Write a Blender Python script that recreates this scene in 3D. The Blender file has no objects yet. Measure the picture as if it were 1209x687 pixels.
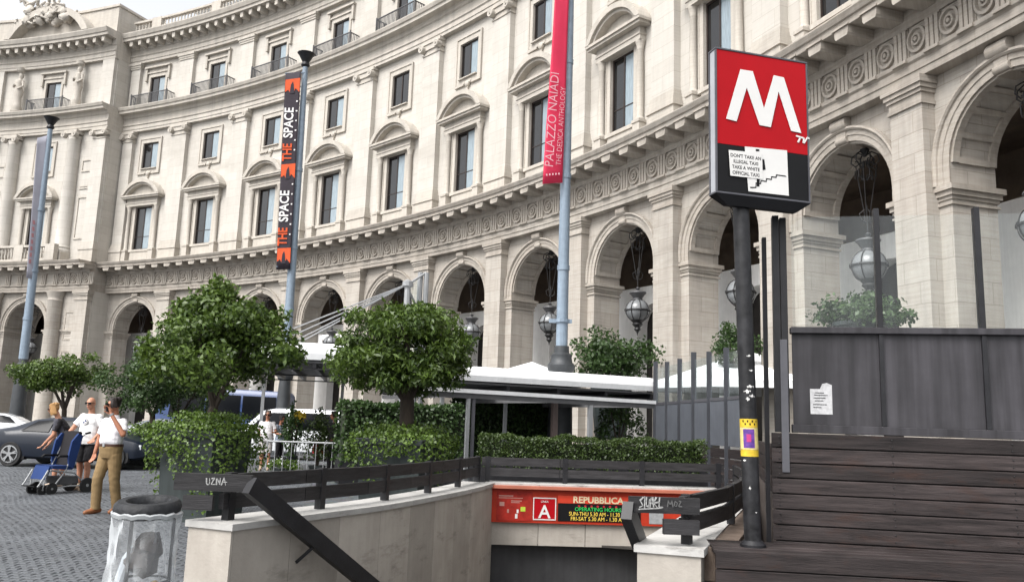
import bpy, bmesh, math, random
import numpy as np
from mathutils import Vector, Matrix
from math import sin, cos, pi, radians, sqrt, atan2, hypot

rng = random.Random(7)
SC = bpy.context.scene
COL = SC.collection

# ------------------------------------------------------------------ camera, world, sun, exposure
EYE = 1.5
PITCH, ROLL, FPX = 0.16233650200199867, 0.033059129796093725, 980.0
def cam_axes():
    cp, sp, cr, sr = cos(PITCH), sin(PITCH), cos(ROLL), sin(ROLL)
    fw = Vector((0, cp, sp)); up0 = Vector((0, -sp, cp)); r0 = Vector((1, 0, 0))
    return r0*cr + up0*sr, -r0*sr + up0*cr, fw
_rt, _up, _fw = cam_axes()
cd = bpy.data.cameras.new('camera'); cam = bpy.data.objects.new('camera', cd); COL.objects.link(cam)
m = Matrix.Identity(4)
for i in range(3):
    m[i][0] = _rt[i]; m[i][1] = _up[i]; m[i][2] = -_fw[i]
m[2][3] = EYE
cam.matrix_world = m
cd.sensor_width = 36; cd.lens = 36*FPX/1209; cd.clip_start = 0.1; cd.clip_end = 3000
SC.camera = cam

SUN_EL, SUN_AZ = radians(52), radians(222)      # azimuth clockwise from +Y: high, behind the camera's left shoulder
w = bpy.data.worlds.new('World'); SC.world = w; w.use_nodes = True
nt = w.node_tree; bg = nt.nodes['Background']
sky = nt.nodes.new('ShaderNodeTexSky'); sky.sky_type = 'NISHITA'; sky.sun_disc = False
sky.sun_elevation = SUN_EL; sky.sun_rotation = SUN_AZ
sky.air_density = 1.0; sky.dust_density = 4.0; sky.ozone_density = 1.0
hs = nt.nodes.new('ShaderNodeHueSaturation'); hs.inputs['Saturation'].default_value = 0.14
nt.links.new(sky.outputs[0], hs.inputs['Color']); nt.links.new(hs.outputs[0], bg.inputs['Color'])
bg.inputs['Strength'].default_value = 0.15
sd = bpy.data.lights.new('sun', 'SUN'); sd.energy = 1.35; sd.angle = radians(34); sd.color = (1, .965, .92)
sun = bpy.data.objects.new('sun', sd); COL.objects.link(sun)
sdir = Vector((sin(SUN_AZ)*cos(SUN_EL), cos(SUN_AZ)*cos(SUN_EL), sin(SUN_EL)))
sun.rotation_euler = (-sdir).to_track_quat('-Z', 'Y').to_euler()
sun.location = (0, 0, 60)
SC.view_settings.view_transform = 'Standard'; SC.view_settings.look = 'None'
SC.view_settings.exposure = 1.18; SC.view_settings.gamma = 1.0
try: SC.view_settings.use_curve_mapping = False
except Exception: pass

def at(px, py, Y):
    """world point on the sight line of photograph pixel (px,py) at forward distance Y"""
    d = _fw + _rt*((px-604.5)/FPX) - _up*((py-343.5)/FPX)
    d = d/d.y
    return Vector((d.x*Y, Y, d.z*Y+EYE))

# ------------------------------------------------------------------ materials
def srgb(r, g, b):
    f = lambda c: ((c/255+.055)/1.055)**2.4 if c > 10 else c/255/12.92
    return (f(r), f(g), f(b), 1)
def N(nt, t, **kw):
    n = nt.nodes.new(t)
    for k, v in kw.items():
        if k in n.inputs: n.inputs[k].default_value = v
        else: setattr(n, k, v)
    return n
EXPK = .73
def tone(c, name=''):
    k = 1.0 if name in ('portico_plaster', 'window_glass_curtain_glare', 'white_shopfront') else (EXPK if max(c[:3]) < .6 else .5*(1+EXPK))
    return tuple(q*k for q in c[:3])
def mat(name, col, rough=.7, metal=0, var=.12, vscale=3., bump=.0, bscale=40., stretch=(1, 1, 1), col2=None, spec=.4, coat=0, emit=None, streak=0, bdist=.01, coords='Object'):
    """principled material whose colour wanders between col*(1-var) and col*(1+var) (or col2), with fine relief"""
    mt = bpy.data.materials.new(name); mt.use_nodes = True
    t = mt.node_tree; p = t.nodes['Principled BSDF']
    col = tone(col, name); col2 = tone(col2, name) if col2 else None
    p.inputs['Roughness'].default_value = rough; p.inputs['Metallic'].default_value = metal
    p.inputs['Specular IOR Level'].default_value = spec
    if coat: p.inputs['Coat Weight'].default_value = coat; p.inputs['Coat Roughness'].default_value = .08
    tc = N(t, 'ShaderNodeTexCoord'); mp = N(t, 'ShaderNodeMapping'); mp.inputs['Scale'].default_value = stretch
    t.links.new(tc.outputs[coords], mp.inputs[0])
    n1 = N(t, 'ShaderNodeTexNoise', Scale=vscale, Detail=6., Roughness=.6); t.links.new(mp.outputs[0], n1.inputs['Vector'])
    rp = N(t, 'ShaderNodeValToRGB'); rp.color_ramp.elements[0].position = .3; rp.color_ramp.elements[1].position = .7
    a = tuple(c*(1-var) for c in col); b = col2[:3] if col2 else tuple(min(1, c*(1+var)) for c in col)
    rp.color_ramp.elements[0].color = (*a, 1); rp.color_ramp.elements[1].color = (*b, 1)
    t.links.new(n1.outputs['Fac'], rp.inputs[0])
    out = rp.outputs[0]
    if streak:
        m2 = N(t, 'ShaderNodeMapping'); m2.inputs['Scale'].default_value = (9, 9, .5); t.links.new(tc.outputs['Object'], m2.inputs[0])
        n3 = N(t, 'ShaderNodeTexNoise', Scale=1.3, Detail=5.); t.links.new(m2.outputs[0], n3.inputs['Vector'])
        r3 = N(t, 'ShaderNodeValToRGB'); r3.color_ramp.elements[0].position = .38; r3.color_ramp.elements[1].position = .62
        r3.color_ramp.elements[0].color = (1-streak, 1-streak, 1-streak, 1)
        t.links.new(n3.outputs['Fac'], r3.inputs[0])
        mx = N(t, 'ShaderNodeMix', data_type='RGBA', blend_type='MULTIPLY'); mx.inputs[0].default_value = 1
        t.links.new(out, mx.inputs[6]); t.links.new(r3.outputs[0], mx.inputs[7]); out = mx.outputs[2]
    t.links.new(out, p.inputs['Base Color'])
    if bump:
        n2 = N(t, 'ShaderNodeTexNoise', Scale=bscale, Detail=4.); t.links.new(mp.outputs[0], n2.inputs['Vector'])
        bp = N(t, 'ShaderNodeBump', Strength=bump, Distance=bdist); t.links.new(n2.outputs['Fac'], bp.inputs['Height'])
        t.links.new(bp.outputs[0], p.inputs['Normal'])
    if emit:
        p.inputs['Emission Color'].default_value = (*emit[:3], 1); p.inputs['Emission Strength'].default_value = emit[3]
    return mt
def facade_stone(name, c1, c2, mortar, course=.62, vein=.10, joint=.5, stain=.35):
    mt = bpy.data.materials.new(name); mt.use_nodes = True
    t = mt.node_tree; p = t.nodes['Principled BSDF']; p.inputs['Roughness'].default_value = .8; p.inputs['Specular IOR Level'].default_value = .25
    uv = N(t, 'ShaderNodeUVMap')
    br = N(t, 'ShaderNodeTexBrick', Scale=1.0); br.offset = .5
    br.inputs['Brick Width'].default_value = course*2.1; br.inputs['Row Height'].default_value = course
    br.inputs['Mortar Size'].default_value = .012; br.inputs['Mortar Smooth'].default_value = .4
    br.inputs['Color1'].default_value = (*[q*EXPK for q in c1], 1); br.inputs['Color2'].default_value = (*[q*EXPK for q in c2], 1); br.inputs['Mortar'].default_value = (*[q*EXPK for q in mortar], 1)
    br.inputs['Bias'].default_value = -.1
    t.links.new(uv.outputs[0], br.inputs['Vector'])
    # travertine veins
    mp = N(t, 'ShaderNodeMapping'); mp.inputs['Scale'].default_value = (.7, 9, 1); t.links.new(uv.outputs[0], mp.inputs[0])
    nv = N(t, 'ShaderNodeTexNoise', Scale=1.6, Detail=7., Roughness=.65); t.links.new(mp.outputs[0], nv.inputs['Vector'])
    rv = N(t, 'ShaderNodeValToRGB'); rv.color_ramp.elements[0].position = .32; rv.color_ramp.elements[1].position = .6
    rv.color_ramp.elements[0].color = (1-vein*2.4, 1-vein*2.7, 1-vein*3, 1)
    t.links.new(nv.outputs['Fac'], rv.inputs[0])
    m1 = N(t, 'ShaderNodeMix', data_type='RGBA', blend_type='MULTIPLY'); m1.inputs[0].default_value = 1
    t.links.new(br.outputs['Color'], m1.inputs[6]); t.links.new(rv.outputs[0], m1.inputs[7])
    # run-off stains and grime
    mp2 = N(t, 'ShaderNodeMapping'); mp2.inputs['Scale'].default_value = (2.2, .28, 1); t.links.new(uv.outputs[0], mp2.inputs[0])
    ns = N(t, 'ShaderNodeTexNoise', Scale=1.0, Detail=8., Roughness=.7); t.links.new(mp2.outputs[0], ns.inputs['Vector'])
    rs = N(t, 'ShaderNodeValToRGB'); rs.color_ramp.elements[0].position = .36; rs.color_ramp.elements[1].position = .58
    rs.color_ramp.elements[0].color = (1-stain, 1-stain*.98, 1-stain*.95, 1)
    t.links.new(ns.outputs['Fac'], rs.inputs[0])
    m2 = N(t, 'ShaderNodeMix', data_type='RGBA', blend_type='MULTIPLY'); m2.inputs[0].default_value = .8
    t.links.new(m1.outputs[2], m2.inputs[6]); t.links.new(rs.outputs[0], m2.inputs[7])
    t.links.new(m2.outputs[2], p.inputs['Base Color'])
    b1 = N(t, 'ShaderNodeBump', Strength=joint, Distance=.02); t.links.new(br.outputs['Fac'], b1.inputs['Height']); b1.invert = True
    b2 = N(t, 'ShaderNodeBump', Strength=.35, Distance=.012); t.links.new(nv.outputs['Fac'], b2.inputs['Height']); t.links.new(b1.outputs[0], b2.inputs['Normal'])
    t.links.new(b2.outputs[0], p.inputs['Normal'])
    return mt
def glass(name, tint=(.9, .95, .95), op=.12, rough=.02, dirt=0.15):
    mt = bpy.data.materials.new(name); mt.use_nodes = True
    t = mt.node_tree; t.nodes.remove(t.nodes['Principled BSDF']); out = t.nodes['Material Output']
    tr = N(t, 'ShaderNodeBsdfTransparent'); tr.inputs[0].default_value = (*tint, 1)
    gl = N(t, 'ShaderNodeBsdfGlossy', Roughness=rough); gl.inputs[0].default_value = (.95, .97, 1, 1)
    df = N(t, 'ShaderNodeBsdfDiffuse'); df.inputs[0].default_value = (.5, .55, .55, 1)
    lw = N(t, 'ShaderNodeLayerWeight', Blend=.5); pw = N(t, 'ShaderNodeMath', operation='POWER'); pw.inputs[1].default_value = 4.0; t.links.new(lw.outputs['Facing'], pw.inputs[0])
    fr = N(t, 'ShaderNodeMapRange'); fr.inputs[3].default_value = .02; fr.inputs[4].default_value = .45; t.links.new(pw.outputs[0], fr.inputs[0])
    mx = N(t, 'ShaderNodeMixShader'); t.links.new(fr.outputs[0], mx.inputs[0]); t.links.new(tr.outputs[0], mx.inputs[1]); t.links.new(gl.outputs[0], mx.inputs[2])
    tc = N(t, 'ShaderNodeTexCoord'); mp = N(t, 'ShaderNodeMapping'); mp.inputs['Scale'].default_value = (3, 3, .6); t.links.new(tc.outputs['Object'], mp.inputs[0])
    no = N(t, 'ShaderNodeTexNoise', Scale=2., Detail=5.); t.links.new(mp.outputs[0], no.inputs['Vector'])
    mr = N(t, 'ShaderNodeMapRange'); mr.inputs[1].default_value = .4; mr.inputs[2].default_value = .8; mr.inputs[3].default_value = op; mr.inputs[4].default_value = op+dirt
    t.links.new(no.outputs['Fac'], mr.inputs[0])
    m2 = N(t, 'ShaderNodeMixShader'); t.links.new(mr.outputs[0], m2.inputs[0]); t.links.new(mx.outputs[0], m2.inputs[1]); t.links.new(df.outputs[0], m2.inputs[2])
    t.links.new(m2.outputs[0], out.inputs[0])
    return mt
def leaf_mat(name, c1, c2, scale=6.):
    c1 = tuple(q*EXPK for q in c1); c2 = tuple(q*EXPK for q in c2)
    mt = bpy.data.materials.new(name); mt.use_nodes = True
    t = mt.node_tree; p = t.nodes['Principled BSDF']; out = t.nodes['Material Output']
    tc = N(t, 'ShaderNodeTexCoord')
    n1 = N(t, 'ShaderNodeTexNoise', Scale=scale, Detail=3.); t.links.new(tc.outputs['Object'], n1.inputs['Vector'])
    n0 = N(t, 'ShaderNodeTexNoise', Scale=scale*9, Detail=1.); t.links.new(tc.outputs['Object'], n0.inputs['Vector'])
    ad = N(t, 'ShaderNodeMix', data_type='FLOAT'); ad.inputs[0].default_value = .55
    t.links.new(n1.outputs['Fac'], ad.inputs[2]); t.links.new(n0.outputs['Fac'], ad.inputs[3])
    rp = N(t, 'ShaderNodeValToRGB'); rp.color_ramp.elements[0].position = .36; rp.color_ramp.elements[1].position = .66
    rp.color_ramp.elements[0].color = (*c1, 1); rp.color_ramp.elements[1].color = (*c2, 1)
    t.links.new(ad.outputs[0], rp.inputs[0]); t.links.new(rp.outputs[0], p.inputs['Base Color'])
    p.inputs['Roughness'].default_value = .45; p.inputs['Specular IOR Level'].default_value = .45
    tl = N(t, 'ShaderNodeBsdfTranslucent'); t.links.new(rp.outputs[0], tl.inputs[0])
    mx = N(t, 'ShaderNodeMixShader'); mx.inputs[0].default_value = .28
    t.links.new(p.outputs[0], mx.inputs[1]); t.links.new(tl.outputs[0], mx.inputs[2]); t.links.new(mx.outputs[0], out.inputs[0])
    return mt

M = {}
M['stone_low'] = facade_stone('travertine_weathered', (.53, .485, .43), (.58, .54, .485), (.41, .37, .32), .55, .06, .18, .20)
M['stone_up'] = facade_stone('travertine_pale', (.62, .585, .53), (.67, .635, .58), (.52, .48, .42), .62, .025, .18, .11)
M['trim_up'] = facade_stone('travertine_trim', (.61, .565, .50), (.65, .605, .54), (.56, .51, .45), 3.0, .05, .15, .24)
M['trim_low'] = facade_stone('travertine_trim_weathered', (.53, .48, .42), (.575, .53, .47), (.47, .42, .36), 3.0, .085, .15, .28)
M['win_dark'] = mat('window_glass', (.010, .010, .011), .08, var=.3, spec=.6)
M['win_curtain_glare'] = mat('window_glass_curtain_glare', (.21, .26, .29), .12, var=.3, vscale=6, spec=.7, stretch=(4, 4, .3))  # pale curtain tone with bright pane reflections put into the colour
M['win_frame'] = mat('dark_window_wood', (.032, .02, .016), .5, var=.3)
M['iron'] = mat('wrought_iron', (.022, .021, .022), .5, var=.3, vscale=20, bump=.2)
M['iron_grey'] = mat('grey_iron', (.10, .10, .105), .5, var=.2)
M['lamp_glass'] = mat('lantern_milk_glass', (.24, .25, .26), .25, var=.15, spec=.5)
M['white_panel'] = mat('white_shopfront', (.90, .89, .87), .6, var=.05, streak=.06)
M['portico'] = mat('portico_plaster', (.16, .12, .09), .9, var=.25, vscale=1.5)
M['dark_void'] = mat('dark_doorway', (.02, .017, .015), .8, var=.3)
M['pole_paint'] = mat('blue_grey_pole_paint', (.26, .33, .41), .45, var=.12, vscale=6, streak=.18, bump=.1)
M['pedestal'] = mat('cast_iron_pedestal', (.045, .05, .055), .5, var=.25, bump=.2)
M['sheet'] = mat('rubbed_dark_steel_sheet', (.058, .055, .062), .5, var=.25, vscale=2.0, streak=.45, bump=.08, bscale=12, spec=.3)
M['steel_dark'] = mat('dark_painted_steel', (.018, .018, .021), .45, spec=.3, var=.3, vscale=7, bump=.12)
M['wood'] = mat('weathered_dark_wood', (.026, .0195, .0195), .6, spec=.25, var=.42, vscale=2.2, stretch=(1, 1, 16), bump=.5, bscale=14, col2=(.066, .052, .051), bdist=.006)
M['wood_dark'] = mat('black_stained_wood', (.022, .021, .0225), .55, spec=.3, var=.35, vscale=3, stretch=(1, 1, 9), bump=.3, bscale=14, col2=(.045, .043, .046))
M['wood_brown'] = mat('worn_brown_plank', (.16, .11, .08), .8, var=.4, vscale=4, bump=.4, col2=(.26, .20, .16))
M['parapet'] = mat('parapet_travertine', (.485, .44, .385), .8, var=.10, vscale=2.2, streak=.07, bump=.3, bscale=30, col2=(.57, .525, .465))
M['coping'] = mat('pale_coping_stone', (.50, .49, .47), .75, var=.16, vscale=4, bump=.25, bscale=40)
M['cobble'] = mat('basalt_cobble', (.10, .107, .118), .55, var=.25, vscale=1.7, bump=.3, bscale=60, col2=(.15, .16, .173), spec=.25)
M['leaf_a'] = leaf_mat('orange_tree_leaves', (.024, .056, .010), (.165, .255, .040), 2.4)
M['leaf_b'] = leaf_mat('dark_laurel_leaves', (.020, .046, .014), (.090, .165, .042), 4)
M['leaf_ivy'] = leaf_mat('ivy_leaves', (.038, .080, .014), (.20, .32, .045), 5)
M['leaf_hedge'] = leaf_mat('box_hedge_leaves', (.022, .045, .010), (.085, .135, .025), 7)
M['bark'] = mat('bark', (.055, .042, .032), .9, var=.4, vscale=8, stretch=(1, 1, .3), bump=.8, bscale=30)
M['planter'] = mat('dark_green_planter', (.040, .052, .052), .6, var=.25, vscale=3, streak=.3, bump=.1)
M['canvas'] = mat('white_canvas', (.80, .81, .82), .75, var=.05, vscale=2, streak=.05)
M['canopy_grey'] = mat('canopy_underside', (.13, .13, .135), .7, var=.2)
M['alu'] = mat('pale_aluminium_post', (.36, .37, .38), .4, var=.1, metal=.2)
M['screen_panel'] = mat('grey_screen_panel', (.12, .13, .15), .45, var=.12, streak=.12)
M['glass'] = glass('screen_glass', (.97, .985, .98), .008, .02, .03)
M['glass_far'] = glass('far_screen_glass', (.94, .97, .97), .03, .02, .05)
M['red'] = mat('metro_red', (.46, .004, .010), .45, var=.06, spec=.15)
M['black'] = mat('sign_black', (.007, .007, .008), .5, var=.2, spec=.2)
M['white'] = mat('sign_white', (.70, .69, .67), .5, var=.05)
M['sign_frame'] = mat('sign_frame_metal', (.12, .12, .135), .45, metal=.3, var=.15)
M['sign_base'] = mat('sign_tray', (.012, .012, .014), .6, var=.2, spec=.2)
M['rubber'] = mat('tyre_rubber', (.020, .020, .021), .75, var=.3, bump=.3)
def plain(name, r, g, b, rough=.6, **k): M[name] = mat(name, srgb(r, g, b), rough, **k); return M[name]

def per_object_tone(m_, lo, hi):
    t = m_.node_tree; p = t.nodes['Principled BSDF']; src = p.inputs['Base Color'].links[0].from_socket
    oi = N(t, 'ShaderNodeObjectInfo'); mr = N(t, 'ShaderNodeMapRange'); mr.inputs[3].default_value = lo; mr.inputs[4].default_value = hi
    t.links.new(oi.outputs['Random'], mr.inputs[0]); mx = N(t, 'ShaderNodeMix', data_type='RGBA', blend_type='MULTIPLY'); mx.inputs[0].default_value = 1
    t.links.new(src, mx.inputs[6]); t.links.new(mr.outputs[0], mx.inputs[7]); t.links.new(mx.outputs[2], p.inputs['Base Color'])
def rust_patches(m_, col, scale, lo, hi):
    t = m_.node_tree; p = t.nodes['Principled BSDF']; src = p.inputs['Base Color'].links[0].from_socket
    tc = N(t, 'ShaderNodeTexCoord'); mp = N(t, 'ShaderNodeMapping'); mp.inputs['Scale'].default_value = (1, 1, 3); t.links.new(tc.outputs['Object'], mp.inputs[0])
    no = N(t, 'ShaderNodeTexNoise', Scale=scale, Detail=7., Roughness=.7); t.links.new(mp.outputs[0], no.inputs['Vector']); mr = N(t, 'ShaderNodeMapRange'); mr.inputs[1].default_value = lo; mr.inputs[2].default_value = hi
    t.links.new(no.outputs['Fac'], mr.inputs[0]); mx = N(t, 'ShaderNodeMix', data_type='RGBA'); mx.inputs[7].default_value = (*col, 1)
    t.links.new(mr.outputs[0], mx.inputs[0]); t.links.new(src, mx.inputs[6]); t.links.new(mx.outputs[2], p.inputs['Base Color'])
per_object_tone(M['wood'], .55, 1.3); per_object_tone(M['wood_dark'], .75, 1.3); per_object_tone(M['parapet'], .86, 1.08); per_object_tone(M['coping'], .88, 1.08); per_object_tone(M['sheet'], .8, 1.15)
rust_patches(M['wood'], (.040, .019, .013), 1.6, .55, .80); rust_patches(M['wood'], (.008, .007, .007), 2.3, .60, .72)
rust_patches(M['coping'], (.12, .11, .10), 3.0, .56, .75); rust_patches(M['parapet'], (.15, .135, .115), 1.3, .56, .78); rust_patches(M['canvas'], (.48, .48, .47), .35, .55, .95)
for k_ in ('stone_low', 'stone_up', 'trim_low', 'trim_up'): rust_patches(M[k_], (.21, .19, .165) if 'low' in k_ else (.32, .295, .26), .10 if 'stone' in k_ else .35, .54, .80)

# ------------------------------------------------------------------ mesh builder
class MB:
    def __init__(s): s.v = []; s.f = []; s.uv = []; s.mi = []; s.cur = 0
    def add(s, vs, fs, uvs=None):
        b = len(s.v); s.v += [tuple(x) for x in vs]
        s.uv += list(uvs) if uvs else [(x[0]+x[1], x[2]) for x in vs]
        for f in fs: s.f.append(tuple(i+b for i in f)); s.mi.append(s.cur)
    def box(s, x0, x1, y0, y1, z0, z1, mx=None):
        vs = [(x, y, z) for z in (z0, z1) for x, y in ((x0, y0), (x1, y0), (x1, y1), (x0, y1))]
        if mx is not None: vs = [tuple(mx @ Vector(q)) for q in vs]
        s.add(vs, [(0, 3, 2, 1), (4, 5, 6, 7), (0, 1, 5, 4), (1, 2, 6, 5), (2, 3, 7, 6), (3, 0, 4, 7)])
    def bevbox(s, x0, x1, y0, y1, z0, z1, b=.01, mx=None):
        """box with chamfered vertical and top edges"""
        def ring(i, z): return [(x0+i, y0, z), (x1-i, y0, z), (x1, y0+i, z), (x1, y1-i, z), (x1-i, y1, z), (x0+i, y1, z), (x0, y1-i, z), (x0, y0+i, z)]
        r0 = ring(b, z0); r1 = ring(b, z1-b)
        r2 = [(x0+2*b, y0+b, z1), (x1-2*b, y0+b, z1), (x1-b, y0+2*b, z1), (x1-b, y1-2*b, z1), (x1-2*b, y1-b, z1), (x0+2*b, y1-b, z1), (x0+b, y1-2*b, z1), (x0+b, y0+2*b, z1)]
        vs = r0+r1+r2
        if mx is not None: vs = [tuple(mx @ Vector(q)) for q in vs]
        fs = []
        for k in range(8):
            j = (k+1) % 8; fs += [(k, j, 8+j, 8+k), (8+k, 8+j, 16+j, 16+k)]
        fs += [tuple(range(16, 24)), tuple(range(7, -1, -1))]
        s.add(vs, fs)
    def prism(s, poly, y0, y1, mx=None):
        """polygon in x,z extruded along y"""
        n = len(poly); vs = [(x, y0, z) for x, z in poly]+[(x, y1, z) for x, z in poly]
        if mx is not None: vs = [tuple(mx @ Vector(q)) for q in vs]
        s.add(vs, [tuple(range(n)), tuple(range(2*n-1, n-1, -1))]+[(i, i+n, (i+1) % n+n, (i+1) % n) for i in range(n)])
    def poly3(s, pts): s.add(pts, [tuple(range(len(pts)))])
    def bar(s, a, b, w, h, up=(0, 0, 1)):
        """rectangular bar from a to b, w wide sideways and h tall, top centre line on a-b"""
        a = Vector(a); b = Vector(b); d = (b-a).normalized(); x = d.cross(Vector(up)).normalized(); z = x.cross(d)
        vs = []
        for p in (a, b):
            for i, j in ((-.5, -1), (.5, -1), (.5, 0), (-.5, 0)): vs.append(p + x*(w*i) + z*(h*j))
        s.add(vs, [(0, 3, 2, 1), (4, 5, 6, 7), (0, 1, 5, 4), (1, 2, 6, 5), (2, 3, 7, 6), (3, 0, 4, 7)])
    def tube(s, pts, r, n=8, cap=True):
        pts = [Vector(p) for p in pts]; k = len(pts); rs = r if isinstance(r, (list, tuple)) else [r]*k
        vs = []; ref = None
        for i, p in enumerate(pts):
            d = (pts[min(i+1, k-1)]-pts[max(i-1, 0)]).normalized()
            if ref is None: ref = d.orthogonal().normalized()
            ref = (ref - d*ref.dot(d)); ref = ref.normalized() if ref.length > 1e-5 else d.orthogonal().normalized()
            q = d.cross(ref)
            for j in range(n): a = 2*pi*j/n; vs.append(p + (ref*cos(a)+q*sin(a))*rs[i])
        fs = [(i*n+j, i*n+(j+1) % n, (i+1)*n+(j+1) % n, (i+1)*n+j) for i in range(k-1) for j in range(n)]
        if cap: fs += [tuple(range(n-1, -1, -1)), tuple(range((k-1)*n, k*n))]
        s.add(vs, fs)
    def lathe(s, prof, c=(0, 0, 0), n=16, axis='z', mx=None):
        vs = []; k = len(prof)
        for r, z in prof:
            for j in range(n):
                a = 2*pi*j/n
                q = (r*cos(a), r*sin(a), z) if axis == 'z' else ((r*cos(a), z, r*sin(a)) if axis == 'y' else (z, r*cos(a), r*sin(a)))
                q = Vector(q)+Vector(c)
                vs.append(tuple(mx @ q) if mx is not None else tuple(q))
        fs = [(i*n+j, i*n+(j+1) % n, (i+1)*n+(j+1) % n, (i+1)*n+j) for i in range(k-1) for j in range(n)]
        fs += [tuple(range(n-1, -1, -1)), tuple(range((k-1)*n, k*n))]
        s.add(vs, fs)
    def mesh(s, name, mats, smooth=False, origin=None, fix=True):
        me = bpy.data.meshes.new(name)
        v = s.v if origin is None else [(a-origin[0], b-origin[1], c-origin[2]) for a, b, c in s.v]
        me.from_pydata(v, [], s.f)
        ms = mats if isinstance(mats, (list, tuple)) else [mats]
        for q in ms: me.materials.append(q)
        if len(ms) > 1: me.polygons.foreach_set('material_index', s.mi)
        ul = me.uv_layers.new(name='UVMap')
        li = np.empty(len(me.loops), dtype=np.int32); me.loops.foreach_get('vertex_index', li)
        ul.data.foreach_set('uv', np.array(s.uv, dtype=np.float32)[li].ravel())
        if fix:
            bm = bmesh.new(); bm.from_mesh(me); bmesh.ops.recalc_face_normals(bm, faces=bm.faces); bm.to_mesh(me); bm.free()
        if smooth:
            me.polygons.foreach_set('use_smooth', [True]*len(me.polygons))
            try: me.set_sharp_from_angle(angle=radians(40))
            except Exception: pass
        me.update(); return me

ORG = {}   # world origin of every object built in world coordinates
def props(o, label=None, cat=None, group=None, kind=None):
    if label: o['label'] = label
    if cat: o['category'] = cat
    if group: o['group'] = group
    if kind: o['kind'] = kind
    return o
def thing(name, loc, label, cat, group=None, rotz=0):
    o = bpy.data.objects.new(name, None); COL.objects.link(o); o.empty_display_size = .2
    o.location = loc; o.rotation_euler = (0, 0, rotz); ORG[o.name] = Vector(loc)
    return props(o, label, cat, group)
def obj(name, mb, mats, parent=None, local=False, smooth=False, fix=True, **kw):
    """one mesh object; vertices are in world coordinates unless local (then relative to the parent)"""
    if isinstance(mb, bpy.types.Mesh): me = mb; org = Vector((0, 0, 0)); o = bpy.data.objects.new(name, me)
    elif parent is not None:
        org = Vector((0, 0, 0)) if local else ORG[parent.name]
        o = bpy.data.objects.new(name, mb.mesh(name, mats, smooth, org, fix))
    else:
        a = np.array(mb.v); lo = a.min(0); hi = a.max(0); org = Vector(((lo[0]+hi[0])/2, (lo[1]+hi[1])/2, lo[2]))
        o = bpy.data.objects.new(name, mb.mesh(name, mats, smooth, org, fix)); o.location = org
    COL.objects.link(o)
    if parent is not None: o.parent = parent
    ORG[o.name] = org
    return props(o, **kw)
def place(name, me, parent, mx):
    """a part sharing mesh me, at world matrix mx, under a parent whose only transform is its location"""
    o = bpy.data.objects.new(name, me); COL.objects.link(o); o.parent = parent
    o.matrix_basis = Matrix.Translation(-ORG[parent.name]) @ mx
    ORG[o.name] = Vector((0, 0, 0))
    return o
def copy_tree(o, loc=None, rotz=None, label=None, parent=None):
    c = o.copy(); COL.objects.link(c)
    if parent is not None: c.parent = parent
    if loc is not None: c.location = loc
    if rotz is not None: c.rotation_euler = (0, 0, rotz)
    if label: c['label'] = label
    for ch in list(o.children): copy_tree(ch, parent=c)
    return c
def frame(o, x, up):
    x = Vector(x).normalized(); up = Vector(up).normalized(); n = x.cross(up); m = Matrix.Identity(4)
    for i in range(3): m[i][0] = x[i]; m[i][1] = up[i]; m[i][2] = n[i]; m[i][3] = o[i]
    return m
def text_mesh(s, size, m_, ext=.002, align='LEFT', name='lettering', bold=0, space=1.0, sx=1.0):
    c = bpy.data.curves.new(name, 'FONT'); c.body = s; c.size = size; c.extrude = ext; c.align_x = align
    c.resolution_u = 3; c.offset = bold; c.space_character = space; c.space_line = .95
    o = bpy.data.objects.new('tmp', c); COL.objects.link(o)
    dg = bpy.context.evaluated_depsgraph_get(); dg.update()
    me = bpy.data.meshes.new_from_object(o.evaluated_get(dg)); me.name = name
    bpy.data.objects.remove(o); bpy.data.curves.remove(c)
    me.materials.clear(); me.materials.append(m_)
    if sx != 1: me.transform(Matrix.Diagonal((sx, 1, 1, 1)))
    return me
def text(name, s, size, m_, mx, parent, **k):
    me = text_mesh(s, size, m_, name=name, **k)
    o = bpy.data.objects.new(name, me); COL.objects.link(o); o.parent = parent
    o.matrix_basis = Matrix.Translation(-ORG[parent.name]) @ mx; ORG[o.name] = Vector((0, 0, 0))
    return o
# ------------------------------------------------------------------ the curved palace
CX = (-3.78405453700201, 21.846778395115102, -6.773749458703709, -1.005217470537123, 0.44896022574931793)
CY = (43.85811088656648, -24.21097074267161, -3.5687355305839024, 1.5825461815551463, 0.11765433132177873)
def curve(u):
    t = (u-26)/26
    x = sum(c*t**k for k, c in enumerate(CX)); y = sum(c*t**k for k, c in enumerate(CY))
    dx = sum(k*c*t**(k-1) for k, c in enumerate(CX) if k); dy = sum(k*c*t**(k-1) for k, c in enumerate(CY) if k)
    l = hypot(dx, dy); return x, y, dx/l, dy/l, l/26
def P(u, o, z):
    x, y, dx, dy, _ = curve(u)
    return (x-dy*o, y+dx*o, z+EYE)
def du(u): return curve(u)[4]                 # metres per unit of u (five units make a bay)
def LF(u, o, z, sx=1.0):
    """local frame on the facade: x to the right, y into the building, z up"""
    x, y, dx, dy, _ = curve(u); m = Matrix.Identity(4); p = P(u, o, z)
    m[0][0] = dx*sx; m[1][0] = dy*sx; m[0][1] = -dy; m[1][1] = dx
    for i in range(3): m[i][3] = p[i]
    return m
def UV(u, o, z): return (u*1.22+o, z)
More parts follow.
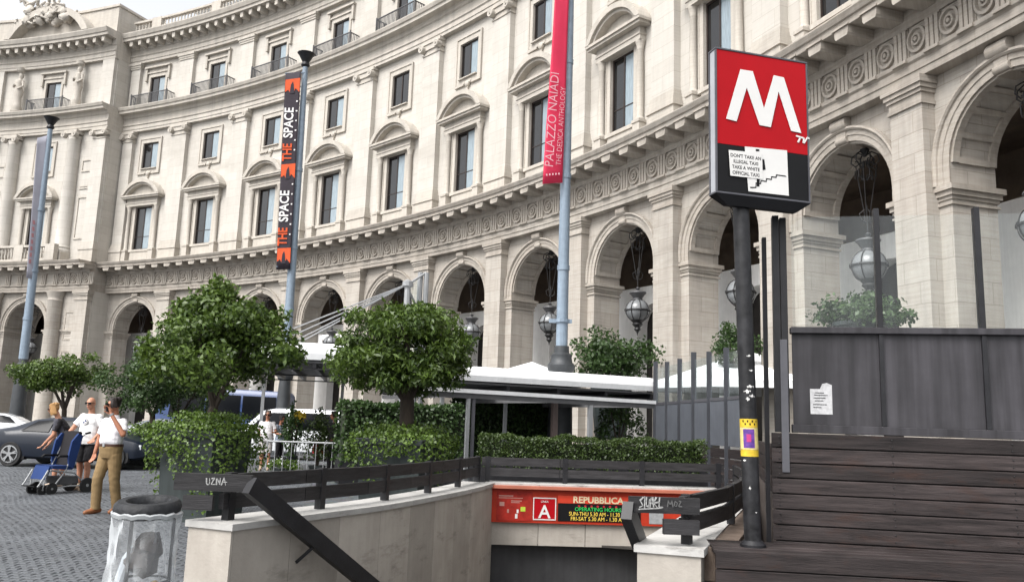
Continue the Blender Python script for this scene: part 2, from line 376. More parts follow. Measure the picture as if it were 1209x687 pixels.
class FB(MB):
    def q(s, pts): s.add([P(*p) for p in pts], [tuple(range(len(pts)))], [UV(*p) for p in pts])
    def fbox(s, u0, u1, o0, o1, z0, z1, back=False):
        n = max(1, int((u1-u0)/1.0+.5))
        for i in range(n):
            a = u0+(u1-u0)*i/n; b = u0+(u1-u0)*(i+1)/n
            s.q([(a, o0, z0), (b, o0, z0), (b, o0, z1), (a, o0, z1)])
            s.q([(a, o0, z1), (b, o0, z1), (b, o1, z1), (a, o1, z1)])
            s.q([(a, o0, z0), (a, o1, z0), (b, o1, z0), (b, o0, z0)])
            if back: s.q([(a, o1, z0), (a, o1, z1), (b, o1, z1), (b, o1, z0)])
        s.q([(u0, o0, z0), (u0, o0, z1), (u0, o1, z1), (u0, o1, z0)])
        s.q([(u1, o0, z0), (u1, o1, z0), (u1, o1, z1), (u1, o0, z1)])
    def sweep(s, prof, u0, u1, step=.8, do=0.0, caps=True, closed=True):
        n = max(1, int((u1-u0)/step)); k = len(prof)
        us = [u0+(u1-u0)*i/n for i in range(n+1)]
        vs = []; uv = []
        for u in us:
            for o, z in prof: vs.append(P(u, o+do, z)); uv.append(UV(u, o, z))
        fs = [(i*k+j, (i+1)*k+j, (i+1)*k+(j+1) % k, i*k+(j+1) % k) for i in range(n) for j in range(k if closed else k-1)]
        if caps: fs += [tuple(range(k)), tuple(range(n*k+k-1, n*k-1, -1))]
        s.add(vs, fs, uv)
    def wall_open(s, u0, u1, z0, z1, a0, a1, b0, b1, off, depth):
        """wall face with one rectangular opening and its reveals"""
        for p in ((u0, a0, z0, z1), (a1, u1, z0, z1), (a0, a1, z0, b0), (a0, a1, b1, z1)):
            if p[1]-p[0] < 1e-4 or p[3]-p[2] < 1e-4: continue
            n = max(1, int((p[1]-p[0])/.9+.5))
            for i in range(n):
                x = p[0]+(p[1]-p[0])*i/n; y = p[0]+(p[1]-p[0])*(i+1)/n
                s.q([(x, off, p[2]), (y, off, p[2]), (y, off, p[3]), (x, off, p[3])])
        d = off+depth
        s.q([(a0, off, b0), (a0, off, b1), (a0, d, b1), (a0, d, b0)]); s.q([(a1, off, b0), (a1, d, b0), (a1, d, b1), (a1, off, b1)])
        s.q([(a0, off, b0), (a0, d, b0), (a1, d, b0), (a1, off, b0)]); s.q([(a0, off, b1), (a1, off, b1), (a1, d, b1), (a0, d, b1)])

UE = 59.5
PAV0, PAV1, PC, PD = -10.75, -.25, -5.5, -1.5         # projecting pavilion: extent, centre, how far it stands forward
palace = thing('palace', P(20, 3, -1.5), 'long curved travertine palace with a ground floor arcade and a projecting statue-topped end bay', 'building')
def part(name, mb, mats, parent=None, **k): return obj(name, mb, M[mats] if isinstance(mats, str) else mats, parent or palace, **k)

# --- shared meshes in local metres (x right, y into the building, z up)
def me_disc():
    b = MB(); b.lathe([(.35, .02), (.35, -.09), (.28, -.10), (.26, -.02), (.18, -.02), (.165, -.10), (.11, -.10), (.095, -.03), (.07, -.03), (.055, -.12), (.001, -.13)], n=18, axis='y')
    return b.mesh('frieze_disc', M['trim_low'], True)
def me_tri():
    b = MB()
    for k in (-1, 0, 1): b.box(-.06+k*.17, .06+k*.17, -.10, .02, .02, .80)
    b.box(-.27, .27, -.075, .02, .80, .845); b.box(-.26, .26, -.03, .02, .0, .80)
    b.box(-.27, .27, -.17, .0, -.10, -.02)
    return b.mesh('triglyph', M['trim_low'])
def me_mod(w=.30, d=.9, h=.26, mt='trim_low'):
    b = MB(); b.prism([(-w, 0), (w, 0), (w*.93, -h*.72), (w*.8, -h), (-w*.8, -h), (-w*.93, -h*.72)], -d, 0)
    b.box(-w-.05, w+.05, -d-.05, 0, .0, .05)
    return b.mesh('modillion', M[mt])
def me_key():
    b = MB(); b.prism([(-.19, 0), (.19, 0), (.27, .78), (-.27, .78)], -.05, .5)
    b.lathe([(.001, -.30), (.17, -.30), (.19, -.26), (.19, .26), (.17, .30), (.001, .30)], c=(0, -.10, .60), n=12, axis='x')
    b.lathe([(.001, -.22), (.10, -.22), (.11, -.19), (.11, .19), (.10, .22), (.001, .22)], c=(0, -.06, .14), n=10, axis='x')
    b.prism([(-.17, .14), (.17, .14), (.22, .6), (-.22, .6)], -.12, 0)
    return b.mesh('keystone', M['trim_low'], True)
DISC, TRI, MOD, KEY = me_disc(), me_tri(), me_mod(), me_key()
MOD2 = me_mod(.16, .75, .42, 'trim_up')

# --- arcade: one wall with an arch per bay
HALF = 1.63
def arcade_bay(c, off0=.0, u0=None, u1=None):
    u0 = c-2.5 if u0 is None else u0; u1 = c+2.5 if u1 is None else u1
    fo, bo = off0+.4, 1.8
    d = du(c); r = HALF*d; zs = 8.42-r; NN = 22
    arc = [(c-HALF*cos(pi*k/NN), zs+r*sin(pi*k/NN)) for k in range(NN+1)]
    b = FB()
    for o in (fo, bo):
        for x0, x1 in ((u0, c-HALF), (c+HALF, u1)):
            for z0, z1 in ((-1.5, zs), (zs, 9.1)): b.q([(x0, o, z0), (x1, o, z0), (x1, o, z1), (x0, o, z1)])
        for (ua, za), (ub, zb) in zip(arc, arc[1:]): b.q([(ua, o, za), (ub, o, zb), (ub, o, 9.1), (ua, o, 9.1)])
    path = [(c-HALF, -1.5)]+arc+[(c+HALF, -1.5)]
    for (ua, za), (ub, zb) in zip(path, path[1:]): b.q([(ua, fo, za), (ua, bo, za), (ub, bo, zb), (ub, fo, zb)])
    wall = part('arcade_wall', b, 'stone_low', fix=False)
    # moulded archivolt
    b = FB(); prof = [(0, .42), (-.01, .35), (.15, .34), (.16, .31), (.29, .30), (.30, .25), (.34, .21), (.40, .22), (.40, .42)]
    pth = [(c-HALF, 6.2, -1, 0), ]+[(c, zs, -cos(pi*k/NN), sin(pi*k/NN)) for k in range(NN+1)]+[(c+HALF, 6.2, 1, 0)]
    vs = []; uv = []
    for i, (uc, zc, cx, sz) in enumerate(pth):
        for dr, o in prof:
            if 0 < i < len(pth)-1: u = uc+(r+dr)*cx/d; z = zc+(r+dr)*sz
            else: u = uc+dr*cx/d; z = zc
            vs.append(P(u, off0+o, z)); uv.append((u*1.22, z))
    k = len(prof); b.add(vs, [(i*k+j, (i+1)*k+j, (i+1)*k+(j+1) % k, i*k+(j+1) % k) for i in range(len(pth)-1) for j in range(k)], uv)
    part('archivolt', b, 'trim_low', wall, fix=True)
    # coffered soffit: raised ribs
    b = FB()
    def rib(a0, a1, o0, o1, n):
        for i in range(n):
            p = a0+(a1-a0)*i/n; q = a0+(a1-a0)*(i+1)/n
            A = [(c-(r-.0)*cos(t)/d, zs+r*sin(t)) for t in (p, q)]; B = [(c-(r-.07)*cos(t)/d, zs+(r-.07)*sin(t)) for t in (p, q)]
            b.q([(B[0][0], o0, B[0][1]), (B[1][0], o0, B[1][1]), (B[1][0], o1, B[1][1]), (B[0][0], o1, B[0][1])])
            for o in (o0, o1): b.q([(A[0][0], o, A[0][1]), (A[1][0], o, A[1][1]), (B[1][0], o, B[1][1]), (B[0][0], o, B[0][1])])
            if n == 1:
                for j in (0, 1): b.q([(A[j][0], o0, A[j][1]), (B[j][0], o0, B[j][1]), (B[j][0], o1, B[j][1]), (A[j][0], o1, A[j][1])])
    rib(.02, pi-.02, fo+.02, fo+.22, 20); rib(.02, pi-.02, bo-.24, bo-.02, 20)
    for k in range(9): t = .06+(pi-.12)*k/8; rib(t-.045, t+.045, fo+.22, bo-.24, 1)
    part('arch_coffer', b, 'trim_low', wall, fix=False)
    o = place('keystone', KEY, palace, LF(c, fo, 8.33)); o.parent = wall; o.matrix_basis = Matrix.Translation(-ORG[palace.name]) @ LF(c, fo, 8.33)
    # imposts on both jambs
    for sgn, e in ((-1, u0), (1, u1)):
        b = FB(); edge = c+sgn*HALF; oth = e-sgn*.5 if abs(e-c) > 2.45 else e
        for z0, z1, ex in ((5.70, 5.76, .05), (5.84, 5.93, .04), (5.93, 6.06, .09), (6.06, 6.2, .15)):
            a0, a1 = sorted((edge-sgn*ex/d, oth)); b.fbox(a0, a1, fo-ex, bo+ex, z0, z1, True)
        part('impost', b, 'trim_low', wall, fix=False)
    return wall
def stack(b, u0, u1, o, back, lst):
    for z0, z1, ex in lst: b.fbox(u0-ex/1.2, u1+ex/1.2, o-ex, back, z0, z1)
BAYS = [2, 7, 12, 17, 22, 27, 32, 37, 42, 47, 52, 57]
for c in BAYS: arcade_bay(c, 0, u0=PAV1 if c == 2 else None)
for u in [c+2.5 for c in BAYS[:-1]]:
    b = FB(); b.fbox(u-.5, u+.5, 0, .4, -1.5, 8.38)
    p = part('arcade_pilaster', b, 'stone_low', fix=False)
    b = FB(); stack(b, u-.5, u+.5, 0, .4, [(8.38, 8.47, .06), (8.47, 8.68, .02), (8.68, 8.78, .07), (8.78, 8.90, .12), (8.90, 9.09, .17)])
    part('capital', b, 'trim_low', p, fix=False)
    b = FB(); stack(b, u-.5, u+.5, 0, .4, [(-1.5, -.5, .12), (-.5, -.3, .08)])
    part('pilaster_base', b, 'trim_low', p, fix=False)

# --- first entablature
ARCH = [(.4, 9.1), (0, 9.1), (0, 9.28), (-.035, 9.29), (-.035, 9.50), (-.10, 9.55), (-.12, 9.65), (.4, 9.65)]
FRZ = [(.4, 9.65), (0, 9.65), (0, 10.5), (.4, 10.5)]
COR = [(.4, 10.5), (-.06, 10.5), (-.10, 10.58), (-.16, 10.64), (-.16, 10.92), (-1.04, 10.92), (-1.06, 11.08), (-1.12, 11.10), (-1.2, 11.24), (-1.2, 11.28), (.5, 11.34)]
def ent1(u0, u1, do=0.0):
    for nm, pr, mt in (('architrave', ARCH, 'trim_low'), ('frieze', FRZ, 'stone_low'), ('cornice', COR, 'trim_low')):
        pr = pr if do == 0 else [(o if o < .39 else o-do, z) for o, z in pr]
        b = FB(); b.sweep(pr, u0, u1, do=do); part(nm, b, mt, fix=False)
ent1(PAV1, UE)
for k in range(0, 60):
    place('frieze_disc', DISC, palace, LF(k, 0, 10.08, min(1.05, du(k)/1.2)))
    if k < 59:
        place('triglyph', TRI, palace, LF(k+.5, 0, 9.65, du(k)/1.2)); place('modillion', MOD, palace, LF(k+.5, -.14, 10.915, du(k)/1.2))

# --- upper floors: wall, windows, pilasters
def me_window(kind):
    """first-floor window in its aedicule; returns list of (name, mesh, children)"""
    W, H = .80, 3.38
    fr = MB()
    for x0, x1, z0, z1 in ((-W, -W+.07, 0, H), (W-.07, W, 0, H), (-W+.07, W-.07, H-.09, H), (-W+.07, W-.07, 0, .1), (-.04, .04, .1, H-.09)): fr.box(x0, x1, .05, .14, z0, z1)
    for z in (1.05,): fr.box(-W+.07, -.04, .065, .12, z-.02, z+.02); fr.box(.04, W-.07, .065, .12, z-.02, z+.02)
    sur = MB()
    for x0, x1, z0, z1 in ((-1.03, -W, -.0, H+.28), (W, 1.03, -.0, H+.28), (-W, W, H, H+.28)): sur.box(x0, x1, -.10, .0, z0, z1)
    for x0, x1, z0, z1 in ((-1.08, -1.03, 0, H+.34), (1.03, 1.08, 0, H+.34), (-1.03, 1.03, H+.28, H+.34)): sur.box(x0, x1, -.14, .0, z0, z1)
    sill = MB(); sill.box(-1.0, 1.0, -.22, .0, -.16, -.0); sill.box(-.85, .85, -.16, .0, -1.0, -.16)
    col = MB(); col.lathe([(.20, -.02), (.20, .05), (.17, .10), (.155, .14), (.16, 1.2), (.135, 3.0), (.16, 3.05), (.15, 3.10), (.2, 3.30), (.22, 3.36), (.22, 3.40)], c=(0, -.16, 0), n=12)
    col.box(-.22, .22, -.38, 0, -1.05, -.14); col.box(-.25, .25, -.42, 0, -.14, -.02); col.box(-.27, .27, -.44, 0, -1.15, -1.05)
    ped = MB()
    ped.box(-1.52, 1.52, -.36, 0, 3.40, 3.62); ped.box(-1.55, 1.55, -.40, 0, 3.62, 3.70); ped.box(-1.50, 1.50, -.34, 0, 3.70, 3.98)
    ped.box(-1.80, 1.80, -.62, 0, 3.98, 4.10); ped.box(-1.88, 1.88, -.70, 0, 4.10, 4.22)
    # segmental top
    n = 16; hw = 1.88; rise = 1.22; R = (hw*hw+rise*rise)/(2*rise); th0 = math.asin(hw/R)
    def seg(rr, zc=4.22+rise-R): return [(rr*sin(-th0+2*th0*i/n), zc+rr*cos(-th0+2*th0*i/n)) for i in range(n+1)]
    o_, i_ = seg(R), seg(R-.26)
    i_ = [(x, max(z, 4.22)) for x, z in i_]; o_ = [(x, max(z, 4.22)) for x, z in o_]
    for y0, oo, ii in ((-.72, o_, i_),):
        for k in range(n):
            ped.prism([ii[k], ii[k+1], oo[k+1], oo[k]], y0, 0)
    i2 = [(x, max(z, 4.22)) for x, z in seg(R-.40)]
    for k in range(n): ped.prism([i2[k], i2[k+1], i_[k+1], i_[k]], -.58, 0)
    ped.prism([(x, z) for x, z in i2 if z > 4.22]+[(hw-.5, 4.215), (-hw+.5, 4.215)], -.22, 0)
    # pane at left and right
    pl = MB(); pl.box(-W+.07, -.04, .085, .1, .1, H-.09); pr = MB(); pr.box(.04, W-.07, .085, .1, .1, H-.09)
    return dict(frame=fr.mesh('window_frame', M['win_frame']), surround=sur.mesh('surround', M['trim_up']), sill=sill.mesh('sill', M['trim_up']), column=col.mesh('column', M['trim_up'], True), pediment=ped.mesh('pediment', M['trim_up']),
                pane=pl.mesh('pane', M['win_dark']), pane2=pr.mesh('pane', M['win_curtain_glare']), pane3=pr.mesh('pane', M['win_dark']))
def me_mezz():
    W, H = .76, 2.08
    fr = MB()
    for x0, x1, z0, z1 in ((-W, -W+.07, 0, H), (W-.07, W, 0, H), (-W+.07, W-.07, H-.09, H), (-W+.07, W-.07, 0, .09), (-.04, .04, .09, H-.09)): fr.box(x0, x1, .05, .14, z0, z1)
    sur = MB()
    for x0, x1, z0, z1 in ((-.98, -W, -.32, H+.3), (W, .98, -.32, H+.3), (-W, W, H, H+.3), (-W, W, -.32, 0)): sur.box(x0, x1, -.08, .0, z0, z1)
    for x0, x1, z0, z1 in ((-1.08, -.98, -.45, H+.38), (.98, 1.08, -.45, H+.38), (-.98, .98, H+.3, H+.38), (-.98, -.3, -.45, -.32), (.3, .98, -.45, -.32)): sur.box(x0, x1, -.13, .0, z0, z1)
    sur.box(-.75, .75, -.2, 0, -.06, .0)
    scr = MB(); scr.lathe([(.001, -.16), (.12, -.16), (.17, -.12), (.19, 0)], c=(0, -.04, -.42), n=12, axis='y'); 
    scr.lathe([(.001, -.12), (.09, -.12), (.1, 0)], c=(-.26, -.04, -.32), n=10, axis='y'); scr.lathe([(.001, -.12), (.09, -.12), (.1, 0)], c=(.26, -.04, -.32), n=10, axis='y')
    scr.prism([(-.1, -.5), (.1, -.5), (.03, -.78), (-.03, -.78)], -.12, 0)
    pl = MB(); pl.box(-W+.07, -.04, .085, .1, .09, H-.09); pr = MB(); pr.box(.04, W-.07, .085, .1, .09, H-.09)
    return dict(frame=fr.mesh('window_frame', M['win_frame']), surround=sur.mesh('surround', M['trim_up']), cartouche=scr.mesh('cartouche', M['trim_up'], True),
                pane=pl.mesh('pane', M['win_dark']), pane2=pr.mesh('pane', M['win_curtain_glare']), pane3=pr.mesh('pane', M['win_dark']))
def me_attic():
    W, H = .74, 2.62
    fr = MB()
    for x0, x1, z0, z1 in ((-W, -W+.07, 0, H), (W-.07, W, 0, H), (-W+.07, W-.07, H-.09, H), (-W+.07, W-.07, 0, .09), (-.04, .04, .09, H-.09)): fr.box(x0, x1, .05, .14, z0, z1)
    sur = MB()
    for x0, x1, z0, z1 in ((-.92, -W, 0, H+.3), (W, .92, 0, H+.3), (-W, W, H, H+.3)): sur.box(x0, x1, -.08, 0, z0, z1)
    sur.box(-1.05, 1.05, -.16, 0, H+.3, H+.42); sur.box(-1.25, 1.25, -.28, 0, H+.72, H+.86); sur.box(-.95, .95, -.06, 0, H+.42, H+.72)
    for s in (-1, 1): sur.box(s*1.12-.09, s*1.12+.09, -.2, 0, H-.3, H+.72)
    bal = MB(); 
    for k in range(29):
        x = -1.75+3.5*k/28; bal.box(x-.016, x+.016, -.80, -.768, .0, .92)
    for k in range(1, 6):
        for s in (-1, 1): bal.box(s*1.75-.016, s*1.75+.016, -.80+k*.13-.016, -.80+k*.13+.016, 0, .92)
    rail = MB(); rail.box(-1.79, 1.79, -.82, -.75, .92, .97); rail.box(-1.77, 1.77, -.80, -.77, .08, .11)
    for s in (-1, 1): rail.box(s*1.75-.03, s*1.75+.03, -.75, 0.0, .92, .97)
    for s in (-1, 1): rail.box(s*1.75-.035, s*1.75+.035, -.82, -.75, .0, 1.08)
    pl = MB(); pl.box(-W+.07, -.04, .085, .1, .09, H-.09); pr = MB(); pr.box(.04, W-.07, .085, .1, .09, H-.09)
    return dict(frame=fr.mesh('window_frame', M['win_frame']), surround=sur.mesh('surround', M['trim_up']), balusters=bal.mesh('balusters', M['iron_grey']), rail=rail.mesh('rail', M['iron_grey']),
                pane=pl.mesh('pane', M['win_dark']), pane2=pr.mesh('pane', M['win_curtain_glare']), pane3=pr.mesh('pane', M['win_dark']))
W1, W2, W3 = me_window(0), me_mezz(), me_attic()
def put_window(name, D, u, o, z, extra=()):
    s = du(u)/1.2*1.0
    root = place(name, D['frame'], palace, LF(u, o, z, s))
    def sub(n, me, loc=None):
        c = bpy.data.objects.new(n, me); COL.objects.link(c); c.parent = root
        if loc: c.location = loc
        ORG[c.name] = Vector((0, 0, 0)); return c
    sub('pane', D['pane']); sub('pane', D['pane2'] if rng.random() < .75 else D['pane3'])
    for k in ('surround', 'sill', 'pediment', 'cartouche', 'balusters', 'rail'):
        if k in D and k not in extra: sub({'rail': 'balcony_rail', 'balusters': 'balcony_balusters'}.get(k, k), D[k])
    if 'column' in D:
        for x in (-1.32, 1.32): sub('column', D['column'], (x, 0, 0))
    return root
WO = .28                                                     # the wall plane of the upper floors
def upper_bay(c, u0, u1, do=0.0):
    w_ = WO+do; hw = .80/1.2
    for (z0, z1), (b0, b1), h, nm in (((11.3, 18.3), (12.42, 15.8), .80/1.2, 'first_floor_wall'), ((18.3, 21.95), (18.88, 20.96), .76/1.2, 'mezzanine_wall'), ((23.7, 27.7), (23.8, 26.42), .74/1.2, 'attic_wall')):
        b = FB(); b.wall_open(u0, u1, z0, z1, c-h, c+h, b0, b1, w_, .42); part(nm, b, 'stone_up', fix=False)
    put_window('window', W1, c, w_, 12.42); put_window('mezzanine_window', W2, c, w_, 18.88); put_window('balcony_door', W3, c, w_, 23.8)
def volutes(b, u, z, o, hw):
    for s in (-1, 1):
        m_ = LF(u+s*hw, o, z)
        b.lathe([(.001, -.30), (.06, -.33), (.08, -.28), (.2, -.30), (.22, -.26), (.22, .05)], n=14, axis='y', mx=m_)
for c in BAYS: upper_bay(c, PAV1 if c == 2 else c-2.5, c+2.5 if c < 57 else UE)
def giant_pilaster(u, h=.6, o=-.05, back=.28):
    b = FB(); b.fbox(u-h, u+h, o, back, 12.9, 21.1)
    p = part('giant_pilaster', b, 'stone_up', fix=False)
    b = FB(); stack(b, u-h, u+h, o, back, [(11.3, 11.6, .14), (11.6, 12.25, .10), (12.25, 12.42, .16), (12.42, 12.6, .12), (12.6, 12.76, .07), (12.76, 12.9, .04)])
    part('pilaster_base', b, 'trim_up', p, fix=False)
    b = FB(); stack(b, u-h, u+h, o, back, [(21.1, 21.2, .05), (21.2, 21.42, .0), (21.42, 21.74, .08), (21.74, 21.93, .14)]); volutes(b, u, 21.5, o-.02, h*.92)
    part('capital', b, 'trim_up', p, fix=False)
    b = FB(); b.fbox(u-h*.92, u+h*.92, o+.05, .3, 23.8, 27.2); p = part('attic_pilaster', b, 'stone_up', fix=False)
    b = FB(); stack(b, u-h*.92, u+h*.92, o+.05, .3, [(27.2, 27.34, .06), (27.34, 27.5, .1), (27.5, 27.68, .16)]); part('capital', b, 'trim_up', p, fix=False)
for u in [c+2.5 for c in BAYS[:-1]]+[.25]: giant_pilaster(u, .6 if u > 1 else .4)
ENT2 = [(.28, 21.93), (-.04, 21.93), (-.04, 22.12), (-.08, 22.13), (-.08, 22.4), (-.15, 22.46), (-.15, 22.52), (-.05, 22.54), (-.05, 23.02), (-.14, 23.08), (-.18, 23.2), (-.24, 23.28), (-.62, 23.32), (-.64, 23.5), (-.72, 23.54), (-.80, 23.72), (-.80, 23.77), (.28, 23.80)]
ENT3 = [(.3, 27.68), (-.02, 27.68), (-.02, 27.88), (-.07, 27.9), (-.07, 28.2), (-.16, 28.28), (-.16, 28.34), (-.04, 28.36), (-.04, 28.72), (-.12, 28.78), (-.14, 29.2), (-1.0, 29.22), (-1.02, 29.42), (-1.1, 29.46), (-1.22, 29.74), (-1.22, 29.8), (.3, 29.86)]
def ent23(u0, u1, do=0.0):
    for nm, pr in (('upper_cornice', ENT2), ('roof_cornice', ENT3)):
        pr = pr if do == 0 else [(o if o < .27 else o-do, z) for o, z in pr]
        b = FB(); b.sweep(pr, u0, u1, do=do); part(nm, b, 'trim_up', fix=False)
ent23(PAV1, UE)
k = PAV1+.6
while k < 59: place('roof_modillion', MOD2, palace, LF(k, -.13, 29.21, 1)); k += 5/7
# balustrade on the roof edge
def balustrade(u0, u1, do, z, h, name, piers):
    b = FB(); b.fbox(u0, u1, do-.1, do+.2, z, z+.18, True); p = part(name, b, 'trim_up', fix=False)
    b = FB(); b.fbox(u0, u1, do-.12, do+.22, z+h-.16, z+h, True); part('handrail', b, 'trim_up', p, fix=False)
    for u in piers: b = FB(); b.fbox(u-.38, u+.38, do-.15, do+.25, z, z+h+.03, True); part('balustrade_pier', b, 'trim_up', p, fix=False)
    b = FB(); pr = [(.06, z+.18), (.06, z+.24), (.105, z+.42), (.05, z+h*.62), (.07, z+h-.24), (.07, z+h-.16)]
    u = u0+.1
    while u < u1:
        if all(abs(u-q) > .42 for q in piers): b.lathe([(r, zz+EYE) for r, zz in pr], c=(*P(u, do+.05, 0)[:2], 0), n=6)
        u += .27
    part('balusters', b, 'trim_up', p, kind='stuff', smooth=True)
balustrade(PAV1+.3, UE, -.35, 29.82, 1.25, 'roof_balustrade', [2.5+5*k_ - 2.5 + 2 for k_ in range(0, 12)])
b = FB(); b.sweep([(.2, 29.84), (14, 29.84), (14, 29.6), (.2, 29.6)], -10.7, UE, 2); part('roof_deck', b, 'trim_up', fix=False)
b = FB(); b.sweep([(14.2, -1.5), (14.2, 29.8), (13.9, 29.8), (13.9, -1.5)], -10.7, UE, 2); part('rear_wall', b, 'stone_up', fix=False)
for ue in (UE, PAV0):
    b = FB(); b.fbox(ue-.1, ue+.1, -.0 if ue > 0 else PD+.4, 14, -1.5, 29.8, True); part('end_wall', b, 'stone_up', fix=False)
# penthouse
b = FB(); b.fbox(2.2, 9, 3.2, 8, 29.85, 33.2, True); b.fbox(2, 9.2, 2.9, 8.3, 33.2, 33.5, True); ph = part('penthouse', b, 'canvas', fix=False)
b = FB(); b.fbox(3.2, 4.6, 3.12, 3.3, 31.2, 32.9, True); b.fbox(4.9, 6.8, 3.12, 3.3, 31.2, 32.9, True); b.fbox(7.1, 8.6, 3.12, 3.3, 31.2, 32.9, True); part('penthouse_window', b, plain('sky_blue_pane', 120, 150, 185, .1), ph, fix=False)
# portico behind the arcade
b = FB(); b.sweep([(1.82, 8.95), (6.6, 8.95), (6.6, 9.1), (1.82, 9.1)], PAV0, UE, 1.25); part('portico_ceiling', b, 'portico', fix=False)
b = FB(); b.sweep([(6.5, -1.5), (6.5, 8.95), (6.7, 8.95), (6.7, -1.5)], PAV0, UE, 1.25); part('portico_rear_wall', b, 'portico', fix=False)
for c in [PC]+BAYS:
    # white shopfront per bay with arched doorways behind the piers
    dc = c-1.45; d = du(c); hw = .85; b = FB(); zt = 5.65; r = hw*d; n = 12; top = 6.45; o0, o1 = 3.6, 3.72
    arc = [(dc-hw*cos(pi*k/n), zt-r+r*sin(pi*k/n)) for k in range(n+1)]
    for x0, x1 in ((dc-2.45, dc-hw), (dc+hw, dc+2.45)): b.q([(x0, o0, -1.5), (x1, o0, -1.5), (x1, o0, top), (x0, o0, top)])
    for (ua, za), (ub, zb) in zip(arc, arc[1:]): b.q([(ua, o0, za), (ub, o0, zb), (ub, o0, top), (ua, o0, top)])
    pth = [(dc-hw, -1.5)]+arc+[(dc+hw, -1.5)]
    for (ua, za), (ub, zb) in zip(pth, pth[1:]): b.q([(ua, o0, za), (ua, 4.2, za), (ub, 4.2, zb), (ub, o0, zb)])
    b.q([(dc-2.45, o0, top), (dc+2.45, o0, top), (dc+2.45, o1+.5, top), (dc-2.45, o1+.5, top)])
    s_ = part('shopfront', b, 'white_panel', fix=False)
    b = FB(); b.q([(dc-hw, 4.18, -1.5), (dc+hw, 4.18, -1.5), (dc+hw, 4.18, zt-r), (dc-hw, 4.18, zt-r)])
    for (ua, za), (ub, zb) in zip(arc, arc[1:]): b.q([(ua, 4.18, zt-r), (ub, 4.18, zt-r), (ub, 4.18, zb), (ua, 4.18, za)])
    part('doorway', b, 'dark_void', s_, fix=False)

